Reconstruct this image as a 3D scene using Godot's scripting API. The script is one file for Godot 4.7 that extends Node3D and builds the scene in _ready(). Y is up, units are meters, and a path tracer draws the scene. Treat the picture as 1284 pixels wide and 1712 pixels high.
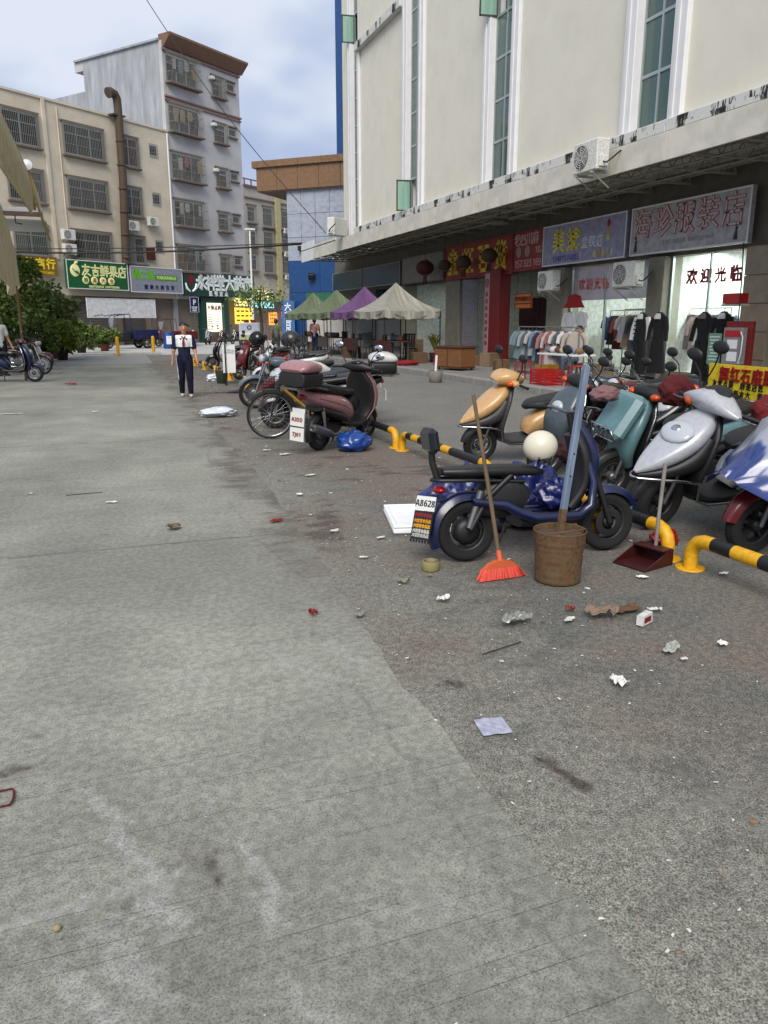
extends Node3D
# ---------------------------------------------------------------- geometry collector
class G:
	var v := PackedVector3Array()
	var n := PackedVector3Array()
	var uv := PackedVector2Array()
	var c := PackedColorArray()
	var ix := PackedInt32Array()
	var t := Transform3D.IDENTITY
	var col := Color.WHITE
	func vert(p: Vector3, nn: Vector3, u := Vector2.ZERO) -> int:
		v.append(t * p)
		n.append((t.basis * nn).normalized())
		uv.append(u)
		c.append(col)
		return v.size() - 1
	func tri(a: int, b: int, d: int):
		ix.append(a); ix.append(b); ix.append(d)
	func quad(a: Vector3, b: Vector3, d: Vector3, e: Vector3):
		var nn := (b - a).cross(e - a).normalized()
		if nn.length() < 0.5: nn = (d - b).cross(a - b).normalized()
		var k := vert(a, nn, Vector2(0, 1)); vert(b, nn, Vector2(1, 1)); vert(d, nn, Vector2(1, 0)); vert(e, nn, Vector2(0, 0))
		tri(k, k + 1, k + 2); tri(k, k + 2, k + 3)
	func face3(a: Vector3, b: Vector3, d: Vector3):
		var nn := (b - a).cross(d - a).normalized()
		var k := vert(a, nn); vert(b, nn, Vector2(1, 0)); vert(d, nn, Vector2(0, 1))
		tri(k, k + 1, k + 2)
	func box(ctr: Vector3, s: Vector3, b := Basis.IDENTITY):
		var h := s * 0.5
		var p := []
		for i in 8:
			p.append(ctr + b * Vector3(h.x if i & 1 else -h.x, h.y if i & 2 else -h.y, h.z if i & 4 else -h.z))
		quad(p[0], p[2], p[3], p[1]); quad(p[4], p[5], p[7], p[6])
		quad(p[0], p[4], p[6], p[2]); quad(p[1], p[3], p[7], p[5])
		quad(p[0], p[1], p[5], p[4]); quad(p[2], p[6], p[7], p[3])
	func span(a: Vector3, b: Vector3):
		box((a + b) * 0.5, (b - a).abs())
	func cbox(ctr: Vector3, s: Vector3, ch := 0.01, b := Basis.IDENTITY):   # chamfered
		var h := s * 0.5
		var r := minf(ch, minf(h.x, minf(h.y, h.z)) * 0.95)
		var q := {}
		for i in 8:
			var sg := Vector3(1 if i & 1 else -1, 1 if i & 2 else -1, 1 if i & 4 else -1)
			for ax in 3:
				var d := h - Vector3(r, r, r)
				d[ax] = h[ax]
				q[i * 3 + ax] = ctr + b * (sg * d)
		for ax in 3:
			var o1 := 1 << ((ax + 1) % 3)
			var o2 := 1 << ((ax + 2) % 3)
			for sd in 2:
				var k := (1 << ax) if sd else 0
				var f := [q[k * 3 + ax], q[(k | o1) * 3 + ax], q[(k | o1 | o2) * 3 + ax], q[(k | o2) * 3 + ax]]
				if sd: quad(f[0], f[1], f[2], f[3])
				else: quad(f[3], f[2], f[1], f[0])
			for e1 in 2:
				for e2 in 2:
					var k2 := (o1 if e1 else 0) | (o2 if e2 else 0)
					var k3 := k2 | (1 << ax)
					var a1 := (ax + 1) % 3
					var a2 := (ax + 2) % 3
					_outq(ctr, q[k2 * 3 + a1], q[k3 * 3 + a1], q[k3 * 3 + a2], q[k2 * 3 + a2])
		for i in 8:
			var nn2 = (q[i * 3 + 1] - q[i * 3]).cross(q[i * 3 + 2] - q[i * 3])
			if nn2.dot(q[i * 3] - ctr) > 0: face3(q[i * 3], q[i * 3 + 1], q[i * 3 + 2])
			else: face3(q[i * 3], q[i * 3 + 2], q[i * 3 + 1])
	func _outq(ctr: Vector3, a: Vector3, b: Vector3, d: Vector3, e: Vector3):
		if (b - a).cross(e - a).dot(a - ctr) > 0: quad(a, b, d, e)
		else: quad(e, d, b, a)
	func grid(rows: Array, closed := false, outward := true):   # rows: Array of PackedVector3Array
		var R := rows.size()
		var K: int = rows[0].size()
		var base := v.size()
		for r in R:
			for k in K:
				var pr: Vector3 = rows[maxi(r - 1, 0)][k]
				var nr: Vector3 = rows[mini(r + 1, R - 1)][k]
				var kp := (k - 1 + K) % K if closed else maxi(k - 1, 0)
				var kn := (k + 1) % K if closed else mini(k + 1, K - 1)
				var nn: Vector3 = (nr - pr).cross(rows[r][kn] - rows[r][kp])
				if nn.length() < 1e-9:
					var m: int = clampi(r, 1, R - 2) if R > 2 else r
					nn = (rows[mini(m + 1, R - 1)][k] - rows[maxi(m - 1, 0)][k]).cross(rows[m][kn] - rows[m][kp])
					if nn.length() < 1e-9: nn = Vector3.UP
				vert(rows[r][k], nn.normalized() * (1.0 if outward else -1.0), Vector2(float(k) / maxf(1, K - 1), float(r) / maxf(1, R - 1)))
		for r in R - 1:
			for k in (K if closed else K - 1):
				var k1 := (k + 1) % K
				var a := base + r * K + k
				var b := base + r * K + k1
				var d := base + (r + 1) * K + k1
				var e := base + (r + 1) * K + k
				tri(a, b, d); tri(a, d, e)
	func cap(ring: PackedVector3Array, nn: Vector3):
		var ctr := Vector3.ZERO
		for p in ring: ctr += p
		ctr /= ring.size()
		var k := vert(ctr, nn)
		for p in ring: vert(p, nn)
		for i in ring.size(): tri(k, k + 1 + i, k + 1 + (i + 1) % ring.size())
	func tube(path: Array, rad, sides := 8, caps := true):
		var rows := []
		var up := Vector3.UP
		for i in path.size():
			var d: Vector3 = (path[mini(i + 1, path.size() - 1)] - path[maxi(i - 1, 0)]).normalized()
			if i == 0:
				up = Vector3.UP if absf(d.y) < 0.9 else Vector3.RIGHT
			var s := d.cross(up).normalized()
			up = s.cross(d).normalized()
			var r: float = rad[i] if rad is Array else rad
			var ring := PackedVector3Array()
			for k in sides:
				var a := TAU * k / sides
				ring.append(path[i] + (s * cos(a) + up * sin(a)) * r)
			rows.append(ring)
		grid(rows, true, false)
		if caps:
			cap(rows[0], (path[0] - path[1]).normalized())
			cap(rows[-1], (path[-1] - path[-2]).normalized())
	func lathe(prof: Array, sides := 16, ax := Basis.IDENTITY, at := Vector3.ZERO, a0 := 0.0, a1 := TAU):   # prof of Vector2(radius, height along y)
		var rows := []
		var full := absf(a1 - a0) > TAU - 0.01
		for p in prof:
			var ring := PackedVector3Array()
			for k in (sides if full else sides + 1):
				var a := a0 + (a1 - a0) * k / sides
				ring.append(at + ax * Vector3(cos(a) * p.x, p.y, sin(a) * p.x))
			rows.append(ring)
		grid(rows, full, false)
	func ell(ctr: Vector3, r: Vector3, nu := 14, nv := 9, b := Basis.IDENTITY, v0 := -PI / 2, v1 := PI / 2):
		var rows := []
		for i in nv + 1:
			var a := v0 + (v1 - v0) * i / nv
			var ring := PackedVector3Array()
			for k in nu:
				var w := TAU * k / nu
				ring.append(ctr + b * Vector3(r.x * cos(a) * cos(w), r.y * sin(a), r.z * cos(a) * sin(w)))
			rows.append(ring)
		grid(rows, true, false)
	func sweep(secs: Array, e := 2.5, sides := 16):   # sections [x, y, half width z, half height] along a path in the xy plane
		var rows := []
		for i in secs.size():
			var s: Array = secs[i]
			var a: Array = secs[maxi(i - 1, 0)]
			var b: Array = secs[mini(i + 1, secs.size() - 1)]
			var d := Vector3(b[0] - a[0], b[1] - a[1], 0).normalized()
			var up := Vector3(-d.y, d.x, 0)
			var ring := PackedVector3Array()
			for k in sides:
				var w := TAU * k / sides
				var cw := cos(w)
				var sw := sin(w)
				ring.append(Vector3(s[0], s[1], s[4] if s.size() > 4 else 0.0) + Vector3(0, 0, 1) * signf(cw) * pow(absf(cw), 2.0 / e) * s[2] + up * signf(sw) * pow(absf(sw), 2.0 / e) * s[3])
			rows.append(ring)
		grid(rows, true)
		cap(rows[0], Vector3(secs[0][0] - secs[1][0], secs[0][1] - secs[1][1], 0).normalized())
		cap(rows[-1], Vector3(secs[-1][0] - secs[-2][0], secs[-1][1] - secs[-2][1], 0).normalized())
	func prism(poly: PackedVector2Array, z0: float, z1: float):
		var tr := Geometry2D.triangulate_polygon(poly)
		for sd in 2:
			var z := z1 if sd else z0
			var k := v.size()
			for p in poly: vert(Vector3(p.x, p.y, z), Vector3(0, 0, 1 if sd else -1), p)
			for i in range(0, tr.size(), 3): tri(k + tr[i], k + tr[i + 1], k + tr[i + 2])
		for i in poly.size():
			var a := poly[i]
			var b := poly[(i + 1) % poly.size()]
			quad(Vector3(a.x, a.y, z0), Vector3(b.x, b.y, z0), Vector3(b.x, b.y, z1), Vector3(a.x, a.y, z1))
	func mesh() -> ArrayMesh:
		for i in range(0, ix.size(), 3):   # front faces run clockwise
			var a := v[ix[i]]
			var m := n[ix[i]] + n[ix[i + 1]] + n[ix[i + 2]]
			if (v[ix[i + 1]] - a).cross(v[ix[i + 2]] - a).dot(m) > 0:
				var s := ix[i + 1]
				ix[i + 1] = ix[i + 2]
				ix[i + 2] = s
		var ar := []
		ar.resize(Mesh.ARRAY_MAX)
		ar[Mesh.ARRAY_VERTEX] = v; ar[Mesh.ARRAY_NORMAL] = n; ar[Mesh.ARRAY_TEX_UV] = uv; ar[Mesh.ARRAY_COLOR] = c; ar[Mesh.ARRAY_INDEX] = ix
		var me := ArrayMesh.new()
		me.add_surface_from_arrays(Mesh.PRIMITIVE_TRIANGLES, ar)
		return me

# ---------------------------------------------------------------- naming and tagging
var used := {}
var rng := RandomNumberGenerator.new()
func numbered(s: String) -> String:
	used[s] = used.get(s, -1) + 1
	return s if used[s] == 0 else "%s_%03d" % [s, used[s]]
func tag(o: Node, label: String, category: String, group := ""):
	o.set_meta("label", label); o.set_meta("category", category)
	if group: o.set_meta("group", group)
	return o
func thing(called: String, label: String, category: String, at := Vector3.ZERO, turn := 0.0, group := "") -> Node3D:
	var o := Node3D.new()
	o.name = numbered(called); add_child(o, true)
	o.position = at; o.rotation.y = turn
	tag(o, label, category, group)
	return o
func part(p: Node, called: String, g, m: Material) -> MeshInstance3D:
	var o := MeshInstance3D.new()
	o.name = called
	o.mesh = g.mesh() if g is G else g
	o.material_override = m
	p.add_child(o, true)
	return o
func one(called: String, label: String, category: String, g, m: Material, at := Vector3.ZERO, turn := 0.0, group := "") -> MeshInstance3D:
	var o := part(self, numbered(called), g, m)
	o.position = at; o.rotation.y = turn
	tag(o, label, category, group)
	return o
func struct_(called: String, g, m: Material) -> MeshInstance3D:
	var o := part(self, numbered(called), g, m)
	o.set_meta("kind", "structure")
	return o
func bx(p: Node, called: String, a: Vector3, b: Vector3, m: Material, ch := 0.0) -> MeshInstance3D:
	var g := G.new()
	if ch > 0: g.cbox((a + b) * 0.5, (b - a).abs(), ch)
	else: g.span(a, b)
	return part(p, called, g, m)
func tb(p: Node, called: String, path: Array, r, m: Material, sides := 8) -> MeshInstance3D:
	var g := G.new()
	g.tube(path, r, sides)
	return part(p, called, g, m)
static func V(x: float, y: float, z: float) -> Vector3:
	return Vector3(x, y, z)

# ---------------------------------------------------------------- materials
var M := {}
var T := {}
func noise_tex(key: String, sd: int, freq: float, octv: int, lo: float, hi: float, size := 512, kind := FastNoiseLite.TYPE_SIMPLEX_SMOOTH, stretch := Vector2.ONE) -> ImageTexture:
	if T.has(key): return T[key]
	var nz := FastNoiseLite.new()
	nz.seed = sd; nz.frequency = freq; nz.noise_type = kind; nz.fractal_octaves = octv; nz.fractal_gain = 0.6
	var im: Image = nz.get_seamless_image(int(size / stretch.x), int(size / stretch.y), false, false, 0.2)
	im.convert(Image.FORMAT_L8)
	if stretch != Vector2.ONE: im.resize(size, size, Image.INTERPOLATE_CUBIC)
	var d := im.get_data()
	for i in d.size(): d[i] = int(clampf(lo + (hi - lo) * d[i] / 255.0, 0, 1) * 255)
	im = Image.create_from_data(size, size, false, Image.FORMAT_L8, d)
	T[key] = ImageTexture.create_from_image(im)
	return T[key]
func mat(key: String, col: Color, rough := 0.6, metal := 0.0) -> StandardMaterial3D:
	if M.has(key): return M[key]
	var m := StandardMaterial3D.new()
	m.resource_name = key
	m.albedo_color = col; m.roughness = rough; m.metallic = metal
	M[key] = m
	return m
func worn(key: String, col: Color, rough := 0.7, tex := "blotch", scale := 0.5, metal := 0.0, bump := 0.0, obj := false) -> StandardMaterial3D:
	if M.has(key): return M[key]
	var m := mat(key, col, rough, metal)
	m.albedo_texture = T[tex]
	m.uv1_triplanar = true
	m.uv1_world_triplanar = not obj
	m.uv1_scale = Vector3.ONE * scale
	if bump > 0:
		m.heightmap_enabled = true; m.heightmap_texture = T[tex]; m.heightmap_scale = bump
	return m
func paint(key: String, col: Color, rough := 0.25) -> StandardMaterial3D:   # dusty lacquer
	if M.has(key): return M[key]
	var m := mat(key, col, rough + 0.12)
	m.albedo_texture = T["film"]; m.uv1_triplanar = true; m.uv1_scale = Vector3.ONE * 1.2
	m.clearcoat_enabled = true; m.clearcoat = 0.45; m.clearcoat_roughness = rough * 0.7
	return m
func glow(key: String, col: Color, e := 1.0) -> StandardMaterial3D:
	if M.has(key): return M[key]
	var m := mat(key, col, 0.5)
	m.emission_enabled = true; m.emission = col; m.emission_energy_multiplier = e
	return m
func glass(key: String, col: Color, a: float, rough := 0.04) -> StandardMaterial3D:
	if M.has(key): return M[key]
	var m := mat(key, Color(col.r, col.g, col.b, a), rough)
	m.transparency = BaseMaterial3D.TRANSPARENCY_ALPHA
	return m
func blend_tex(key: String, f: Callable, w: int, h: int) -> ImageTexture:
	var d := PackedByteArray()
	d.resize(w * h * 3)
	var k := 0
	for y in h:
		for x in w:
			var q: Color = f.call(x, y)
			d[k] = int(clampf(q.r, 0, 1) * 255); d[k + 1] = int(clampf(q.g, 0, 1) * 255); d[k + 2] = int(clampf(q.b, 0, 1) * 255)
			k += 3
	T[key] = ImageTexture.create_from_image(Image.create_from_data(w, h, false, Image.FORMAT_RGB8, d))
	return T[key]
func nz(sd: int, freq: float, octv := 3) -> FastNoiseLite:
	var q := FastNoiseLite.new()
	q.seed = sd; q.frequency = freq; q.fractal_octaves = octv; q.noise_type = FastNoiseLite.TYPE_SIMPLEX_SMOOTH
	return q
func textures():
	noise_tex("blotch", 3, 0.006, 5, 0.88, 1.05)
	noise_tex("dust", 5, 0.022, 5, 0.80, 1.08)
	noise_tex("film", 15, 0.03, 5, 0.88, 1.05)
	noise_tex("faint", 6, 0.008, 4, 0.965, 1.02)
	noise_tex("fine", 7, 0.12, 3, 0.7, 1.1)
	noise_tex("streak", 9, 0.03, 4, 0.72, 1.06, 512, FastNoiseLite.TYPE_SIMPLEX_SMOOTH, Vector2(1, 8))
	noise_tex("weave", 11, 0.3, 2, 0.75, 1.1, 256)
	var a := nz(21, 0.02, 4)
	var b := nz(22, 0.09, 3)
	blend_tex("rust", func(x: int, y: int):
		var f := clampf(0.5 + a.get_noise_2d(x, y) * 0.8 + b.get_noise_2d(x, y) * 0.2, 0, 1)
		return Color(0.36, 0.30, 0.20).lerp(Color(0.36, 0.24, 0.14), f).lerp(Color(0.24, 0.17, 0.11), clampf(b.get_noise_2d(x * 0.5 + 900, y * 0.5) * 1.3 + a.get_noise_2d(x + 300, y) * 0.6, 0, 0.8)), 256, 256)
	var c := nz(31, 0.015, 4)
	var e := nz(32, 0.11, 3)
	blend_tex("mould", func(x: int, y: int):   # black mould on a painted ledge
		var s := c.get_noise_2d(x * 0.8, 0.0) * 1.3 + c.get_noise_2d(x * 1.6 + 300, y * 0.5) * 0.9 + e.get_noise_2d(x * 1.6, y * 0.2) * 0.8
		return Color(0.78, 0.78, 0.76).lerp(Color(0.11, 0.11, 0.10), smoothstep(0.06, 0.62, s)), 512, 128)
	var w1 := nz(41, 0.01, 4)
	blend_tex("wood", func(x: int, y: int):
		var s := 0.5 + 0.5 * sin(y * 0.35 + w1.get_noise_2d(x * 0.8, y * 4.0) * 9.0)
		return Color(0.46, 0.30, 0.16).lerp(Color(0.36, 0.22, 0.11), s * 0.7 + 0.3 * w1.get_noise_2d(x * 3.0, y * 20.0)), 256, 256)
	noise_tex("grain", 13, 0.06, 4, 0.72, 1.08, 512, FastNoiseLite.TYPE_SIMPLEX_SMOOTH, Vector2(1, 6))
	# fine concrete (one tile is 1.3 m): grains, pits, broom grain across the lane; and coarse worn asphalt
	var N := 1024
	var A := seam(51, 0.33, 2, FastNoiseLite.TYPE_SIMPLEX)
	var B := seam(52, 0.10, 3, FastNoiseLite.TYPE_SIMPLEX)
	var C := seam(53, 0.022, 4, FastNoiseLite.TYPE_SIMPLEX)
	var D := seam(54, 0.11, 1, FastNoiseLite.TYPE_CELLULAR)
	var r2 := RandomNumberGenerator.new()
	r2.seed = 5
	var con := PackedByteArray()
	var agg := PackedByteArray()
	con.resize(N * N); agg.resize(N * N)
	for i in N * N:
		var fa := (A[i] - 128) / 128.0
		var fb := (B[i] - 128) / 128.0
		var fc := (C[i] - 128) / 128.0
		var u := r2.randf()
		var s := 0.82 + fa * 0.14 + fb * 0.10 + fc * 0.09 + (u - 0.5) * 0.20
		if fb < -0.55 and fa < 0.0: s -= 0.16
		con[i] = int(clampf(s, 0.05, 1) * 255)
		var g2 := 0.64 + fa * 0.24 + fb * 0.17 + fc * 0.10 + (u - 0.5) * 0.26
		if D[i] > 150: g2 += 0.10
		if fb < -0.5 and fa < 0.2: g2 -= 0.16
		agg[i] = int(clampf(g2, 0.04, 1) * 255)
	T["concrete"] = ImageTexture.create_from_image(Image.create_from_data(N, N, false, Image.FORMAT_L8, con))
	T["aggregate"] = ImageTexture.create_from_image(Image.create_from_data(N, N, false, Image.FORMAT_L8, agg))
func seam(sd: int, freq: float, octv: int, kind: int) -> PackedByteArray:
	var q := FastNoiseLite.new()
	q.seed = sd; q.frequency = freq; q.fractal_octaves = octv; q.noise_type = kind
	var im: Image = q.get_seamless_image(1024, 1024, false, false, 0.1)
	im.convert(Image.FORMAT_L8)
	return im.get_data()

# ---------------------------------------------------------------- lettering: strokes on a 10 x 10 field, y downwards
var GL := {
	"友": [[1,2,9,2],[4.5,0,4,4,.5,9.5],[3.5,4.5,8,4.5,6,7,2.5,10],[4,5.5,6,8,9.5,10]],
	"吉": [[.5,2.5,9.5,2.5],[5,0,5,5],[2,5,8,5],[2.5,6.5,2.5,10],[2.5,6.5,7.5,6.5,7.5,10],[2.5,9.7,7.5,9.7]],
	"鲜": [[2,0,.5,2.5],[1.5,1,3.5,1,2.8,2.5],[.7,2.8,4.2,2.8,4.2,7,.7,7,.7,2.8],[.7,4.9,4.2,4.9],[2.4,2.8,2.4,7],[0,9.3,4.7,8.8],[5.8,.5,6.5,2],[8.7,.3,8,2],[5.3,2.5,9.7,2.5],[5.6,4.8,9.4,4.8],[5,7,10,7],[7.5,2.5,7.5,10]],
	"果": [[2,.5,8,.5,8,5,2,5,2,.5],[2,2.7,8,2.7],[5,.5,5,10],[.3,6.3,9.7,6.3],[5,6.5,1,9.5],[5,6.5,9,9.5]],
	"店": [[5,0,5.5,1.3],[1.5,1.6,9.5,1.6],[1.5,1.6,1.5,6,.3,10],[5.5,2.8,5.5,6],[5.5,4.2,9,4.2],[3,6,8.5,6,8.5,10,3,10,3,6]],
	"永": [[4.5,0,5.8,1.2],[3,2,5.2,2,5.2,9.6,4,8.8],[.8,4,3.8,4,2.8,6.5,.5,8.8],[8.8,2.2,6,4.6],[5.2,3.5,7,7,9.8,9.3]],
	"祥": [[2,0,2.8,1.2],[.3,2.3,4,2.3,.3,6.3],[2.3,4.5,2.3,10],[2.8,5,3.8,6.2],[5.8,.3,6.5,1.8],[9,.2,8.2,1.8],[5,2.3,9.7,2.3],[5.3,4.5,9.4,4.5],[4.6,6.9,10,6.9],[7.4,2.3,7.4,10]],
	"堂": [[5,0,5,1.8],[2.2,.4,3,1.6],[7.8,.4,7,1.6],[.6,3.8,.9,2.2,9.4,2.2,8.9,3.6],[3,3.4,7,3.4,7,5.2,3,5.2,3,3.4],[1.8,7,8.2,7],[5,5.2,5,9.6],[.4,9.7,9.6,9.7]],
	"大": [[.5,3.2,9.5,3.2],[5,0,4.8,4,.5,9.8],[5,4,9.6,9.8]],
	"药": [[.3,1.6,9.7,1.6],[3,0,3,2.8],[7,0,7,2.8],[2.6,3.3,.6,5.2,3.6,5.4],[3.9,4,.7,7.4,4,7],[.4,9.4,4.2,8.6],[6,3.2,4.9,6],[5.7,4.5,9.4,4.5,9,9.6,7.6,8.9],[6.2,6,7.2,7.4]],
	"房": [[5,0,5.5,1],[1.8,1.4,9,1.4,9,3.4,1.8,3.4],[1.8,1.4,1.8,5,.4,10],[5.5,3.8,6,4.8],[2.6,5.3,9.7,5.3],[5.3,5.3,4.8,8,2.4,10],[5.2,7,8.6,7,8.2,9.8,6.8,9.4]],
	"医": [[9,.6,1.2,.6,1.2,9.6,9.4,9.6],[3.8,1.5,2.6,3.5],[3.2,2.7,7.6,2.7],[2.4,4.9,8.4,4.9],[5.4,2.7,5.2,5.2,2.6,8.4],[5.6,5.4,8.2,8.2]],
	"保": [[2.8,0,.3,4.5],[1.8,2.6,1.8,10],[4.2,.6,9,.6,9,3.4,4.2,3.4,4.2,.6],[3.2,5.2,10,5.2],[6.6,3.4,6.6,10],[6.4,5.4,3.4,9],[6.8,5.4,9.8,9]],
	"定": [[5,0,5,1.2],[.8,3.4,.8,1.6,9.2,1.6,9.2,3.2],[2.2,4.2,7.8,4.2],[5,4.2,5,9],[5,6.4,8,6.4],[2.6,5.6,2.4,7.6,.6,10],[2,7.8,4.5,9.4,9.6,9.6]],
	"点": [[5,0,5,4],[5,1.8,8.8,1.8],[2,4,8,4,8,7,2,7,2,4],[1.4,8,.6,9.8],[3.6,8,4,9.6],[6,8,6.6,9.6],[8.2,8,9.4,9.8]],
	"具": [[2.4,7,2.4,.3,7.6,.3,7.6,7],[2.4,2.4,7.6,2.4],[2.4,4.6,7.6,4.6],[.4,7.1,9.6,7.1],[3.4,7.4,1,9.8],[6.6,7.4,9,9.8]],
	"商": [[5,0,5,1.4],[.5,1.6,9.5,1.6],[3.2,2,3.8,3.3],[6.8,2,6.2,3.3],[1.2,10,1.2,3.5,8.8,3.5,8.8,10],[4.2,4.2,2.6,6],[5.8,4.2,7.4,6],[3.3,6.6,6.7,6.6,6.7,9,3.3,9,3.3,6.6]],
	"行": [[2.8,0,.4,2.4],[3.2,2.8,.3,6],[2,4.4,2,10],[4.6,1.2,9.4,1.2],[4.2,4,10,4],[7.6,4,7.6,9.8,6.2,9]],
	"美": [[3,0,3.8,1.3],[7,0,6.2,1.3],[1,1.7,9,1.7],[1.6,3.4,8.4,3.4],[.6,5.1,9.4,5.1],[5,1.7,5,5.1],[.4,7,9.6,7],[5,5.6,4.6,7.4,.6,10],[5.2,7.2,9.4,10]],
	"妮": [[2,0,1,5,3.6,9],[0,2.6,4,2.6,2.8,6.6,.2,10],[5,.8,9.4,.8,9.4,3,5,3],[5,.8,5,5,4,10],[9,4,6.4,5.6],[6.2,3.8,6.2,9.4,9.8,9.4,9.8,8]],
	"童": [[5,0,5,1],[1.4,1.2,8.6,1.2],[3.2,1.6,3.7,2.6],[6.8,1.6,6.3,2.6],[.4,3,9.6,3],[2.2,4,7.8,4,7.8,7,2.2,7,2.2,4],[2.2,5.5,7.8,5.5],[5,4,5,9.6],[1.6,8.3,8.4,8.3],[.4,9.8,9.6,9.8]],
	"装": [[1,.6,1.8,1.8],[2.8,0,2.8,4],[.6,3.8,2.8,2.8],[4.2,1.4,9.6,1.4],[6.8,0,6.8,3.6],[4.6,3.6,9,3.6],[5,4.4,5,5.4],[.4,5.6,9.6,5.6],[4.8,5.8,.6,8.6],[3,7,3,9.8,5,9],[8.8,6,6.8,7.4],[5,6,9.6,9.9]],
	"海": [[1,.4,2,1.4],[.3,3.4,1.4,4.4],[.5,9.6,2.2,6],[4.6,0,3,2.6],[4.2,1.2,9.6,1.2],[4,3,3.4,8,9,8],[4,3,9,3,8.6,9.8,7,9.4],[2.6,5.5,10,5.5],[5.8,3.6,6.4,4.6],[5.6,6.2,6.2,7.2]],
	"珍": [[.4,1,3.8,1],[.6,4.4,3.6,4.4],[.2,8.6,4,7.8],[2.1,1,2.1,8],[6.8,0,4,4.4],[7,.6,10,4.4],[7.6,3.4,5,5.6],[8,5.2,5,7.6],[9,7,4.6,10]],
	"服": [[.9,.5,.9,6,.2,10],[.9,.5,3.8,.5,3.8,9.6,2.8,9.2],[.9,3.2,3.8,3.2],[.9,5.8,3.8,5.8],[5.4,.5,5.4,10],[5.4,.5,9.2,.5,9.2,3,8,3.2],[5.4,4.6,9,4.6,8,7.2,5.8,10],[6.2,5.4,7.6,8,9.8,10]],
	"欢": [[.4,1.4,4,1.4,3,5.4,.2,9.4],[.6,3.4,4.2,8.8],[6,0,4.8,4],[5.6,2,9.6,2,8.8,3.8],[7.2,2.6,6.8,6,4.4,10],[7,6,9.8,10]],
	"迎": [[.8,.6,1.8,1.8],[.2,3.6,1.8,3.6,1.8,8,.2,9.4],[.6,8.4,3,9.4,9.8,9.6],[5.4,.6,3.6,1.6,3.6,7,5.8,6],[6.6,1.2,9.2,1.2,9.2,6,8.2,5.6],[6.6,1.2,6.6,8.2]],
	"光": [[5,0,5,4],[2,1,3,3],[8,1,7,3],[.4,4.2,9.6,4.2],[3.6,4.4,3.2,7.4,.6,10],[6.2,4.4,6.2,9.4,9.6,9.4,9.6,7.8]],
	"临": [[.8,1,.8,8],[2.6,0,2.6,10],[5.6,0,4,3.4],[5,2,9.6,2],[6,3,7,4],[4.2,5.4,9.6,5.4,9.6,9.6,4.2,9.6,4.2,5.4],[6.9,5.4,6.9,9.6]],
	"百": [[.5,1,9.5,1],[5,1,4.2,3],[2,3.2,8,3.2,8,10,2,10,2,3.2],[2,6.5,8,6.5]],
	"货": [[3,0,.4,3],[1.8,1.8,1.8,4.4],[8.4,.6,5,2.4],[5.6,0,5.6,3.6,9.2,3.6,9.2,2.8],[2.2,8.4,2.2,5,7.8,5,7.8,8.4],[5,6,4.6,8,1,10],[5.4,8.2,8.8,10]],
	"旺": [[.6,1,3.6,1,3.6,9,.6,9,.6,1],[.6,5,3.6,5],[4.8,1.2,9.8,1.2],[5.2,5.2,9.4,5.2],[4.6,9.6,10,9.6],[7.2,1.2,7.2,9.6]],
	"老": [[1.4,1.6,7,1.6],[4.2,0,4.2,3.6],[.4,3.6,9.6,3.6],[8.4,.6,.6,7.6],[7.8,4.8,4,6.6],[3.6,5,3.6,9.4,9,9.4,9,8]],
	"四": [[1,1.5,9,1.5,9,9.5,1,9.5,1,1.5],[3.8,1.5,3.6,4.5,2.2,6.5],[6.2,1.5,6.2,5.5,8,5.5]],
	"川": [[1.8,.5,1.8,5,.6,10],[5,1,5,9],[8.6,.4,8.6,10]],
	"麻": [[5,0,5.4,1],[1.2,1.4,9.6,1.4],[1.2,1.4,1.2,6,.2,10],[2,4,5.4,4],[3.7,2.4,3.7,10],[3.6,4.4,1.8,7.4],[5.8,4,9.8,4],[7.7,2.4,7.7,10],[7.6,4.4,5.8,7.4],[7.8,4.4,9.8,7.4]],
	"红": [[2.6,0,.6,3,3.4,3.2],[4,2,.8,6.4,4,6],[.3,9.4,4.2,8.4],[5.2,1.4,9.6,1.4],[7.4,1.4,7.4,9],[4.8,9.2,10,9.2]],
	"石": [[.6,1.2,9.4,1.2],[5,1.2,3,4.6,.4,7],[3,5,8.4,5,8.4,9.8,3,9.8,3,5]],
	"磨": [[5,0,5,1],[1,1.2,9.6,1.2],[1,1.2,1,6,.2,10],[2,3,5,3],[3.5,2,3.5,5.5],[6,3,9.6,3],[7.8,2,7.8,5.5],[2,6.2,9.4,6.2],[5.4,6.2,3,9],[4.6,7.6,8.6,7.6,8.6,10,4.6,10,4.6,7.6]],
	"肠": [[1,.6,1,6,.2,10],[1,.6,3.8,.6,3.8,9.6,2.8,9.2],[1,3.4,3.8,3.4],[1,6,3.8,6],[5.2,1,9,1,5.6,4.4,9.6,4.4,9,9.6,7.4,9],[7.4,4.6,4.8,9]],
	"辉": [[2.4,0,2.4,4],[.6,1,1.2,2.8],[4.2,1,3.6,2.8],[.2,4,4.8,4],[1.6,4,.4,9.6],[3.2,4,3.2,9,4.8,8.6],[5.2,2.6,5.2,1,9.8,1,9.8,2.6],[5.8,3.6,9.4,3.6],[7.4,1.8,6,6,9.4,6],[5,8,10,8],[7.7,4.6,7.7,10]],
	"里": [[2,.5,8,.5,8,5,2,5,2,.5],[2,2.8,8,2.8],[5,.5,5,9.6],[1.4,7.2,8.6,7.2],[.4,9.7,9.6,9.7]],
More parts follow.
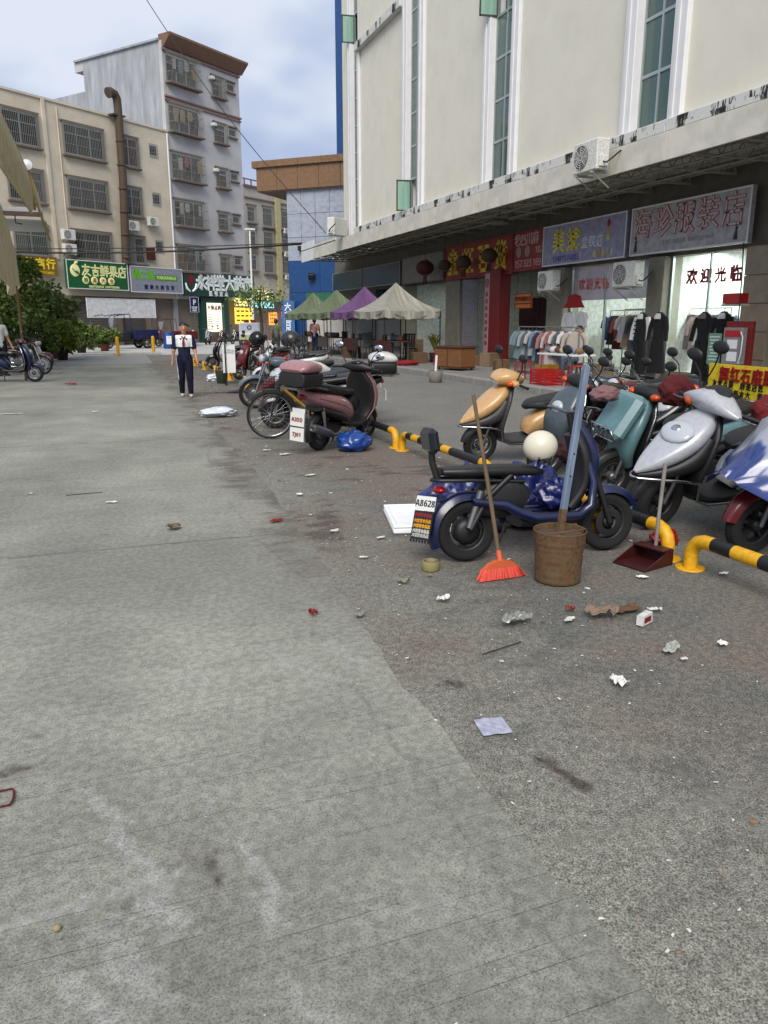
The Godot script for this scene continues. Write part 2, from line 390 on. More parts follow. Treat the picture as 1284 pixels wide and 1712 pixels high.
	"是": [[2.4,.3,7.6,.3,7.6,4,2.4,4,2.4,.3],[2.4,2.1,7.6,2.1],[.4,5.2,9.6,5.2],[5,5.2,5,9],[5,7,8,7],[2.6,6.4,.4,10],[2,8,5,9.4,9.6,9.6]],
	"仁": [[3,0,.4,5],[2,3,2,10],[4.8,2.6,9,2.6],[4,8.6,9.8,8.6]],
	"室": [[5,0,5,1.2],[.8,3.2,.8,1.6,9.2,1.6,9.2,3.2],[2,3.8,8,3.8],[5,3.8,2.6,6,7.6,6],[5,6,5,9.6],[2,7.8,8,7.8],[.4,9.7,9.6,9.7]],
}
func glyph(g: G, ch: String, x: float, y: float, s: float, w: float, z: float, d := 0.012, sx := 1.0):
	if not GL.has(ch): return
	for st in GL[ch]:
		var sn: Array = st
		for i in range(0, sn.size() - 2, 2):
			var a := Vector2(x + (sn[i] / 10.0 - 0.5) * s * sx, y + (0.5 - sn[i + 1] / 10.0) * s)
			var b := Vector2(x + (sn[i + 2] / 10.0 - 0.5) * s * sx, y + (0.5 - sn[i + 3] / 10.0) * s)
			var dv := b - a
			g.box(Vector3((a.x + b.x) / 2, (a.y + b.y) / 2, z + d / 2), Vector3(dv.length() + w * 0.8, w, d), Basis(Vector3(0, 0, 1), dv.angle()))
func writing(p: Node, txt: String, x0: float, x1: float, y: float, s: float, w: float, z: float, m: Material, sx := 1.0):
	for i in txt.length():
		var g := G.new()
		glyph(g, txt[i], x0 + (x1 - x0) * (i + 0.5) / txt.length(), y, s, w, z, 0.012, sx)
		if g.v.size(): part(p, "character", g, m)
var fonts := {}
func latin(p: Node, txt: String, x: float, y: float, h: float, z: float, m: Material, bold := true, d := 0.008, sx := 1.0) -> MeshInstance3D:
	var key := "b" if bold else "n"
	if not fonts.has(key):
		var f := SystemFont.new()
		f.font_names = PackedStringArray(["Droid Sans"])
		f.font_weight = 700 if bold else 400
		fonts[key] = f
	var tm := TextMesh.new()
	tm.text = txt; tm.font = fonts[key]; tm.font_size = 40; tm.pixel_size = h / 29.0; tm.depth = d; tm.curve_step = 2.0
	var o := part(p, "lettering", tm, m)
	o.position = V(x, y, z + d / 2)
	o.scale = V(sx, 1, 1)
	return o

func _ready():
	rng.seed = 20240
	sky_and_camera()
	textures()
	materials()
	ground()
	white_building()
	shops()
	far_buildings()
	blue_building()
	left_shops()
	rest()

func sky_and_camera():
	var cam := Camera3D.new()
	cam.name = "camera"
	cam.position = V(0, 1.5, 0)
	cam.rotation_degrees = V(-13.93, -20.56, 0)
	cam.fov = 67.3
	cam.near = 0.05; cam.far = 600
	add_child(cam); cam.current = true
	var env := Environment.new()
	env.background_mode = Environment.BG_SKY
	env.tonemap_mode = Environment.TONE_MAPPER_LINEAR
	env.tonemap_exposure = 1.5
	env.sdfgi_enabled = true; env.ssao_enabled = true; env.ssil_enabled = true
	var a := nz(71, 1.3, 5)
	var b := nz(72, 3.1, 4)
	var W := 1024
	var H := 512
	var tx := blend_tex("sky", func(x: int, y: int):
		var el := (0.5 - (y + 0.5) / H) * PI
		var az := (x + 0.5) / W * TAU
		var d := Vector3(cos(el) * cos(az), maxf(sin(el), 0.0) * 2.2, cos(el) * sin(az))
		var f := clampf(0.5 + a.get_noise_3dv(d * 1.5) * 1.2 + b.get_noise_3dv(d * 1.8) * 0.45, 0, 1)
		var q := Color(0.575, 0.63, 0.735).lerp(Color(0.735, 0.76, 0.81), smoothstep(0.15, 0.9, f))
		return q.lerp(Color(0.77, 0.80, 0.845), clampf(1.0 - sin(maxf(el, 0.0)) * 5.0, 0, 1) * 0.5), W, H)
	var sm := PanoramaSkyMaterial.new()
	sm.panorama = tx
	var sky := Sky.new()
	sky.sky_material = sm
	env.sky = sky
	env.background_energy_multiplier = 1.0
	var we := WorldEnvironment.new()
	we.name = "environment"; we.environment = env
	add_child(we)
	var sun := DirectionalLight3D.new()
	sun.name = "sun"
	sun.light_energy = 0.8; sun.light_angular_distance = 34; sun.light_color = Color(1.0, 0.975, 0.94)
	sun.shadow_enabled = true
	add_child(sun)
	sun.look_at_from_position(V(-3.4, 6.4, 6.2), V(0, 0, 0))

func materials():
	worn("cream", Color(0.83, 0.815, 0.755), 0.85, "faint", 0.2)
	worn("white_trim", Color(0.84, 0.84, 0.84), 0.6, "faint", 0.5)
	worn("fascia", Color(0.80, 0.785, 0.735), 0.7, "blotch", 0.35)
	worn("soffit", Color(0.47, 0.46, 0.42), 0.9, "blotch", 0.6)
	worn("truss", Color(0.60, 0.60, 0.55), 0.7, "blotch", 1.5)
	var mo := mat("mould", Color(1, 1, 1), 0.9)
	mo.albedo_texture = T["mould"]; mo.uv1_triplanar = true; mo.uv1_world_triplanar = true; mo.uv1_scale = V(0.45, 1.6, 0.28)
	glass("pane", Color(0.33, 0.43, 0.40), 0.62)
	glass("shop_glass", Color(0.8, 0.85, 0.85), 0.10)
	mat("alu", Color(0.66, 0.69, 0.68), 0.35, 0.6)
	worn("room_plaster", Color(0.70, 0.69, 0.66), 0.9, "faint", 0.4)
	worn("beige", Color(0.79, 0.75, 0.67), 0.9, "blotch", 0.2)
	worn("greywall", Color(0.71, 0.705, 0.70), 0.9, "blotch", 0.16)
	worn("cement", Color(0.66, 0.675, 0.69), 0.95, "streak", 0.13)
	worn("brownband", Color(0.50, 0.40, 0.37), 0.8, "blotch", 0.6)
	worn("cornice", Color(0.47, 0.35, 0.29), 0.8, "blotch", 0.6)
	mat("bars", Color(0.50, 0.49, 0.46), 0.6, 0.1)
	mat("unlit_tone_glass", Color(0.10, 0.115, 0.12), 0.12)  # opaque pane; the darkness of an unlit interior is painted into its colour
	mat("greenglass", Color(0.16, 0.27, 0.24), 0.15)
	worn("sillm", Color(0.42, 0.36, 0.32), 0.9, "blotch", 1.0)
	worn("acwhite", Color(0.83, 0.83, 0.80), 0.5, "dust", 1.3)
	mat("acgrille", Color(0.16, 0.16, 0.16), 0.6)
	mat("black", Color(0.06, 0.06, 0.065), 0.55)
	mat("blackgloss", Color(0.035, 0.035, 0.04), 0.2)
	worn("rubber", Color(0.085, 0.083, 0.08), 0.9, "fine", 3.0)
	worn("blackplastic", Color(0.10, 0.10, 0.105), 0.5, "dust", 2.0)
	worn("seatvinyl", Color(0.085, 0.085, 0.09), 0.45, "dust", 2.5)
	mat("chrome", Color(0.72, 0.72, 0.72), 0.18, 1.0)
	mat("steel", Color(0.45, 0.45, 0.45), 0.42, 0.8)
	worn("yellow", Color(0.86, 0.64, 0.08), 0.5, "dust", 2.0)
	worn("railblack", Color(0.09, 0.09, 0.09), 0.5, "dust", 2.0)
	var rs := mat("rust", Color(1, 1, 1), 0.85)
	rs.albedo_texture = T["rust"]; rs.uv1_triplanar = true; rs.uv1_scale = Vector3.ONE * 2.0
	rs.heightmap_enabled = true; rs.heightmap_texture = T["rust"]; rs.heightmap_scale = 0.25
	var wd := mat("wood", Color(1, 1, 1), 0.6)
	wd.albedo_texture = T["wood"]; wd.uv1_triplanar = true; wd.uv1_scale = V(1.0, 1.0, 1.0)
	worn("paleground", Color(0.70, 0.695, 0.68), 0.9, "blotch", 0.3)

# ---------------------------------------------------------------- ground
func edge_x(z: float) -> float:
	var d := -z
	var pts := [[-4, 1.05], [1.0, 1.08], [3.0, 1.13], [5.0, 1.32], [7, 1.45], [12, 1.62], [20, 1.92], [40, 2.3]]
	for i in pts.size() - 1:
		if d <= pts[i + 1][0]:
			return lerpf(pts[i][1], pts[i + 1][1], clampf((d - pts[i][0]) / (pts[i + 1][0] - pts[i][0]), 0, 1))
	return 2.3
func scuff(im: Image, x0: float, z0: float, x1: float, z1: float, wd: float, q: Color, st: float, X0: float, SX: float, Z0: float, SZ: float, sd: int):
	var r := RandomNumberGenerator.new()
	r.seed = sd
	var L := Vector2(x1 - x0, z1 - z0).length()
	for i in int(L * wd * 26000):
		var t := r.randf()
		var px := int((lerpf(x0, x1, t) + r.randfn() * wd * 0.5 - X0) / SX * im.get_width())
		var py := int((lerpf(z0, z1, t) + r.randfn() * wd * 0.5 - Z0) / SZ * im.get_height())
		if px >= 0 and py >= 0 and px < im.get_width() and py < im.get_height():
			im.set_pixel(px, py, im.get_pixel(px, py).lerp(q, st * r.randf()))
func ground():
	var n1 := nz(81, 0.35, 4)
	var n2 := nz(82, 1.4, 4)
	var n3 := nz(83, 5.0, 3)
	# concrete lane, colour map of X -7..2.6, Z -30..3
	blend_tex("lane_map", func(px: int, py: int):
		var X := -7.0 + 9.6 * px / 640.0
		var Z := -30.0 + 33.0 * py / 1600.0
		var a := n1.get_noise_2d(X, Z)
		var b := n2.get_noise_2d(X, Z * 0.7)
		var c := n3.get_noise_2d(X * 0.35, Z * 1.2)
		var s := 0.90 + a * 0.12 + b * 0.08 + c * 0.05
		var q := Color(s, s, s * 0.95)
		var e := edge_x(Z) - X        # distance inside the edge: brown dirt trodden over the rim
		var dirt := clampf((0.34 + b * 0.6 + c * 0.35 - e) * 1.7, 0, 0.8) * smoothstep(-2.0, -6.0, Z)
		q = q.lerp(Color(0.60, 0.56, 0.52), dirt)
		var wear := clampf(n1.get_noise_2d(X * 0.5 + 40, Z * 0.35) * 1.6 - 0.25, 0, 0.35)
		q = q.lerp(Color(0.72, 0.73, 0.70), wear)
		var spot := n3.get_noise_2d(X * 0.9 + 77, Z * 0.9)
		if spot > 0.6: q = q.lerp(Color(0.6, 0.57, 0.54), clampf((spot - 0.6) * 3.0, 0, 0.4))
		var jz := absf(fposmod(Z + 5.35 - X * 0.02, 5.0) - 0.0)
		if jz < 0.03 and e > 0.15: q = q.lerp(Color(0.45, 0.45, 0.42), 0.38 + 0.3 * b)
		return q, 640, 1600)
	var im: Image = T["lane_map"].get_image()
	var wh := Color(1, 1, 0.99)
	for s in [[-.15, -2.45, -.02, -2.2, .035, .5], [-.06, -2.18, .08, -1.86, .03, .75], [.02, -1.85, .09, -1.72, .05, .6], [.30, -1.98, .36, -1.7, .02, .6], [.28, -1.76, .34, -1.62, .03, .5], [-.5, -1.85, .13, -1.93, .016, .9], [-.10, -1.80, .02, -1.5, .06, .35], [-.2, -1.7, .0, -1.35, .03, .5], [.3, -1.45, .42, -1.25, .03, .5], [.22, -2.3, .24, -2.2, .015, .5], [.62, -3.35, .85, -2.9, .07, .35], [.95, -3.3, 1.04, -3.0, .05, .5], [.5, -1.6, .8, -1.55, .03, .25]]:
		scuff(im, s[0], s[1], s[2], s[3], s[4], wh, s[5] * 0.95, -7.0, 9.6, -30.0, 33.0, int(s[0] * 1000) + 5000)
	for s in [[.36, -1.27, .42, -1.2, .04, .5], [.1, -1.95, .22, -2.0, .06, .12], [-.6, -2.6, -.3, -2.65, .03, .5], [.2, -1.97, .21, -1.85, .02, .5]]:
		scuff(im, s[0], s[1], s[2], s[3], s[4], Color(0.36, 0.31, 0.30), s[5] * 0.5, -7.0, 9.6, -30.0, 33.0, int(s[0] * 1000) + 7000)
	# hairline cracks wandering along the rim and across the slabs
	var crk := RandomNumberGenerator.new()
	crk.seed = 314
	for k in [0, 2, 5, 6, 7]:
		var x: float = [1.02, 0.9, 1.1, -0.6, -1.6, 0.2, 1.2, -2.4, 0.6][k]
		var z: float = [-0.8, -2.4, -4.2, -3.0, -6.0, -7.5, -8.0, -9.0, -11.5][k]
		var dx: float = [0.02, 0.05, 0.03, 0.5, 0.2, -0.6, 0.05, 0.7, 0.4][k]
		for i in 90:
			var x2 := x + dx * 0.03 + crk.randfn() * 0.012
			var z2 := z - 0.025 * (1.0 - absf(dx) * 0.7) + crk.randfn() * 0.008
			for j in 5:
				var px := int((lerpf(x, x2, j / 4.0) + 7.0) / 9.6 * 640)
				var py := int((lerpf(z, z2, j / 4.0) + 30.0) / 33.0 * 1600)
				if px > 0 and px < 640 and py > 0 and py < 1600 and lerpf(x, x2, j / 4.0) < edge_x(z) - 0.01: im.set_pixel(px, py, im.get_pixel(px, py).lerp(Color(0.5, 0.49, 0.47), 0.06))
			x = x2; z = z2
	T["lane_map"] = ImageTexture.create_from_image(im)
	var lane := mat("lane", Color(0.705, 0.705, 0.685), 0.92)
	# broom grooves: thin irregular lines running across the lane, in the fine tile
	var ct: Image = T["concrete"].get_image()
	var r := RandomNumberGenerator.new()
	r.seed = 99
	var zc := 12.0
	while zc < 1010:
		var amp := r.randf_range(0.05, 0.26)
		var x0 := r.randi_range(0, 1023)
		var ln := r.randi_range(300, 1000)
		for k in ln:
			var xx := (x0 + k) % 1024
			var yy := int(zc + sin(xx * TAU / 1024.0 + zc) * 3.0)
			var f := sin(PI * k / ln) * amp * (0.6 + 0.8 * r.randf())
			for t in 2:
				var p := ct.get_pixel(xx, posmod(yy + t, 1024))
				ct.set_pixel(xx, posmod(yy + t, 1024), Color(p.r - f, p.g - f, p.b - f))
		zc += r.randf_range(16, 52)
	T["concrete"] = ImageTexture.create_from_image(ct)
	for m in [lane]:
		m.albedo_texture = T["concrete"]; m.uv1_triplanar = true; m.uv1_world_triplanar = true; m.uv1_scale = Vector3.ONE / 1.3
		m.heightmap_enabled = true; m.heightmap_texture = T["concrete"]; m.heightmap_scale = 0.3
		m.detail_enabled = true; m.detail_albedo = T["lane_map"]; m.detail_blend_mode = BaseMaterial3D.BLEND_MODE_MUL; m.detail_uv_layer = BaseMaterial3D.DETAIL_UV_2
		m.uv2_triplanar = true; m.uv2_world_triplanar = true
		m.uv2_scale = V(1 / 9.6, 1, 1 / 33.0); m.uv2_offset = V(7 / 9.6, 0, 30 / 33.0)
	var g := G.new()
	var rows := []
	var jr := nz(91, 2.2, 4)
	for i in 330:
		var z := 2.95 - i * 0.1
		var row := PackedVector3Array()
		for x in [-6.9, -3.0, 0.0]: row.append(V(x, 0.004, z))
		row.append(V(edge_x(z) + jr.get_noise_2d(z, 0) * 0.045, 0.004, z))
		row.append(V(edge_x(z) + jr.get_noise_2d(z, 0) * 0.045 + 0.012, -0.004, z))
		rows.append(row)
	g.grid(rows)
	for i in g.n.size(): g.n[i] = Vector3.UP
	struct_("concrete_lane", g, lane)
	# old asphalt strip with trodden dirt, X 0.6..9, Z -32..3
	blend_tex("strip_map", func(px: int, py: int):
		var X := 0.6 + 8.4 * px / 512.0
		var Z := -32.0 + 35.0 * py / 1400.0
		var a := n1.get_noise_2d(X + 31, Z)
		var b := n2.get_noise_2d(X * 0.8, Z)
		var c := n3.get_noise_2d(X * 0.6, Z * 1.1)
		var s := 0.74 + a * 0.10 + b * 0.09 + c * 0.06
		var q := Color(s * 0.985, s, s * 0.965)
		var brown := clampf(0.45 + a * 0.8 + b * 0.7 + c * 0.35, 0, 1) * smoothstep(-1.4, -3.0, Z + (X - 1.2) * -0.55) * smoothstep(4.6, 3.0, X + b * 0.8)
		q = q.lerp(Color(0.73, 0.655, 0.605), brown * 0.9)
		q = q.lerp(Color(0.40, 0.37, 0.35), clampf(b * 1.5 + c - 0.35, 0, 0.55) * smoothstep(-3.5, -6.0, Z) * smoothstep(4.2, 3.0, X))
		if X > 3.9: q = q.lerp(Color(0.80, 0.80, 0.79), 0.55)
		var cr := edge_x(Z) + 0.05 + b * 0.02
		if X < cr + 0.9: q = q.lerp(Color(0.86, 0.87, 0.82), clampf(1.0 - (X - cr) / 0.9 + c * 0.7 + b * 0.4, 0, 0.85) * (1.0 - brown))
		return q, 512, 1400)
	var sim: Image = T["strip_map"].get_image()
	for s in [[1.37, -2.1, 1.42, -1.85, .03, .22], [1.3, -2.75, 1.36, -2.68, .04, .2], [1.28, -2.4, 1.3, -2.36, .02, .2]]:
		scuff(sim, s[0], s[1], s[2], s[3], s[4], Color(0.33, 0.27, 0.25), s[5], 0.6, 8.4, -32.0, 35.0, int(s[0] * 1000) + 9000)
	T["strip_map"] = ImageTexture.create_from_image(sim)
	var asph := mat("asphalt", Color(0.68, 0.67, 0.65), 0.92)
	asph.albedo_texture = T["aggregate"]; asph.uv1_triplanar = true; asph.uv1_world_triplanar = true; asph.uv1_scale = Vector3.ONE / 1.15
	asph.heightmap_enabled = true; asph.heightmap_texture = T["aggregate"]; asph.heightmap_scale = 0.3
	var strip: StandardMaterial3D = asph.duplicate()
	strip.albedo_color = Color(0.885, 0.865, 0.84)
	strip.detail_enabled = true; strip.detail_albedo = T["strip_map"]; strip.detail_blend_mode = BaseMaterial3D.BLEND_MODE_MUL; strip.detail_uv_layer = BaseMaterial3D.DETAIL_UV_2
	strip.uv2_triplanar = true; strip.uv2_world_triplanar = true
	strip.uv2_scale = V(1 / 8.4, 1, 1 / 35.0); strip.uv2_offset = V(-0.6 / 8.4, 0, 32 / 35.0)
	g = G.new()
	g.quad(V(0.65, 0, 2.9), V(8.72, 0, 2.9), V(8.72, 0, -31.8), V(0.65, 0, -31.8))
	struct_("asphalt_strip", g, strip)
	g = G.new()
	g.quad(V(-250, -0.006, 60), V(250, -0.006, 60), V(250, -0.006, -380), V(-250, -0.006, -380))
	struct_("ground", g, asph)
	g = G.new()
	g.quad(V(-7, 0.002, -29.9), V(2.15, 0.002, -29.9), V(2.4, 0.002, -37.2), V(-7, 0.002, -37.2))
	var fl := worn("farlane", Color(0.665, 0.67, 0.645), 0.9, "concrete", 0.7)
	struct_("far_lane", g, fl)
	g = G.new()
	g.quad(V(-30, 0.003, -37.3), V(70, 0.003, -37.3), V(70, 0.003, -130), V(-30, 0.003, -130))
	struct_("cross_street", g, M["paleground"])
	# low concrete step in front of the parked tricycles
	g = G.new()
	g.cbox(V(-0.6, 0.05, -38.0), V(7.4, 0.1, 0.5), 0.02)
	struct_("kerb_step", g, worn("kerbpale", Color(0.66, 0.65, 0.62), 0.9, "blotch", 0.8))
	# raised pavement on the right with kerb stones
	g = G.new()
	g.quad(V(8.98, 0.15, 6), V(12.6, 0.15, 6), V(12.6, 0.15, -42), V(8.98, 0.15, -42))
	var pave := worn("paving", Color(0.47, 0.46, 0.44), 0.9, "blotch", 0.4)
	var pv := struct_("pavement", g, pave)
	var kg := G.new()
	kg.cbox(V(0, 0, 0), V(0.24, 0.22, 0.985), 0.02)
	var km := kg.mesh()
	var kst := worn("kerbstone", Color(0.52, 0.515, 0.50), 0.9, "blotch", 0.9)
	for i in 46:
		var k := part(pv, "kerb_stone", km, kst)
		k.position = V(8.85 + rng.randf_range(-.008, .008), 0.05, 4.5 - i)
		k.rotation.y = rng.randf_range(-.008, .008)

# ---------------------------------------------------------------- white building with arcade (local x = world z, local z = towards the lane)
func ac_unit(label: String, at: Vector3, turn: float, sc := 1.0, bracket := true):
	var t := thing("air_conditioner", label, "air conditioner", at, turn, "outdoor air conditioning units")
	var g := G.new()
	g.cbox(V(0, 0.30, 0), V(0.82, 0.58, 0.30), 0.02)
	part(t, "casing", g, M["acwhite"])
	g = G.new()
	for k in 5: g.lathe([Vector2(0.05 + k * 0.043, 0.0), Vector2(0.056 + k * 0.043, 0.006), Vector2(0.062 + k * 0.043, 0.0)], 20, Basis(Vector3.RIGHT, PI / 2), V(-0.13, 0.30, 0.166))
	for k in 4: g.box(V(-0.13, 0.30, 0.166), V(0.46, 0.008, 0.006), Basis(Vector3(0, 0, 1), k * PI / 4))
	part(t, "fan_guard", g, M["acwhite"])
	g = G.new()
	g.lathe([Vector2(0.0, 0.0), Vector2(0.235, 0.0), Vector2(0.235, -0.01)], 24, Basis(Vector3.RIGHT, PI / 2), V(-0.13, 0.30, 0.156))
	part(t, "fan_recess", g, M["acgrille"])
	g = G.new()
	for k in 3: g.box(V(-0.13, 0.30, 0.160) + Basis(Vector3(0, 0, 1), k * TAU / 3) * V(0, 0.1, 0), V(0.07, 0.17, 0.004), Basis(Vector3(0, 0, 1), k * TAU / 3) * Basis(Vector3.UP, 0.2))
	g.ell(V(-0.13, 0.30, 0.162), V(0.045, 0.045, 0.01), 10, 5)
	part(t, "fan_blades", g, mat("acfan", Color(0.35, 0.35, 0.35), 0.5))
	bx(t, "service_panel", V(0.20, 0.03, 0.151), V(0.395, 0.56, 0.156), M["acwhite"])
	bx(t, "valve_cover", V(0.411, 0.06, -0.1), V(0.45, 0.26, 0.1), M["acwhite"], 0.01)
	tb(t, "pipe", [V(0.44, 0.15, 0.02), V(0.52, 0.12, 0.0), V(0.56, 0.2, -0.1), V(0.55, 0.35, -0.3)], 0.018, M["black"], 6)
	if bracket:
		g = G.new()
		for s in [-0.28, 0.28]:
			g.box(V(s, -0.02, -0.04), V(0.035, 0.035, 0.46))
			g.tube([V(s, -0.03, 0.15), V(s, -0.3, -0.26)], 0.015, 5)
		part(t, "bracket", g, M["truss"])
	t.scale = Vector3.ONE * sc
	return t
func white_building():
	var A := thing("arcade_building", "tall cream building with green strip windows above the arcade of shops", "building", V(10.5, 0, 0), -PI / 2)
	var top := 21.0
	var xs := [[-33.4, -32.5], [-30.75, -26.1], [-24.3, -20.3], [-18.4, -14.25], [-12.45, -8.3], [-6.5, 5.0]]
	for i in xs.size():
		var a: float = xs[i][0]
		var b: float = xs[i][1]
		var zo := -0.2 if i == 0 else 0.0
		if i == 1:
			bx(A, "wall_panel", V(a, 4.85, -0.35), V(-28.0, top, zo), M["cream"])
			bx(A, "wall_panel", V(-27.97, 4.85, -0.35), V(b, top, zo), M["cream"])
			var g := G.new()
			g.cbox(V(-28.4, 11.5, 0.10), V(4.7, 0.28, 0.2), 0.02)
			part(A, "moulding", g, M["mould"])
			bx(A, "panel_border", V(-30.72, 4.9, 0.002), V(-30.5, 11.36, 0.10), M["white_trim"], 0.01)
		else:
			bx(A, "wall_panel", V(a, 4.85, -0.35), V(b, top, zo), M["cream"])
	var ws := [[-32.12, -31.15, 0.36, -0.2], [-25.7, -24.7, 0.38, 0.0], [-19.92, -18.8, 0.36, 0.0], [-13.88, -12.8, 0.35, 0.0], [-8.0, -6.9, 0.3, 0.0]]
	var slat := G.new()
	for k in 6: slat.box(V(0, k * 0.16 + 0.05, -0.30), V(1.0, 0.02, 0.05), Basis(Vector3.RIGHT, 0.5))
	var slat_mesh := slat.mesh()
	for i in ws.size():
		var a: float = ws[i][0]
		var b: float = ws[i][1]
		var fw: float = ws[i][2]
		var zo: float = ws[i][3]
		for s in [[a - fw, a], [b, b + fw]]:
			bx(A, "pilaster", V(s[0], 4.86, -0.36), V(s[1], top, zo + 0.10), M["white_trim"], 0.015)
			bx(A, "pilaster_fillet", V(s[0] + fw * 0.3, 4.9, zo + 0.101), V(s[0] + fw * 0.55, top, zo + 0.13), M["white_trim"], 0.008)
		var w := Node3D.new()
		w.name = "strip_window"; A.add_child(w, true)
		w.position = V((a + b) / 2, 5.12, zo - 0.12)
		var wd := b - a
		var fr := G.new()
		for s in [-1, 0, 1]: fr.box(V(s * (wd / 2 - 0.025), 7.5, 0), V(0.05, 15.0, 0.07))
		part(w, "mullion", fr, M["alu"])
		bx(A, "spandrel", V(a, 4.86, -0.36), V(b, 5.08, zo - 0.02), M["mould"])
		for k in 15:
			bx(w, "transom", V(-wd / 2 + 0.05, k * 1.0 - 0.03, -0.028), V(wd / 2 - 0.05, k * 1.0 + 0.03, 0.028), M["alu"])
			for s in [-1, 1]:
				if (i == 1 and k == 0 and s == -1) or (i == 0 and k == 7 and s == -1) or (i == 2 and k == 4 and s == -1): continue
				var p := bx(w, "pane", V(-wd / 4 + 0.03, 0.03, -0.006), V(wd / 4 - 0.03, 0.97, 0.006), M["pane"])
				p.position = V(s * wd / 4, k, 0)
				p.rotation = V(rng.randf_range(-.006, .006), rng.randf_range(-.008, .008), 0)
			if i >= 2 and k < 4:
				part(w, "blind", slat_mesh, M["alu"]).position = V(0, k, 0)
		# opened casements
		var op = {1: 0, 0: 7, 2: 4}.get(i, -1)
		if op >= 0:
			var cs := Node3D.new()
			cs.name = "open_casement"; w.add_child(cs, true)
			cs.position = V(-wd / 2 + 0.03, op, 0.02)
			cs.rotation.y = -1.75
			var cg := G.new()
			for q in [[0.0, 0.0, 0.04, 0.98], [0.46, 0.0, 0.5, 0.98], [0.0, 0.0, 0.5, 0.04], [0.0, 0.94, 0.5, 0.98]]: cg.span(V(q[0], q[1], -0.015), V(q[2], q[3], 0.015))
			part(cs, "casement_frame", cg, mat("casement", Color(0.17, 0.19, 0.19), 0.5))
			bx(cs, "pane", V(0.041, 0.041, -0.004), V(0.459, 0.939, 0.004), glass("casement_pane", Color(0.55, 0.72, 0.63), 0.55))
	# rooms behind the glass
	bx(A, "back_wall", V(-33.4, 4.8, -4.0), V(5, top, -3.7), M["room_plaster"])
	for k in 6: bx(A, "floor_slab", V(-33.4, 4.70 + k * 3.2, -3.7), V(5, 4.9 + k * 3.2, -0.37), M["room_plaster"])
	bx(A, "roof_slab", V(-33.5, top, -12), V(5.1, top + 0.4, 0.2), M["cream"])
	bx(A, "end_wall", V(-33.8, 4.85, -12), V(-33.41, top, -0.35), M["cream"])
	# ledge, fascia, soffit
	for i in 14:
		bx(A, "ledge", V(-30.9 + i * 2.6, 4.90, 0.003), V(-30.9 + i * 2.6 + 2.597, 5.12, 0.19), M["mould"], 0.012)
	for i in 15:
		bx(A, "fascia_board", V(-33.4 + i * 2.6, 4.40, 0.15), V(-33.4 + i * 2.6 + 2.592, 4.895, 0.2), M["fascia"], 0.006)
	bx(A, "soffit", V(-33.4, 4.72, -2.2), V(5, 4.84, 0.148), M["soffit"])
	# sheet canopy running on past the corner
	bx(A, "canopy_sheet", V(-39.2, 4.86, -2.3), V(-33.41, 4.9, 0.2), M["fascia"])
	bx(A, "canopy_board", V(-39.2, 4.34, 0.16), V(-37.0, 5.2, 0.2), M["white_trim"], 0.004)
	bx(A, "canopy_board", V(-36.99, 4.37, 0.16), V(-33.41, 5.0, 0.2), M["fascia"], 0.004)
	# steel trusses under the overhang
	var tg := G.new()
	tg.box(V(0, 0.30, -1.02), V(0.06, 0.05, 2.3)); tg.box(V(0, 0.02, -1.02), V(0.05, 0.04, 2.3))
	for k in 7:
		var z0 := 0.1 - k * 0.325
		tg.tube([V(0, 0.03, z0), V(0, 0.29, z0 - 0.16)], 0.014, 5)
		tg.tube([V(0, 0.29, z0 - 0.16), V(0, 0.03, z0 - 0.325)], 0.014, 5)
	var tm := tg.mesh()
	for i in 28:
		part(A, "truss", tm, M["truss"]).position = V(-38.9 + i * 1.28, 4.40, 0.0)
	for z in [-0.15, -0.8, -1.5, -2.1]:
		bx(A, "purlin", V(-39.1, 4.62 if z > -1 else 4.55, z - 0.03), V(0, 4.68 if z > -1 else 4.61, z + 0.03), M["truss"])
	for z in [-0.45, -1.2]:
		tb(A, "conduit", [V(-39, 4.40, z), V(-28, 4.38, z), V(-16, 4.41, z), V(-3, 4.40, z)], 0.02, M["truss"], 5)
	# ground floor frame: beam over the shops, back wall, floor, pillars
	bx(A, "lintel", V(-41.5, 2.95, -2.6), V(5, 4.72, -2.25), worn("lintelm", Color(0.42, 0.40, 0.36), 0.9, "blotch", 0.5))
	bx(A, "shop_back_wall", V(-41.5, 0.1, -7.0), V(5, 3.3, -6.7), worn("shopwall", Color(0.74, 0.74, 0.72), 0.9, "dust", 0.5))
	bx(A, "shop_floor", V(-41.5, 0.05, -7.0), V(5, 0.145, -2.1), worn("shopfloor", Color(0.5, 0.48, 0.45), 0.5, "blotch", 0.5))
	bx(A, "shop_ceiling", V(-41.5, 3.28, -7.0), V(5, 3.4, -2.61), M["room_plaster"])
	for z in [-41.4, -31.1, -26.2, -20.0, -15.35, -12.2, -5.8]:
		bx(A, "party_wall", V(z - 0.08, 0.146, -6.7), V(z + 0.08, 3.279, -2.61), M["shopwall"])
	for q in [[-26.85, -25.7], [-19.95, -19.1], [-15.6, -15.05], [-12.6, -11.9], [-31.3, -30.9]]:
		bx(A, "pillar", V(q[0], 0.15, -2.55), V(q[1], 2.95, -2.0), worn("pillarm", Color(0.50, 0.475, 0.42), 0.8, "blotch", 0.6), 0.02)
	for q in [[-12.6, -11.9]]:
		for k in 5: bx(A, "pillar_tile", V(q[0] - 0.01, 0.2 + k * 0.55, -1.999), V(q[1] + 0.01, 0.735 + k * 0.55, -1.98), worn("tilebeige", Color(0.55, 0.50, 0.43), 0.5, "blotch", 0.8), 0.004)
	# rest of the block, behind
	bx(A, "rear_wall", V(-33.4, 0.1, -12), V(5, top, -11.7), M["cream"])
	ac_unit("white air conditioner standing on the fascia ledge of the cream building", V(9.98, 4.46, -14.5), -PI / 2, 1.02)
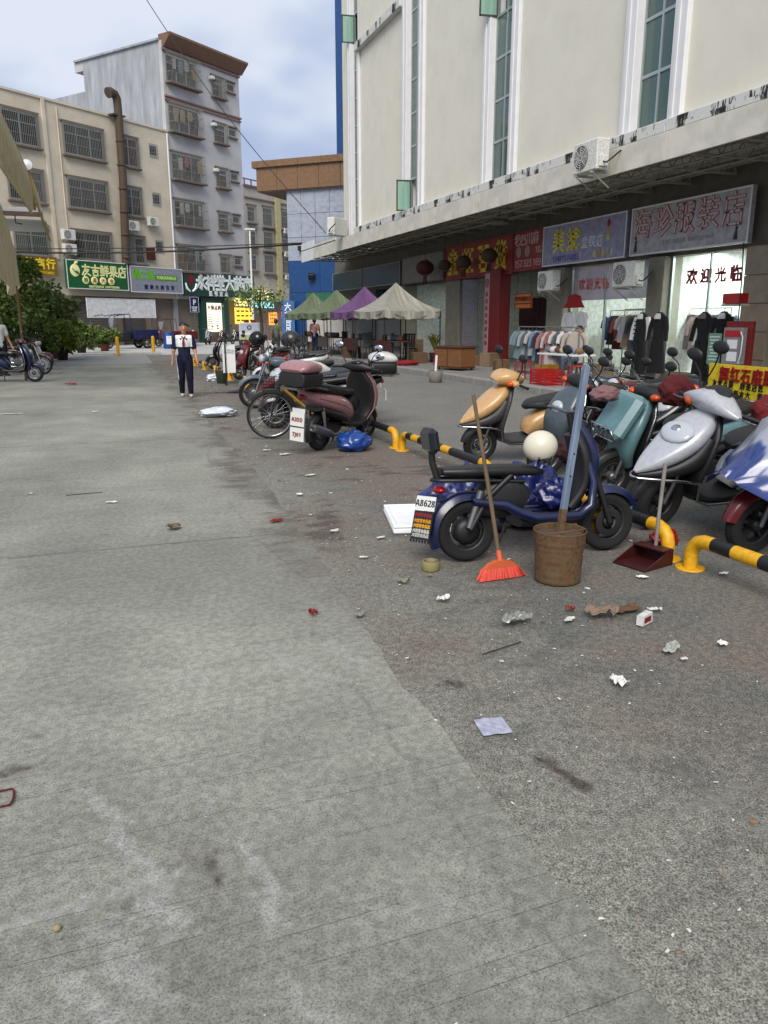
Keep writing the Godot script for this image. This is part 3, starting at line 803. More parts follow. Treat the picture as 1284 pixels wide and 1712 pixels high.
	ac_unit("white air conditioner on bracket between the two clothing shops", V(11.95, 2.27, -15.6), -PI / 2, 0.98)
	ac_unit("white air conditioner on bracket beside the orange hanging notice", V(11.95, 2.3, -19.0), -PI / 2, 0.9)
	ac_unit("white air conditioner at the far corner of the canopy", V(10.05, 4.92, -32.3), -PI / 2 - 0.9, 1.2, false)

# ---------------------------------------------------------------- shop fronts along the pavement
func board(called: String, label: String, at: Vector3, turn: float, w: float, h: float, m: Material, fm: Material, th := 0.10, fr := 0.035, category := "sign") -> Node3D:
	var t := thing(called, label, category, at, turn)
	var g := G.new()
	g.cbox(V(0, 0, -th / 2), V(w, h, th), 0.004)
	part(t, "panel", g, m)
	if fr > 0:
		for q in [[-w / 2, h / 2 - fr, w / 2, h / 2], [-w / 2, -h / 2, w / 2, -h / 2 + fr], [-w / 2, -h / 2 + fr, -w / 2 + fr, h / 2 - fr], [w / 2 - fr, -h / 2 + fr, w / 2, h / 2 - fr]]:
			bx(t, "frame_bar", V(q[0], q[1], 0.002), V(q[2], q[3], 0.018), fm)
	return t
func lantern(label: String, at: Vector3, r: float, m: Material):
	var t := thing("paper_lantern", label, "lantern", at, 0, "lanterns hanging under the arcade")
	var g := G.new()
	var rows := []
	for i in 9:
		var a := -1.25 + 2.5 * i / 8.0
		var ring := PackedVector3Array()
		for k in 24:
			var w := TAU * k / 24
			var rr := r * cos(a) * (1.0 if k % 2 else 0.955)
			ring.append(V(cos(w) * rr, sin(a) * r * 0.8, sin(w) * rr))
		rows.append(ring)
	g.grid(rows, true, false)
	part(t, "shade", g, m)
	g = G.new()
	for s in [-1, 1]: g.lathe([Vector2(r * 0.36, s * r * 0.74), Vector2(r * 0.36, s * r * 0.86), Vector2(0, s * r * 0.86)], 12)
	part(t, "rim", g, M["brownband"])
	g = G.new()
	for k in 9:
		var w := TAU * k / 9
		g.tube([V(cos(w) * 0.05, -r * 0.86, sin(w) * 0.05), V(cos(w) * 0.07, -r * 1.75, sin(w) * 0.07)], 0.012, 4)
	part(t, "tassel", g, m)
	tb(t, "cord", [V(0, r * 0.86, 0), V(0, 4.72 - at.y, 0)], 0.008, M["black"], 4)
func garment(called: String, label: String, at: Vector3, turn: float, w: float, h: float, m: Material, kind := 0, group := "") -> Node3D:
	# kind 0 top with sleeves, 1 dress, 2 trousers; hung on a hanger
	var t := thing(called, label, "clothes", at, turn, group)
	var g := G.new()
	var rows := []
	var N := 12
	for i in N + 1:
		var f := float(i) / N
		var y := -f * h
		var hw := w * 0.5
		if kind == 0: hw = w * lerpf(0.16, 0.34, smoothstep(0.0, 0.1, f)) + w * 0.05 * f
		elif kind == 1: hw = w * (0.30 + 0.2 * f * f)
		else: hw = w * 0.30
		var ring := PackedVector3Array()
		for k in 20:
			var a := TAU * k / 20
			ring.append(V(cos(a) * hw, y - absf(cos(a)) * w * 0.06 * (1.0 - f), sin(a) * (0.035 + 0.05 * f) * (1.0 + 0.25 * sin(a * 5.0 + at.z * 7.0) * f)))
		rows.append(ring)
	g.grid(rows, true)
	if kind == 2:
		g = G.new()
		for s in [-1, 1]: g.tube([V(s * w * 0.15, 0, 0), V(s * w * 0.17, -h * 0.5, 0.01), V(s * w * 0.19, -h, 0)], [w * 0.2, w * 0.17, w * 0.15], 10)
		g.box(V(0, -0.02, 0), V(w * 0.62, 0.06, 0.1))
	part(t, "fabric", g, m)
	if kind == 0:
		for s in [-1, 1]:
			g = G.new()
			g.tube([V(s * w * 0.26, -h * 0.07, 0), V(s * w * 0.44, -h * 0.24, 0.01), V(s * w * 0.50, -h * 0.52, 0.03)], [w * 0.10, w * 0.105, w * 0.09], 9)
			part(t, "sleeve", g, m)
	tb(t, "hanger", [V(-w * 0.2, -0.02, 0), V(0, 0.035, 0), V(0.0, 0.08, 0), V(0.02, 0.10, 0)], 0.006, M["steel"], 5)
	return t
func cloth(key: String, col: Color) -> StandardMaterial3D:
	var m := worn(key, col, 0.9, "weave", 3.0, 0, 0, true)
	return m
func lamp_tube(at: Vector3, len: float, e: float, where: String, along_z := true):
	var t := thing("ceiling_lamp", "fluorescent tube on the ceiling " + where, "lamp", at, 0.0 if not along_z else PI / 2, "shop ceiling tubes")
	bx(t, "batten", V(-len / 2, 0.03, -0.04), V(len / 2, 0.08, 0.04), M["white_trim"])
	var g := G.new()
	g.tube([V(-len / 2, 0, 0), V(len / 2, 0, 0)], 0.02, 8)
	part(t, "lamp_tube", g, glow("tubeglow", Color(0.95, 1.0, 0.98), 6.0))
	var l := AreaLight3D.new()
	l.name = "tube_light"
	l.area_size = Vector2(len, 0.06)
	l.light_energy = e; l.light_color = Color(0.93, 1.0, 0.97); l.shadow_enabled = true
	l.area_range = 14.0
	t.add_child(l)
	l.position = V(0, -0.03, 0); l.rotation.x = -PI / 2
func shops():
	var q := -PI / 2
	# sign boards
	var s3 := board("shop_sign", "pale grey shop sign with pink outlined characters at right of the arcade", V(12.42, 3.555, -14.38), q, 3.66, 1.08, worn("s3panel", Color(0.66, 0.655, 0.665), 0.5, "dust", 0.4), M["white_trim"])
	for i in 5:
		var ch: String = "海珍服装店"[i]
		var x: float = -1.42 + i * 0.70
		var g := G.new()
		glyph(g, ch, x, 0.16, 0.60, 0.078, 0.0, 0.014)
		part(s3, "character", g, mat("s3edge", Color(0.60, 0.34, 0.36), 0.6))
		g = G.new()
		glyph(g, ch, x, 0.16, 0.60, 0.042, 0.002, 0.016)
		part(s3, "character_face", g, mat("s3face", Color(0.74, 0.66, 0.66), 0.6))
	latin(s3, "13977569228  15077521069", 0.1, -0.32, 0.09, 0.0, mat("s3text", Color(0.55, 0.53, 0.55), 0.6))
	for x in [-1.62, 1.50]:
		var g := G.new()
		g.tube([V(x, -0.45, 0.01), V(x, -0.28, 0.01), V(x + 0.02, -0.2, 0.01)], [0.05, 0.02, 0.03], 6)
		g.ell(V(x, -0.15, 0.01), V(0.03, 0.04, 0.01), 8, 6)
		part(s3, "figure_print", g, mat("figprint", Color(0.2, 0.2, 0.22), 0.6))
	var s2 := board("shop_sign", "lilac shop sign with two yellow characters and blue phone number", V(12.42, 3.55, -18.26), q, 3.74, 1.08, worn("s2panel", Color(0.575, 0.57, 0.68), 0.5, "dust", 0.4), M["white_trim"])
	writing(s2, "美妮", -1.42, -0.02, 0.10, 0.56, 0.06, 0.0, mat("s2yellow", Color(0.85, 0.78, 0.12), 0.5))
	writing(s2, "童装店", 0.0, 0.98, -0.04, 0.27, 0.03, 0.0, mat("s2white", Color(0.85, 0.85, 0.9), 0.5))
	latin(s2, "13481576883", -0.72, -0.37, 0.15, 0.0, mat("s2blue", Color(0.16, 0.17, 0.5), 0.5), false)
	for k in 5:
		var g := G.new()
		g.ell(V(0.62 + k * 0.18, -0.36 + 0.06 * (k % 2), 0.004), V(0.075, 0.10, 0.012), 10, 6)
		part(s2, "printed_figure", g, mat("prt%d" % k, [Color(0.75, 0.7, 0.45), Color(0.6, 0.55, 0.5), Color(0.72, 0.66, 0.3), Color(0.55, 0.6, 0.62), Color(0.7, 0.68, 0.6)][k], 0.6))
	for k in 3:
		var g := G.new()
		g.ell(V(1.15, 0.0 + k * 0.17, 0.004), V(0.07, 0.09, 0.012), 10, 6)
		part(s2, "printed_figure", g, mat("prt%d" % (k + 5), [Color(0.72, 0.72, 0.35), Color(0.7, 0.55, 0.3), Color(0.5, 0.12, 0.12)][k], 0.6))
	var s1 := board("shop_sign", "long red shop sign with yellow characters behind lanterns", V(12.42, 3.52, -24.32), q, 4.95, 1.18, worn("s1panel", Color(0.50, 0.11, 0.09), 0.5, "dust", 0.4), M["s1panel"])
	writing(s1, "室旺百货", -2.35, 2.3, 0.02, 0.80, 0.12, 0.0, mat("s1yellow", Color(0.80, 0.66, 0.12), 0.5))
	var s1b := board("shop_sign", "red sign panel with pale phone numbers between yellow-lettered red sign and lilac sign", V(12.42, 3.54, -20.98), q, 1.66, 1.14, worn("s1bpanel", Color(0.52, 0.11, 0.10), 0.5, "dust", 0.4), M["s1panel"])
	writing(s1b, "老四川麻", -0.78, 0.6, 0.33, 0.33, 0.035, 0.0, mat("s1pale", Color(0.75, 0.62, 0.6), 0.5))
	latin(s1b, "182", 0.62, -0.02, 0.18, 0.0, M["s1pale"], false)
	latin(s1b, "157 323 169", 0.02, -0.36, 0.2, 0.0, M["s1pale"], false)
	for k in 2:
		var g := G.new()
		g.lathe([Vector2(0.0, 0), Vector2(0.16, 0), Vector2(0.16, 0.008)], 16, Basis(Vector3.RIGHT, PI / 2), V(-0.5 + k * 0.5, -0.02, 0.004))
		part(s1b, "printed_figure", g, mat("dishprint", Color(0.55, 0.45, 0.4), 0.6))
	board("shop_sign", "blank greyish beige sign board above the grey awning", V(12.42, 3.5, -28.95), q, 4.1, 1.05, worn("s0panel", Color(0.50, 0.47, 0.44), 0.6, "blotch", 0.5), M["lintelm"])
	board("shop_sign", "weathered blue glass sign panel above the purple awning", V(12.45, 3.48, -33.7), q, 4.9, 0.9, mat("bglass", Color(0.09, 0.20, 0.32), 0.25), M["truss"])
	board("shop_sign", "teal glass sign panel at the far end of the arcade", V(12.45, 3.48, -38.6), q, 4.7, 0.9, mat("bglass2", Color(0.16, 0.25, 0.26), 0.25), M["truss"])
	# lanterns
	var lm := worn("lanternred", Color(0.30, 0.10, 0.09), 0.8, "dust", 1.0)
	var lm2 := worn("lanternbrown", Color(0.27, 0.20, 0.13), 0.8, "dust", 1.0)
	lantern("dusty red lantern left of the red sign, above the grey awning", V(11.9, 3.42, -27.4), 0.34, lm)
	lantern("small brown lantern at the left end of the red sign", V(12.0, 3.42, -25.9), 0.24, lm2)
	lantern("brown lantern before the second character of the red sign", V(12.0, 3.42, -24.4), 0.27, lm2)
	lantern("brown lantern before the last character of the red sign", V(12.0, 3.5, -22.6), 0.27, lm2)
	var dl := thing("dish_lamp", "round dusty dish lamp under the soffit above the red sign", "lamp", V(11.6, 4.32, -21.3))
	var g0 := G.new()
	g0.lathe([Vector2(0.05, 0.16), Vector2(0.2, 0.12), Vector2(0.34, 0.0), Vector2(0.3, -0.05), Vector2(0, -0.06)], 18)
	part(dl, "dish", g0, M["pillarm"])
	tb(dl, "stem", [V(0, 0.14, 0), V(0, 0.4, 0)], 0.02, M["black"])
	# shop 3: glazed front, white lit interior
	var A3 := thing("shop_window", "large shop window with red welcome lettering under the pink-lettered sign", "shop window", V(12.75, 0.15, -13.83), q)
	for x in [-1.2, 0.0, 1.2]:
		bx(A3, "post", V(x - 0.025, 0, -0.03), V(x + 0.025, 2.8, 0.03), M["alu"])
	for x in [-0.6, 0.6]: bx(A3, "pane", V(x - 0.57, 0.25, -0.005), V(x + 0.57, 2.78, 0.005), M["shop_glass"])
	bx(A3, "base_panel", V(-1.2, 0, -0.05), V(1.2, 0.22, 0.05), M["pillarm"])
	writing(A3, "欢迎光临", -0.75, 0.95, 2.32, 0.30, 0.045, 0.012, mat("redletters", Color(0.55, 0.03, 0.03), 0.5))
	var A2 := thing("shop_window", "half-open shop window with pink welcome lettering under the lilac sign", "shop window", V(12.75, 0.15, -17.3), q)
	for x in [-1.75, -0.2, 1.65]: bx(A2, "post", V(x - 0.025, 0, -0.03), V(x + 0.025, 2.8, 0.03), M["alu"])
	bx(A2, "pane", V(-1.72, 1.9, -0.005), V(-0.23, 2.78, 0.005), glass("milky", Color(0.66, 0.62, 0.68), 0.7))
	bx(A2, "pane", V(-0.17, 1.9, -0.005), V(1.62, 2.78, 0.005), glass("milky", Color(0.66, 0.62, 0.68), 0.7))
	writing(A2, "欢迎光临", -1.45, -0.05, 2.32, 0.27, 0.035, 0.012, mat("pinkletters", Color(0.80, 0.42, 0.38), 0.5))
	lamp_tube(V(14.2, 3.12, -13.1), 1.2, 11.0, "of the right-hand lit shop, near the window at right")
	lamp_tube(V(14.2, 3.12, -14.5), 1.2, 11.0, "of the right-hand lit shop, near the window at left")
	lamp_tube(V(16.0, 3.12, -13.8), 1.2, 9.0, "at the back of the right-hand lit shop")
	lamp_tube(V(13.8, 3.12, -17.2), 1.2, 9.0, "at the front of the lilac-sign shop")
	lamp_tube(V(15.4, 3.12, -18.2), 1.2, 6.0, "at the back of the lilac-sign shop")
	lamp_tube(V(15.2, 3.12, -21.8), 1.2, 4.0, "of the red-sign shop")
	lamp_tube(V(14.6, 3.12, -28.6), 1.2, 3.0, "of the shop behind the grey canopy")
	# shelves with folded stock on the back walls
	for sh in [[-13.8, 2.3, "brightly lit right-hand"], [-17.4, 3.0, "lilac-sign"], [-23.0, 4.6, "red-sign"], [-28.6, 4.2, "beige-sign"]]:
		var t := thing("wall_shelf", "back wall shelf of folded stock in the %s shop" % sh[2], "shelf", V(16.98, 0.146, sh[0]), q)
		for k in 5:
			bx(t, "shelf_board", V(-sh[1] / 2, 0.45 + k * 0.5, 0), V(sh[1] / 2, 0.48 + k * 0.5, 0.35), M["white_trim"])
			var n := 7
			for i in n:
				var cc: Color = [Color(0.8, 0.8, 0.8), Color(0.15, 0.15, 0.17), Color(0.5, 0.35, 0.35), Color(0.35, 0.4, 0.5), Color(0.65, 0.55, 0.45), Color(0.75, 0.5, 0.5)][rng.randi() % 6]
				var x0: float = -sh[1] / 2 + sh[1] * (i + 0.1) / n
				bx(t, "folded_clothes", V(x0, 0.482 + k * 0.5, 0.03), V(x0 + sh[1] / n * 0.8, 0.482 + k * 0.5 + rng.randf_range(.1, .32), 0.33), cloth("stock%d" % (rng.randi() % 6), cc), 0.02)
		bx(t, "side_board", V(-sh[1] / 2 - 0.03, 0, 0), V(-sh[1] / 2 - 0.002, 2.6, 0.35), M["white_trim"])
		bx(t, "side_board", V(sh[1] / 2 + 0.002, 0, 0), V(sh[1] / 2 + 0.03, 2.6, 0.35), M["white_trim"])
	# display clothes on stands in front
	var gm := cloth("blackcloth", Color(0.05, 0.05, 0.055))
	var gw := cloth("whitecloth", Color(0.80, 0.80, 0.79))
	var spots := [[-15.15, "black and white striped top with black trousers on a display stand", 0], [-14.55, "black dress with white collar on a display stand", 1], [-13.55, "long black outfit on a display stand inside the lit window", 2], [-13.0, "black dress with pale top on a display stand at right of the lit window", 3]]
	for s in spots:
		var t := thing("dressed_stand", s[1], "mannequin", V(12.1 if s[2] < 2 else 12.45, 0.15, s[0]), q)
		tb(t, "pole", [V(0, 0.02, 0), V(0, 1.62, 0)], 0.012, M["chrome"], 6)
		var g := G.new()
		g.lathe([Vector2(0.18, 0.0), Vector2(0.17, 0.02), Vector2(0, 0.025)], 14)
		part(t, "foot", g, M["chrome"])
		g = G.new()
		g.sweep([[0, 1.55, 0.05, 0.05], [0, 1.47, 0.17, 0.07], [0, 1.3, 0.18, 0.10], [0, 1.08, 0.14, 0.09], [0, 0.9, 0.17, 0.10]], 2.3, 18)
		g.t = Transform3D.IDENTITY
		var o := part(t, "top", g, gm)
		o.rotation.y = PI / 2
		g = G.new()
		if s[2] == 0 or s[2] == 2:
			for sd in [-1, 1]: g.tube([V(sd * 0.08, 0.95, 0), V(sd * 0.10, 0.5, 0), V(sd * 0.11, 0.08, 0)], [0.10, 0.105, 0.12], 10)
			part(t, "trousers", g, gm)
		else:
			g.sweep([[0, 0.95, 0.16, 0.10], [0, 0.6, 0.22, 0.12], [0, 0.2, 0.27, 0.15]], 2.2, 20)
			part(t, "skirt", g, gm).rotation.y = PI / 2
		for sd in [-1, 1]:
			g = G.new()
			g.tube([V(sd * 0.19, 1.43, 0), V(sd * 0.27, 1.2, 0.02), V(sd * 0.30, 0.92, 0.05)], [0.06, 0.055, 0.05], 9)
			var sl := part(t, "sleeve", g, gw if s[2] == 0 else gm)
			if s[2] == 0:
				for k in 5:
					var st := G.new()
					st.tube([V(sd * (0.205 + k * 0.02), 1.36 - k * 0.09, 0.0), V(sd * (0.21 + k * 0.02), 1.335 - k * 0.09, 0.002)], 0.062, 9, false)
					part(sl, "stripe", st, gm)
		g = G.new()
		g.lathe([Vector2(0.11, 1.40), Vector2(0.10, 1.47), Vector2(0.06, 1.52)], 12, Basis.IDENTITY, V(0, 0, 0.03), 0.3, PI - 0.3)
		part(t, "collar", g, gw if s[2] != 2 else mat("greytop", Color(0.35, 0.33, 0.33), 0.8))
	for k in 2:
		garment("sleeveless_top", ["white sleeveless top hanging at left of the lilac-sign shop", "white printed top hanging beside the white sleeveless top"][k], V(12.25, 1.75, -18.35 + k * 0.55), q, 0.55, 0.75, gw, 0)
		garment("short_trousers", ["dark shorts hanging under the white sleeveless top", "grey shorts hanging under the white printed top"][k], V(12.25, 0.98, -18.35 + k * 0.55), q, 0.5, 0.6, gm if k == 0 else cloth("greycloth", Color(0.3, 0.3, 0.31)), 2)
	garment("shoulder_bag", "red and black bag display hanging above the white tops", V(12.2, 2.2, -18.1), q, 1.0, 0.35, cloth("redcloth", Color(0.55, 0.08, 0.07)), 1)
	# rail of children's clothes on the pavement
	var rk := thing("clothes_rail", "chrome rail of children's clothes standing on the pavement", "clothes rail", V(10.75, 0.15, -17.05), q)
	tb(rk, "top_bar", [V(-1.4, 1.21, 0), V(1.4, 1.21, 0)], 0.016, M["chrome"])
	for s in [-1.38, 1.38]:
		tb(rk, "upright", [V(s, 0, 0), V(s, 1.21, 0)], 0.016, M["chrome"])
		tb(rk, "foot", [V(s, 0.03, -0.25), V(s, 0.03, 0.25)], 0.016, M["chrome"])
	var cols := [Color(0.45, 0.53, 0.55), Color(0.42, 0.50, 0.53), Color(0.6, 0.62, 0.62), Color(0.32, 0.36, 0.40), Color(0.68, 0.67, 0.66), Color(0.40, 0.52, 0.62), Color(0.15, 0.17, 0.2), Color(0.62, 0.42, 0.42), Color(0.72, 0.68, 0.66), Color(0.60, 0.36, 0.36), Color(0.74, 0.73, 0.72), Color(0.3, 0.33, 0.35), Color(0.78, 0.77, 0.76), Color(0.66, 0.62, 0.58)]
	var cnm := ["teal grey", "pale teal", "light grey", "slate grey", "off-white", "sky blue", "black", "dusty pink", "cream", "coral pink", "white", "charcoal", "bright white", "sand"]
	for k in 14:
		garment("child_shirt", "%s child's shirt, number %s from the left on the pavement clothes rail" % [cnm[k], ["one", "two", "three", "four", "five", "six", "seven", "eight", "nine", "ten", "eleven", "twelve", "thirteen", "fourteen"][k]], V(10.75, 1.27, -18.3 + k * 0.19), q + 0.7 + rng.randf_range(-.25, .25), 0.58, rng.randf_range(.55, .85), cloth("kid%d" % k, cols[k]), 0, "children's shirts on the pavement rail")
	# red column with white notice, pink rooms, curtain, hanging notice of shop 1
	var rc := thing("red_column", "red painted column with a tall white notice in the red-sign shop", "column", V(12.25, 0.15, -22.8), q)
	bx(rc, "shaft", V(-0.18, 0, -0.4), V(0.5, 2.95, 0.0), worn("redpaint", Color(0.45, 0.08, 0.08), 0.6, "dust", 0.8), 0.01)
	var nt := bx(rc, "notice_board", V(-0.50, 0.25, -0.1), V(-0.182, 2.85, 0.0), worn("noticepink", Color(0.66, 0.55, 0.54), 0.6, "dust", 0.8), 0.01)
	var gq := G.new()
	gq.lathe([Vector2(0.10, 0), Vector2(0.13, 0.004), Vector2(0.10, 0.008)], 16, Basis(Vector3.RIGHT, PI / 2), V(-0.34, 2.55, 0.004))
	gq.box(V(-0.34, 2.55, 0.006), V(0.06, 0.14, 0.006))
	for k in 8: gq.box(V(-0.34, 2.2 - k * 0.22, 0.004), V(0.16, 0.13, 0.004)); 
	part(nt, "printing", gq, mat("noticered", Color(0.55, 0.2, 0.2), 0.6))
	var ct := thing("red_curtain", "dark red curtain hanging behind the orange notice", "curtain", V(12.9, 0.2, -21.2), q)
	var cg := G.new()
	var rw := []
	for i in 6:
		var row := PackedVector3Array()
		for k in 40: row.append(V(-0.9 + k * 0.045, 2.0 - i * 0.38, 0.05 * sin(k * 1.1) + 0.02 * sin(k * 0.37 + i)))
		rw.append(row)
	cg.grid(rw)
	part(ct, "cloth", cg, cloth("curtainred", Color(0.18, 0.03, 0.03)))
	tb(ct, "rod", [V(-0.95, 2.03, 0), V(0.95, 2.03, 0)], 0.015, M["steel"])
	var hn := board("hanging_notice", "orange notice with dark red characters hanging in the red-sign shop", V(12.2, 2.09, -20.75), q, 0.95, 0.44, worn("orangep", Color(0.68, 0.40, 0.10), 0.6, "dust", 1.0), M["redpaint"], 0.03, 0.02)
	writing(hn, "老四川麻红石", -0.44, 0.44, 0.06, 0.13, 0.018, 0.0, mat("darkred", Color(0.35, 0.06, 0.05), 0.6))
	bx(hn, "stripe", V(-0.42, -0.1, 0.001), V(0.42, -0.06, 0.006), M["darkred"])
	for s in [-0.4, 0.4]: tb(hn, "cord", [V(s, 0.22, -0.01), V(s, 0.87, -0.01)], 0.006, M["black"], 4)
	# folded shutter and inner door frames
	for z in [-25.5, -24.9]:
		var fd := thing("folding_door", "grey folding door leaf at the left of the red-sign shop%s" % ("" if z < -25.2 else ", nearer the opening"), "door", V(12.55, 0.15, z), q + (0.5 if z > -25.2 else -0.4))
		bx(fd, "leaf", V(-0.3, 0, -0.02), V(0.3, 2.75, 0.02), worn("greydoor", Color(0.45, 0.44, 0.46), 0.6, "dust", 0.7))
		for k in 4: bx(fd, "raised_panel", V(-0.22, 0.15 + k * 0.66, 0.021), V(0.22, 0.7 + k * 0.66, 0.03), M["greydoor"], 0.006)
	# wooden counter on the pavement
	var dk := thing("wooden_counter", "brown wooden counter with red notice on its side, on castors on the pavement", "counter", V(9.75, 0.15, -20.2), q + 0.32)
	bx(dk, "cabinet", V(-0.5, 0.1, -0.3), V(0.5, 0.62, 0.3), M["wood"], 0.01)
	bx(dk, "top", V(-0.54, 0.622, -0.34), V(0.54, 0.67, 0.34), worn("wooddark", Color(0.34, 0.20, 0.11), 0.5, "grain", 1.0), 0.008)
	bx(dk, "left_panel_edge", V(-0.04, 0.12, 0.301), V(0.0, 0.6, 0.306), M["wooddark"])
	bx(dk, "plinth", V(-0.5, 0.06, -0.3), V(0.5, 0.098, 0.3), M["wooddark"])
	for sx in [-0.42, 0.42]:
		for sz in [-0.24, 0.24]:
			var wg := G.new()
			wg.lathe([Vector2(0, -0.02), Vector2(0.035, -0.015), Vector2(0.035, 0.015), Vector2(0, 0.02)], 10, Basis(Vector3.RIGHT, PI / 2), V(sx, 0.037, sz))
			part(dk, "castor", wg, M["black"])
	var dn := bx(dk, "red_notice", V(-0.515, 0.14, -0.26), V(-0.502, 0.58, 0.26), M["redpaint"])
	var dnx := Node3D.new()
	dnx.name = "notice_lettering"; dn.add_child(dnx, true)
	dnx.position = V(-0.517, 0.36, 0); dnx.rotation.y = -PI / 2
	var dg := G.new()
	for k in 5:
		glyph(dg, "百货老四川"[k], -0.17 + k * 0.085, 0.15, 0.075, 0.014, 0.0, 0.003)
	for k in 4: dg.box(V(0, 0.03 - k * 0.07, 0.002), V(0.36 - 0.05 * (k % 2), 0.025, 0.003))
	var dl2 := MeshInstance3D.new()
	dl2.name = "print"; dl2.mesh = dg.mesh(); dl2.material_override = mat("cream_ink", Color(0.8, 0.68, 0.5), 0.6)
	dn.remove_child(dnx); dnx.free()
	dl2.position = V(-0.517, 0.36, 0); dl2.rotation.y = -PI / 2
	dn.add_child(dl2, true)
	# electric cabinet on the right pillar, green notice, yellow price board
	var eb := thing("meter_cabinet", "grey meter cabinet with cables on a red board on the right-hand pillar", "cabinet", V(11.85, 1.0, -12.0), q)
	bx(eb, "back_board", V(-0.32, -0.42, -0.09), V(0.36, 0.5, -0.03), M["redpaint"])
	bx(eb, "box", V(-0.24, -0.32, -0.03), V(0.24, 0.38, 0.10), worn("greymetal", Color(0.5, 0.5, 0.5), 0.4, "dust", 1.0), 0.01)
	bx(eb, "red_label", V(-0.2, 0.2, 0.101), V(0.2, 0.33, 0.104), mat("redlabel", Color(0.6, 0.1, 0.1), 0.5))
	bx(eb, "paper_label", V(-0.12, -0.02, 0.101), V(0.14, 0.15, 0.104), M["white_trim"])
	bx(eb, "paper_label", V(-0.1, -0.26, 0.101), V(0.15, -0.08, 0.104), M["white_trim"])
	tb(eb, "cable", [V(0.2, 0.3, 0.1), V(0.3, 0.2, 0.14), V(0.3, -0.1, 0.15), V(0.2, -0.3, 0.1)], 0.012, M["white_trim"], 6)
	tb(eb, "cable", [V(0.0, 0.5, 0.0), V(0.03, 1.2, 0.05), V(-0.05, 1.95, 0.02)], 0.012, M["black"], 6)
	var rsh := thing("red_wall_shelf", "small red box on a bracket above the meter cabinet", "box", V(11.95, 1.83, -12.25), q)
	bx(rsh, "box", V(-0.2, 0, -0.1), V(0.25, 0.2, 0.12), mat("redplastic", Color(0.55, 0.08, 0.07), 0.4), 0.01)
	bx(rsh, "bracket", V(-0.24, -0.04, -0.1), V(0.3, -0.002, 0.1), M["truss"])
	var gnn := board("pale_green_notice", "pale green printed notice sheet left of the meter cabinet", V(12.0, 0.95, -12.72), q, 0.36, 0.62, worn("greennote", Color(0.42, 0.55, 0.48), 0.8, "dust", 1.0), M["white_trim"], 0.012, 0.0)
	var gnt := G.new()
	for k in 8: gnt.box(V(0, 0.24 - k * 0.065, 0.002), V(0.28 - 0.04 * (k % 3), 0.028, 0.002))
	part(gnn, "printing", gnt, mat("noteink", Color(0.7, 0.78, 0.74), 0.8))
	var yb := thing("price_board", "yellow price board with red and black characters behind the silver scooter", "sign", V(5.95, 0.11, -5.85), q - 0.12)
	bx(yb, "panel", V(-0.55, 0.52, -0.015), V(0.75, 0.97, 0.015), worn("ybpanel", Color(0.86, 0.76, 0.12), 0.5, "dust", 0.8))
	writing(yb, "辉红石磨肠", -0.38, 0.42, 0.875, 0.13, 0.02, 0.015, M["redletters"])
	var yg := G.new()
	var kk := GL.keys()
	for r in 3:
		for k in 11:
			if (k + r * 2) % 5 == 4: continue
			glyph(yg, kk[(k * 7 + r * 11) % kk.size()], -0.44 + k * 0.085, 0.775 - r * 0.082, 0.066, 0.010, 0.015, 0.004)
	part(yb, "small_print", yg, M["black"])
	for s in [-0.45, 0.6]: tb(yb, "leg", [V(s, -0.11, 0.0), V(s, 0.52, 0.0)], 0.015, M["steel"])
	tb(yb, "foot", [V(-0.45, -0.095, -0.25), V(-0.45, -0.095, 0.25)], 0.015, M["steel"])
	tb(yb, "foot", [V(0.6, -0.095, -0.25), V(0.6, -0.095, 0.25)], 0.015, M["steel"])
	# street stalls goods near the rail: baskets, stools, table
	var tbk := thing("folding_table", "low folding table with goods in front of the lilac-sign shop", "table", V(9.9, 0.15, -14.9), q)
	bx(tbk, "table_top", V(-0.7, 0.62, -0.3), V(0.7, 0.65, 0.3), M["white_trim"])
	for sx in [-0.6, 0.6]:
		for sz in [-0.25, 0.25]: tb(tbk, "leg", [V(sx, 0, sz), V(sx * 0.95, 0.62, sz)], 0.014, M["steel"], 6)
	for k in 7:
		var gg := G.new()
		gg.ell(V(0, 0.075, 0), V(0.11, 0.075, 0.09), 10, 7)
		one("folded_bundle", "%s bundle, number %d from the left on the low folding table" % [["grey", "white", "brown", "cream", "dark", "pale blue", "tan"][k], k + 1], "goods", gg, cloth("bun%d" % k, [Color(.4, .4, .4), Color(.75, .75, .75), Color(.35, .22, .15), Color(.7, .65, .55), Color(.15, .15, .16), Color(.45, .53, .6), Color(.5, .4, .28)][k]), V(9.85, 0.805, -15.5 + k * 0.2), 0.0, "bundles on the low folding table")
	for k in 4:
		var st := thing("plastic_stool", "%s plastic stool on the pavement %s" % [["red", "red", "blue", "red"][k], ["beside the clothes rail", "under the grey awning", "inside the red-sign shop", "near the low folding table"][k]], "stool", [V(9.6, 0.15, -16.2), V(10.4, 0.15, -22.6), V(13.4, 0.146, -24.0), V(9.5, 0.15, -13.9)][k], k * 0.4)
		var sg := G.new()
		sg.cbox(V(0, 0.43, 0), V(0.28, 0.03, 0.28), 0.01)
		part(st, "seat", sg, mat("stool%d" % (1 if k == 2 else 0), Color(0.10, 0.22, 0.5) if k == 2 else Color(0.6, 0.05, 0.05), 0.4))
		for sx in [-1, 1]:
			for sz in [-1, 1]:
				tb(st, "leg", [V(sx * 0.12, 0.42, sz * 0.12), V(sx * 0.16, 0, sz * 0.16)], 0.018, M["stool1"] if k == 2 else M["stool0"], 5)
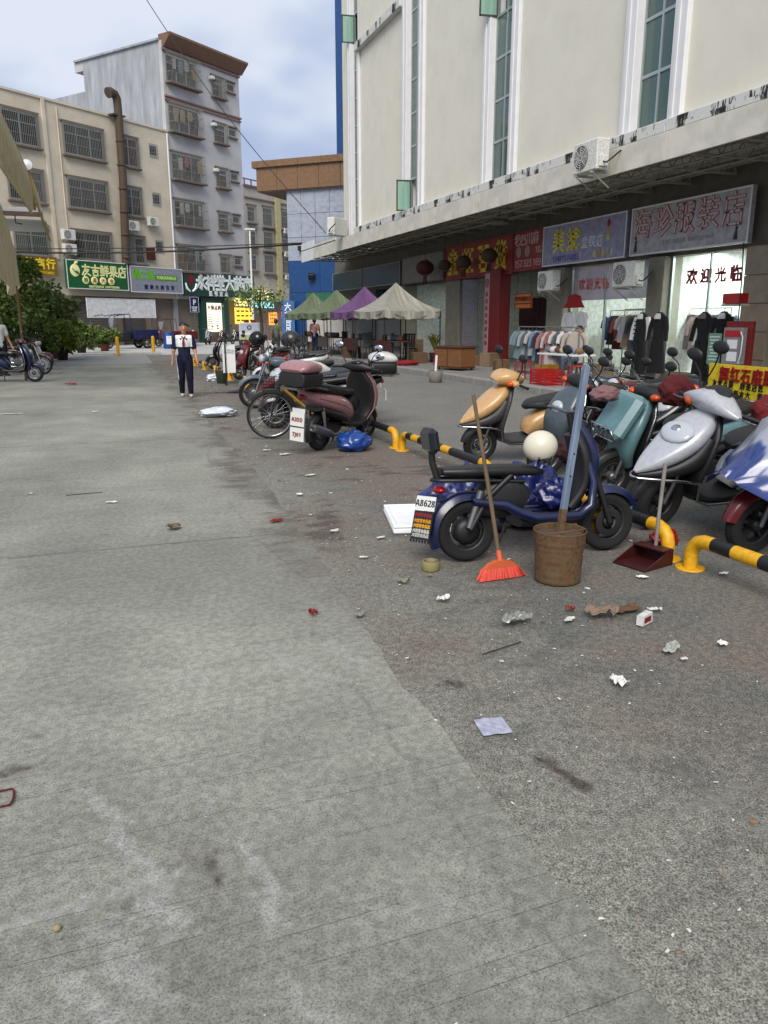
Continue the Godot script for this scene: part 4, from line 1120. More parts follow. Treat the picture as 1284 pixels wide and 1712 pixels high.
	for k in 2:
		var bk := thing("goods_basket", ["yellow plastic basket under the clothes rail", "red plastic basket on the pavement beside the low folding table"][k], "basket", [V(10.4, 0.15, -16.3), V(9.3, 0.15, -14.7)][k], q)
		var bm := mat(["ybask", "rbask"][k], [Color(0.6, 0.42, 0.08), Color(0.6, 0.05, 0.06)][k], 0.5)
		bx(bk, "bottom", V(-0.3, 0, -0.2), V(0.3, 0.02, 0.2), bm)
		for j in 5:
			var hh := 0.05 + j * 0.06
			bx(bk, "side_slat", V(-0.32, hh, 0.2), V(0.32, hh + 0.035, 0.215), bm); bx(bk, "side_slat", V(-0.32, hh, -0.215), V(0.32, hh + 0.035, -0.2), bm)
			bx(bk, "end_slat", V(-0.32, hh, -0.199), V(-0.305, hh + 0.035, 0.199), bm); bx(bk, "end_slat", V(0.305, hh, -0.199), V(0.32, hh + 0.035, 0.199), bm)
		for sx in [-0.312, 0.312]:
			for sz in [-0.207, 0.207]: bx(bk, "corner_post", V(sx - 0.012, 0.0, sz - 0.012), V(sx + 0.012, 0.34, sz + 0.012), bm)

# ---------------------------------------------------------------- buildings across the far street
var wcache := {}
func barred_window(p: Node, x0: float, x1: float, y0: float, y1: float, proud := 0.0, gl := "unlit_tone_glass", bars := true, sill := true):
	var w := x1 - x0
	var h := y1 - y0
	var key := "%.2f_%.2f_%.2f_%s_%s" % [w, h, proud, bars, sill]
	if not wcache.has(key):
		var d := {}
		var g := G.new()
		for s in [[0, 0, w, 0.06], [0, h - 0.06, w, h], [0, 0.06, 0.06, h - 0.06], [w - 0.06, 0.06, w, h - 0.06]]: g.span(V(s[0], s[1], -0.05), V(s[2], s[3], 0.0))
		var n := maxi(1, int(round(w / 0.9)))
		for i in range(1, n): g.span(V(w * i / n - 0.025, 0.06, -0.05), V(w * i / n + 0.025, h - 0.06, -0.005))
		if h > 1.0: g.span(V(0.06, h * 0.68, -0.045), V(w - 0.06, h * 0.68 + 0.05, -0.01))
		d.frame = g.mesh()
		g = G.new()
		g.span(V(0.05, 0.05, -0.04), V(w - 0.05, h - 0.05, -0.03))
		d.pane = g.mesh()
		if bars:
			g = G.new()
			var pz := 0.05 + proud
			var nb := int(w / 0.11)
			for i in nb + 1: g.span(V(w * i / nb - 0.009, -0.05, pz), V(w * i / nb + 0.009, h + 0.05, pz + 0.018))
			for k in 4:
				var yy := -0.05 + (h + 0.1) * k / 3.0
				g.span(V(-0.02, yy - 0.012, pz - 0.004), V(w + 0.02, yy + 0.012, pz - 0.022))
				if proud > 0.1:
					for xx in [-0.01, w + 0.01]: g.span(V(xx - 0.012, yy - 0.012, 0.0), V(xx + 0.012, yy + 0.012, pz))
			if proud > 0.1:
				for i in 4:
					for xx in [-0.01, w + 0.01]: g.span(V(xx - 0.008, -0.05, pz * i / 4.0), V(xx + 0.008, h + 0.05, pz * i / 4.0 + 0.016))
			d.bars = g.mesh()
		if sill:
			g = G.new()
			g.cbox(V(w / 2, -0.12, 0.06 + proud * 0.4), V(w + 0.24, 0.11, 0.2 + proud * 0.8), 0.015)
			d.sill = g.mesh()
			g = G.new()
			g.cbox(V(w / 2, h + 0.11, 0.04), V(w + 0.24, 0.1, 0.16), 0.015)
			d.head = g.mesh()
		wcache[key] = d
	var c: Dictionary = wcache[key]
	var o := Node3D.new()
	o.name = "window"; p.add_child(o, true)
	o.position = V(x0, y0, 0.0)
	part(o, "frame", c.frame, M["alu"])
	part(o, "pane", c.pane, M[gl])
	if bars: part(o, "grille", c.bars, M["bars"])
	if h > 1.0 and rng.randf() < 0.6:
		var cw := w * rng.randf_range(0.25, 0.5)
		var cx := 0.07 if rng.randf() < 0.5 else w - 0.07 - cw
		var ci := rng.randi() % 5
		bx(o, "curtain", V(cx, 0.07, -0.0285), V(cx + cw, h - 0.07, -0.022), mat("curtain%d" % ci, [Color(0.34, 0.33, 0.31), Color(0.45, 0.40, 0.36), Color(0.30, 0.34, 0.33), Color(0.50, 0.50, 0.50), Color(0.36, 0.27, 0.24)][ci], 0.8))
	if proud > 0.25 and w > 2.0:
		for k in 4:
			var li := rng.randi() % 6
			var lx := 0.25 + k * w * 0.22 + rng.randf_range(0, 0.2)
			var lt := h - rng.randf_range(0.15, 0.3)
			bx(o, "laundry", V(lx, lt - rng.randf_range(0.5, 0.9), proud * 0.45), V(lx + rng.randf_range(0.25, 0.42), lt, proud * 0.45 + 0.03), mat("laundry%d" % li, [Color(0.55, 0.25, 0.26), Color(0.62, 0.62, 0.60), Color(0.20, 0.24, 0.36), Color(0.58, 0.50, 0.36), Color(0.12, 0.12, 0.13), Color(0.40, 0.52, 0.56)][li], 0.9), 0.012)
	if sill:
		part(o, "sill", c.sill, M["sillm"]); part(o, "head_moulding", c.head, M["sillm"])
	return o
func holed(p: Node, called: String, x0: float, x1: float, y0: float, y1: float, th: float, holes: Array, m: Material):
	# a wall with real openings, in strips between window rows
	var ys := [y0, y1]
	for h in holes:
		for y in [h[2], h[3]]:
			if not ys.has(y): ys.append(y)
	ys.sort()
	var g := G.new()
	for i in ys.size() - 1:
		var ya: float = ys[i]
		var yb: float = ys[i + 1]
		var cut := []
		for h in holes:
			if h[2] < yb - 0.001 and h[3] > ya + 0.001: cut.append([h[0], h[1]])
		cut.sort_custom(func(a, b): return a[0] < b[0])
		var x := x0
		for c in cut:
			if c[0] > x: g.span(V(x, ya, -th), V(c[0], yb, 0))
			x = maxf(x, c[1])
		if x < x1: g.span(V(x, ya, -th), V(x1, yb, 0))
	return part(p, called, g, m)
func far_buildings():
	var fo := V(-1.396, 0, -50.721)
	var rot := deg_to_rad(37.1)
	# beige block of four floors
	var B := thing("apartment_block", "beige four-storey apartment block with barred windows behind the green fruit shop sign", "building", fo, rot)
	var hs := []
	for r in [[10.93, 12.55], [8.03, 9.62], [5.15, 6.68]]:
		hs.append([-2.5, -0.35, r[0], r[1]]); hs.append([1.25, 4.0, r[0], r[1]]); hs.append([5.2, 6.62, r[0], r[1]]); hs.append([7.6, 8.24, r[1] - 0.72, r[1] - 0.06])
		hs.append([-6.2, -3.9, r[0], r[1]])
	holed(B, "wall", -9.0, 9.18, 3.0, 13.5, 0.3, hs, M["beige"])
	for i in hs.size():
		var h = hs[i]
		var green: bool = (i == 10)
		barred_window(B, h[0], h[1], h[2], h[3], 0.12 if h[1] - h[0] > 1 else 0.0, "greenglass" if green else "unlit_tone_glass", true, h[1] - h[0] > 1)
	bx(B, "parapet_cap", V(-9.05, 13.501, -0.35), V(9.25, 13.62, 0.08), M["beige"])
	bx(B, "roof", V(-9, 13.2, -12), V(9.18, 13.3, -0.3), M["cement"])
	bx(B, "side_wall", V(-9.0, 0, -12), V(-8.7, 13.3, -0.3), M["beige"])
	bx(B, "room_back", V(-8.7, 3.0, -3.3), V(9.1, 13.2, -3.1), M["room_plaster"])
	bx(B, "pilaster", V(-0.02, 5.0, 0.001), V(0.2, 13.5, 0.10), M["beige"], 0.01)
	tb(B, "drain_pipe", [V(0.95, 5.0, 0.06), V(0.95, 13.3, 0.06)], 0.04, M["beige"], 6)
	tb(B, "corner_pipe", [V(9.1, 3.0, 0.1), V(9.1, 13.4, 0.1)], 0.06, M["white_trim"], 6)
	bx(B, "ground_floor", V(-9, 0, -0.8), V(9.18, 3.0, -0.5), worn("gfloor", Color(0.50, 0.46, 0.43), 0.9, "blotch", 0.5))
	for x in [-2.6, 0.6, 4.2, 7.0]: bx(B, "pier", V(x - 0.25, 0, -0.499), V(x + 0.25, 3.0, 0.0), worn("pier", Color(0.50, 0.44, 0.40), 0.8, "blotch", 0.7))
	for q in [[1.2, 3.8], [4.7, 6.6]]:
		var sh := bx(B, "shutter", V(q[0], 0.05, -0.498), V(q[1], 2.6, -0.44), worn("shutterm", Color(0.40, 0.38, 0.37), 0.6, "dust", 0.6))
		for k in 16: bx(sh, "slat", V(q[0], 0.08 + k * 0.157, -0.439), V(q[1], 0.19 + k * 0.157, -0.42), M["shutterm"], 0.008)
	# rusty kitchen flue
	var fl := thing("kitchen_flue", "rusty brown kitchen flue pipe climbing the beige block", "pipe", fo, rot)
	tb(fl, "duct", [V(4.80, 5.0, 0.3), V(4.85, 6.5, 0.36), V(4.98, 10, 0.42), V(5.0, 13.6, 0.42), V(5.0, 14.2, 0.42)], 0.24, worn("fluem", Color(0.33, 0.27, 0.21), 0.8, "streak", 0.8), 14)
	tb(fl, "cowl", [V(5.0, 14.15, 0.42), V(4.98, 14.5, 0.42), V(4.85, 14.72, 0.42), V(4.55, 14.78, 0.42), V(4.35, 14.7, 0.42)], [0.24, 0.245, 0.26, 0.28, 0.3], M["fluem"], 14)
	for k in 6:
		var y := 5.4 + k * 1.35
		var g := G.new()
		g.lathe([Vector2(0.245, -0.05), Vector2(0.265, -0.04), Vector2(0.265, 0.04), Vector2(0.245, 0.05)], 14, Basis.IDENTITY, V(lerpf(4.79, 5.0, clampf((y - 5.0) / 8.0, 0, 1)), y, 0.425))
		part(fl, "clamp_ring", g, M["fluem"])
	bx(fl, "bracket", V(4.5, 13.55, 0.0), V(5.4, 13.63, 0.6), M["fluem"])
	# grey block
	var C := thing("apartment_block", "tall grey apartment block with brown cornice above the pharmacy sign", "building", fo, rot)
	hs = []
	var cages := []
	for k in 5:
		var yt := 18.2 - k * 2.93
		cages.append([9.45, 12.1, yt - 1.6, yt]); cages.append([13.55, 14.65, yt - 1.62 + 0.05, yt - 0.38]); 
		hs.append([15.05, 15.75, yt - 0.92, yt - 0.42])
	hs.append_array(cages)
	holed(C, "wall", 9.2, 16.3, 3.0, 18.9, 0.3, hs, M["greywall"])
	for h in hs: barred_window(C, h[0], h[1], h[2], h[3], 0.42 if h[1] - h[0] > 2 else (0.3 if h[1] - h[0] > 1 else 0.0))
	for k in 3: bx(C, "air_conditioner_box", V(13.2, 17.55 - k * 2.93, 0.05), V(13.5, 17.75 - k * 2.93, 0.4), M["acwhite"], 0.02)
	bx(C, "side_wall", V(9.2, 0, -7.8), V(9.5, 18.9, -0.301), M["cement"])
	bx(C, "rear_wing", V(9.2, 0, -17), V(16.0, 17.0, -7.81), M["cement"])
	bx(C, "end_wall", V(16.0, 0, -7.8), V(16.3, 18.9, -0.301), M["cement"])
	bx(C, "room_back", V(9.5, 3.0, -3.3), V(16.0, 18.8, -3.1), M["room_plaster"])
	bx(C, "roof", V(9.05, 18.9, -8.6), V(16.45, 19.02, -0.2), M["cement"])
	bx(C, "rear_eave", V(9.2, 18.3, -8.7), V(16.3, 18.899, -7.81), M["greywall"])
	# sloping brown cornice
	var g := G.new()
	g.prism(PackedVector2Array([Vector2(0, 18.55), Vector2(0.12, 18.55), Vector2(0.75, 19.15), Vector2(0.75, 19.28), Vector2(-0.3, 19.28), Vector2(-0.3, 18.901), Vector2(0, 18.9)]), 0, 7.3)
	var co := part(C, "cornice", g, M["cornice"])
	co.rotation.y = -PI / 2; co.position = V(16.55, 0, 0)
	bx(C, "string_band", V(9.15, 18.33, 0.002), V(16.35, 18.50, 0.12), M["brownband"], 0.02)
	bx(C, "string_band", V(9.15, 15.62, 0.002), V(16.35, 15.74, 0.14), M["brownband"], 0.02)
	bx(C, "string_band", V(9.15, 15.42, 0.002), V(16.35, 15.54, 0.10), M["brownband"], 0.02)
	bx(C, "ground_floor", V(9.2, 0, -0.8), V(16.3, 3.0, -0.5), M["gfloor"])
	# cream block further along
	var D := thing("apartment_block", "low cream apartment block with yellow pilaster behind the street lamp post", "building", fo, rot)
	hs = []
	for k in 3:
		var yt := 9.85 - k * 1.72
		hs.append([16.65, 17.5, yt - 1.1, yt]); hs.append([18.4, 19.5, yt - 1.25, yt + 0.1]); hs.append([20.6, 22.2, yt - 1.2, yt + 0.1]); hs.append([23.2, 24.8, yt - 1.2, yt + 0.1])
	holed(D, "wall", 16.32, 27, 3.0, 11.2, 0.3, hs, worn("cream2", Color(0.66, 0.64, 0.60), 0.9, "blotch", 0.3))
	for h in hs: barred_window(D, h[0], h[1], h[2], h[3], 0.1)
	bx(D, "room_back", V(16.3, 3.0, -3.3), V(27, 11.0, -3.1), M["room_plaster"])
	bx(D, "pilaster", V(19.75, 3, 0.002), V(20.35, 11.2, 0.2), worn("ypil", Color(0.66, 0.62, 0.46), 0.9, "blotch", 0.5), 0.02)
	bx(D, "string_band", V(16.35, 10.4, 0.003), V(27, 10.5, 0.12), M["brownband"], 0.01)
	bx(D, "parapet_cap", V(16.33, 11.2, -0.35), V(27, 11.32, 0.15), M["cornice"])
	bx(D, "roof_rail", V(16.4, 11.7, -0.1), V(22, 11.78, -0.02), M["brownband"])
	for k in 8: bx(D, "rail_post", V(16.5 + k * 0.75, 11.321, -0.1), V(16.58 + k * 0.75, 11.7, -0.02), M["brownband"])
	bx(D, "ground_floor", V(16.32, 0, -0.8), V(27, 3.0, -0.5), M["gfloor"])
	bx(D, "end_wall", V(26.7, 0, -10), V(27, 11.2, -0.301), M["cream2"])
	# air conditioners on the beige and cream walls
	var loc := Transform3D(Basis(Vector3.UP, rot), fo)
	ac_unit("upper of two stacked air conditioners left of the fruit shop sign", loc * V(0.78, 6.1, 0.3), rot, 1.0)
	ac_unit("lower of two stacked air conditioners left of the fruit shop sign", loc * V(0.78, 5.3, 0.3), rot, 1.0)
	ac_unit("air conditioner right of the rusty flue pipe", loc * V(5.58, 7.05, 0.3), rot, 1.0)
	ac_unit("higher air conditioner near the corner of the beige block", loc * V(7.25, 7.48, 0.3), rot, 0.95)
	for k in 3: ac_unit("small air conditioner on the cream block, %s" % ["top one", "middle one", "lowest one"][k], loc * V(20.85, 8.25 - k * 1.75, 0.25), rot, 0.6)
	var rb := thing("red_meter_box", "dark red metal box on the beige wall above the grey sign", "box", loc * V(7.05, 5.6, 0.02), rot)
	bx(rb, "case", V(-0.3, -0.2, 0), V(0.3, 0.55, 0.2), mat("darkredbox", Color(0.28, 0.05, 0.06), 0.5), 0.015)
	bx(rb, "door", V(-0.26, -0.16, 0.201), V(0.26, 0.51, 0.215), M["darkredbox"], 0.006)
	# signs on the far side
	var s := board("shop_sign", "green fruit shop sign with pale yellow characters and fruit emblem", loc * V(2.58, 4.2, 0.42), rot, 4.45, 1.66, worn("fgreen", Color(0.09, 0.36, 0.20), 0.45, "dust", 0.4), M["white_trim"], 0.2, 0.05)
	var py := mat("paleyellow", Color(0.93, 0.93, 0.66), 0.5)
	writing(s, "友吉鲜果店", -1.2, 2.1, 0.28, 0.62, 0.085, 0.0, py)
	g = G.new()
	g.ell(V(-1.65, 0.22, 0.01), V(0.34, 0.36, 0.03), 18, 8)
	part(s, "emblem", g, py)
	g = G.new()
	g.ell(V(-1.55, 0.66, 0.01), V(0.16, 0.08, 0.03), 12, 6, Basis(Vector3(0, 0, 1), 0.5))
	part(s, "emblem_leaf", g, py)
	g = G.new()
	for k in 3: g.tube([V(-1.85 + k * 0.1, 0.3 - k * 0.1, 0.045), V(-1.7 + k * 0.1, 0.16 - k * 0.06, 0.05), V(-1.5 + k * 0.06, 0.2 - k * 0.08, 0.045)], 0.025, 5)
	part(s, "emblem_stroke", g, M["fgreen"])
	for k in 4:
		g = G.new()
		g.ell(V(-0.95 + k * 0.62, -0.3, 0.004), V(0.25, 0.23, 0.02), 16, 6)
		part(s, "round_badge", g, py)
		g = G.new()
		glyph(g, "鲜果大吉"[k], -0.95 + k * 0.62, -0.3, 0.26, 0.04, 0.022, 0.006)
		part(s, "character", g, mat("badge%d" % k, [Color(0.45, 0.5, 0.2), Color(0.6, 0.45, 0.15), Color(0.7, 0.3, 0.15), Color(0.7, 0.35, 0.12)][k], 0.6))
	latin(s, "18077294154  13197728744", 0.35, -0.66, 0.13, 0.0, py, true)
	s = board("shop_sign", "grey shop sign with lime green characters between fruit shop and pharmacy", loc * V(7.2, 4.12, 0.40), rot, 4.42, 1.62, worn("sgrey", Color(0.55, 0.57, 0.62), 0.45, "dust", 0.4), M["white_trim"], 0.2, 0.05)
	writing(s, "是仁里", -2.0, -0.25, 0.32, 0.52, 0.10, 0.0, mat("lime", Color(0.40, 0.72, 0.12), 0.5))
	bx(s, "lime_plate", V(-0.2, 0.0, 0.001), V(1.75, 0.34, 0.012), mat("limedark", Color(0.33, 0.52, 0.12), 0.5))
	latin(s, "YINGKANGLI", 0.78, 0.17, 0.2, 0.012, mat("limepale", Color(0.75, 0.88, 0.55), 0.5))
	writing(s, "服装大药百货", -1.2, 1.5, -0.45, 0.26, 0.045, 0.0, mat("navyink", Color(0.08, 0.12, 0.28), 0.5))
	s = board("shop_sign", "dark green pharmacy sign with white characters and red cross emblem", loc * V(13.1, 4.0, 0.42), rot, 7.1, 1.6, worn("pgreen", Color(0.06, 0.24, 0.20), 0.45, "dust", 0.4), M["pgreen"], 0.2, 0.0)
	writing(s, "永祥堂大药房", -2.45, 3.3, 0.18, 1.0, 0.17, 0.0, mat("signwhite", Color(0.9, 0.93, 0.92), 0.5))
	writing(s, "医保定点", -1.35, 0.75, -0.58, 0.32, 0.055, 0.0, M["signwhite"])
	g = G.new()
	g.box(V(-2.95, 0.3, 0.01), V(0.25, 0.72, 0.02)); g.box(V(-2.95, 0.3, 0.0105), V(0.62, 0.25, 0.021))
	part(s, "red_cross", g, mat("crossred", Color(0.45, 0.03, 0.06), 0.5))
	g = G.new()
	g.tube([V(-3.45, 0.05, 0.01), V(-3.35, -0.3, 0.01), V(-3.05, -0.5, 0.01)], [0.05, 0.09, 0.06], 7)
	g.tube([V(-2.45, 0.05, 0.01), V(-2.55, -0.3, 0.01), V(-2.85, -0.5, 0.01)], [0.05, 0.09, 0.06], 7)
	part(s, "hands_emblem", g, M["signwhite"])
	s = board("shop_sign", "mustard yellow shop sign half hidden by the left-hand bushes", loc * V(-1.6, 4.55, 0.35), rot, 2.9, 1.05, worn("mustard", Color(0.50, 0.38, 0.06), 0.5, "dust", 0.4), M["brownband"], 0.15, 0.04)
	writing(s, "百具商行", -1.35, 1.35, 0.14, 0.55, 0.075, 0.0, mat("brightyellow", Color(0.92, 0.82, 0.2), 0.5))
	latin(s, "13977519692", 0.6, -0.36, 0.14, 0.0, M["brightyellow"], false)
	s = board("blank_banner", "large blank white banner board below the green fruit shop sign", loc * V(3.8, 2.28, 0.9), rot, 5.25, 1.15, worn("bannerw", Color(0.84, 0.85, 0.86), 0.5, "dust", 0.3), M["white_trim"], 0.06, 0.03)
	g = G.new()
	for k in 9: g.ell(V(-2.1 + k * 0.24, -0.46 + 0.03 * (k % 3), 0.003), V(0.13, 0.05, 0.006), 8, 4)
	part(s, "faded_print", g, mat("fadedprint", Color(0.5, 0.55, 0.58), 0.7))
	for x in [-2.4, 2.4]: tb(s, "post", [V(x, -2.28, -0.1), V(x, -0.5, -0.1)], 0.04, M["steel"])
	s = board("parking_sign", "blue parking sign on a pole before the grey block", loc * V(9.6, 2.6, 1.2), rot, 0.8, 1.0, mat("pblue", Color(0.05, 0.10, 0.36), 0.4), M["white_trim"], 0.03, 0.02)
	latin(s, "P", 0, 0.15, 0.36, 0.0, M["signwhite"])
	g = G.new()
	for k in 3: g.box(V(0, -0.16 - k * 0.12, 0.002), V(0.55 - k * 0.08, 0.06, 0.004))
	part(s, "small_print", g, M["signwhite"])
	tb(s, "pole", [V(0, -2.6, -0.04), V(0, 0.55, -0.04)], 0.03, M["steel"])
	# lit pharmacy front: green posts, bright panels
	var pf := thing("pharmacy_front", "green pharmacy entrance with bright white notice panel", "shop front", loc * V(13.0, 0, 0.1), rot)
	for x in [-1.5, 0.75]: bx(pf, "green_post", V(x - 0.25, 0, -0.3), V(x + 0.25, 3.1, 0.1), M["pgreen"])
	bx(pf, "header", V(-1.75, 2.85, -0.28), V(1.0, 3.15, 0.05), M["pgreen"])
	bx(pf, "light_panel", V(-1.1, 0.75, -0.2), V(0.45, 2.78, -0.1), glow("panelglow", Color(0.98, 0.96, 0.86), 0.75))
	g = G.new()
	for k in 9:
		g.box(V(-0.75 + 0.03 * (k % 2), 2.0 - k * 0.13, -0.098), V(0.5, 0.045, 0.006)); g.box(V(0.02, 2.0 - k * 0.13, -0.098), V(0.42, 0.04, 0.006))
	part(pf, "panel_print", g, mat("panelink", Color(0.25, 0.22, 0.18), 0.7))
	writing(pf, "大保点药", -1.0, 0.4, 2.45, 0.3, 0.05, -0.099, mat("panelred", Color(0.5, 0.12, 0.08), 0.7))
	var i2 := 0
	for q in [[15.6, 1.9, 2.0, 1.2, Color(0.98, 0.80, 0.25), "yellow lit menu panel right of the pharmacy front"], [15.4, 3.0, 1.6, 0.8, Color(0.95, 0.90, 0.55), "pale yellow lit sign above the yellow menu panel"], [17.6, 3.45, 2.6, 0.7, Color(0.96, 0.93, 0.70), "cream lit sign right of the pharmacy sign"], [17.7, 2.75, 2.6, 0.5, Color(0.55, 0.88, 0.90), "turquoise lit sign below the cream lit sign"], [18.9, 1.7, 0.9, 1.0, Color(0.95, 0.60, 0.2), "orange lit shop panel behind the street lamp post"]]:
		s = board("lit_sign", q[5], loc * V(q[0], q[1], 0.3), rot, q[2], q[3], glow("lit%d" % i2, q[4], 0.7), M["white_trim"], 0.1, 0.02)
		g = G.new()
		for r in 3:
			for k in 4: g.box(V(-q[2] * 0.36 + k * q[2] * 0.24, q[3] * (0.28 - r * 0.28), 0.002), V(q[2] * 0.17, q[3] * 0.10, 0.004))
		part(s, "printing", g, mat("litink%d" % i2, [Color(0.55, 0.3, 0.05), Color(0.6, 0.5, 0.2), Color(0.5, 0.45, 0.3), Color(0.9, 0.97, 0.97), Color(0.6, 0.2, 0.05)][i2], 0.6))
		i2 += 1
	s = board("shop_sign", "dark blue shop sign with white latin letters beside the blue building", V(12.6, 3.35, -47.5), -0.75, 2.0, 1.1, mat("navyp", Color(0.07, 0.09, 0.20), 0.5), M["navyp"], 0.1, 0.0)
	latin(s, "PLUS", 0.0, 0.12, 0.42, 0.0, M["signwhite"])
	writing(s, "大药店", -0.6, 0.6, -0.35, 0.26, 0.045, 0.0, M["signwhite"])
	s = board("lit_sign", "small red lit sign beside the blue building", V(11.4, 1.95, -46.5), -0.75, 1.2, 0.6, glow("litred", Color(0.85, 0.10, 0.06), 0.8), M["black"], 0.1, 0.02)
	g = G.new()
	for k in 3: g.box(V(-0.34 + k * 0.34, 0, 0.002), V(0.22, 0.3, 0.004))
	part(s, "printing", g, mat("litwhite", Color(0.9, 0.7, 0.65), 0.5))
	# filler shop facade behind the lit signs
	var E := thing("low_shop_row", "dim low shop row behind the lit signs", "building", loc * V(16.5, 0, -0.75), rot)
	holed(E, "wall", 0, 14, 0, 3.6, 0.3, [[1.0, 3.2, 0.0, 2.6], [3.8, 6.0, 0.0, 2.6], [6.6, 8.8, 0.0, 2.6]], M["gfloor"])
	bx(E, "room_back", V(0, 0, -4.3), V(14, 3.4, -4.0), M["room_plaster"])
	bx(E, "room_ceiling", V(0, 3.0, -4.0), V(14, 3.2, -0.301), M["room_plaster"])
	for x in [0.0, 3.4, 6.2, 13.8]: bx(E, "room_side", V(x, 0, -3.99), V(x + 0.2, 2.999, -0.301), M["room_plaster"])
	for x in [1.3, 4.1, 6.9]:
		for k in 3: bx(E, "stock_shelf", V(x, 0.4 + k * 0.7, -3.9), V(x + 1.7, 0.46 + k * 0.7, -3.5), M["wooddark"])

func blue_building():
	var bo := V(11.051, 0, -44.984)
	var rot := atan2(-0.679, 0.734)
	var B := thing("blue_building", "silver and blue panelled building with projecting bronze roof band", "building", bo, rot)
	var sil := worn("silverpanel", Color(0.62, 0.645, 0.70), 0.4, "dust", 0.3)
	var blu := worn("bluepanel", Color(0.09, 0.27, 0.48), 0.4, "dust", 0.4)
	var brz := worn("bronze", Color(0.49, 0.37, 0.26), 0.45, "dust", 0.4)
	bx(B, "core", V(0.06, 0, -14), V(9, 10.0, -0.08), M["room_plaster"])
	for k in 7:
		for r in 3:
			bx(B, "silver_panel", V(0.0 + k * 0.89, 4.83 + r * 1.25, -0.07), V(0.875 + k * 0.89, 6.06 + r * 1.25, 0.0), sil, 0.006)
	for r in 3:
		for k in 8: bx(B, "silver_panel", V(-0.0, 4.83 + r * 1.25, -0.09 - (k + 1) * 1.2), V(0.055, 6.06 + r * 1.25, -0.105 - k * 1.2), sil, 0.006)
	for k in 3: bx(B, "blue_panel", V(k * 2.0, 3.1, -0.07), V(1.985 + k * 2.0, 4.815, 0.002), blu, 0.006)
	bx(B, "blue_pier", V(-0.02, 0, -0.4), V(1.05, 3.08, 0.0), blu, 0.01)
	bx(B, "blue_side", V(-0.02, 0, -12), V(0.055, 4.815, -0.41), blu)
	for k in 4:
		bx(B, "bronze_panel", V(-1.75 + k * 1.3, 8.6, -0.3), V(-1.75 + k * 1.3 + 1.285, 9.8, 0.25), brz, 0.006)
		bx(B, "bronze_cap", V(-1.95 + k * 1.45, 9.802, -0.4), V(-1.95 + k * 1.45 + 1.44, 10.15, 0.4), brz, 0.01)
	bx(B, "bronze_panel", V(3.46, 8.6, -0.3), V(8, 9.8, 0.25), brz, 0.006)
	bx(B, "bronze_cap", V(3.86, 9.802, -0.4), V(8.4, 10.15, 0.4), brz)
	bx(B, "bronze_return", V(-1.75, 8.6, -9), V(-1.55, 9.8, -0.302), brz)
	bx(B, "soffit", V(-1.7, 8.55, -9), V(8, 8.599, 0.2), M["sillm"])
	bx(B, "tower_edge", V(3.05, 10.16, -1.0), V(3.6, 19, -0.2), blu)
	var g := G.new()
	g.cbox(V(1.55, 3.95, 0.2), V(0.35, 0.3, 0.35), 0.03, Basis(Vector3.UP, 0.5) * Basis(Vector3.RIGHT, 0.3))
	part(B, "floodlight", g, M["black"])
	bx(B, "camera_box", V(0.75, 5.35, 0.0), V(0.95, 5.6, 0.25), M["black"])
	# lit green shop at its foot
	bx(B, "shop_header", V(1.06, 2.45, -0.3), V(7, 3.08, 0.0), worn("greenshop", Color(0.16, 0.40, 0.30), 0.5, "dust", 0.5))
	bx(B, "shop_wall", V(1.06, 0, -2.0), V(7, 2.45, -1.8), worn("palegreen", Color(0.50, 0.60, 0.45), 0.6, "dust", 0.5))
	g = G.new()
	g.span(V(2.0, 2.3, -0.25), V(3.2, 2.36, -0.15))
	part(B, "lamp_strip", g, glow("striplamp", Color(0.9, 1.0, 0.7), 4.0))
	var bn := board("tall_banner", "tall light blue banner with white characters on the blue pier", bo + V(-0.2, 1.55, 0.35), rot, 0.85, 2.2, worn("lbanner", Color(0.25, 0.42, 0.66), 0.6, "dust", 0.6), M["white_trim"], 0.03, 0.0)
	for k in 4:
		g = G.new()
		glyph(g, "大药百货"[k], 0, 0.75 - k * 0.48, 0.42, 0.06, 0.0, 0.006)
		part(bn, "character", g, M["signwhite"])
	for k in 2: tb(bn, "leg", [V(-0.35 + 0.7 * k, -1.55, -0.03), V(-0.35 + 0.7 * k, -1.0, -0.03)], 0.02, M["steel"])

# ---------------------------------------------------------------- left side: awnings, bushes
func scallop_sheet(top: Array, bot: Array, nx: int, wave: float, tooth: float, nteeth: int) -> G:
	# a fabric or corrugated sheet between two 3D edges with a toothed lower edge
	var g := G.new()
	var rows := []
	for r in 7:
		var f := r / 6.0
		var row := PackedVector3Array()
		for k in nx + 1:
			var u := float(k) / nx
			var a: Vector3 = top[0].lerp(top[1], u)
			var b: Vector3 = bot[0].lerp(bot[1], u)
			b.y -= tooth * absf(fposmod(u * nteeth, 1.0) - 0.5) * 2.0
			var p := a.lerp(b, f)
			p.x += wave * sin(u * nteeth * PI * 2.0) * (0.4 + f) + 0.06 * sin(f * PI)
			row.append(p)
		rows.append(row)
	g.grid(rows)
	var back := []
	for row in rows:
		var q := PackedVector3Array()
		for p in row: q.append(p + V(-0.012, 0, 0))
		back.append(q)
	g.grid(back, false, false)
	return g
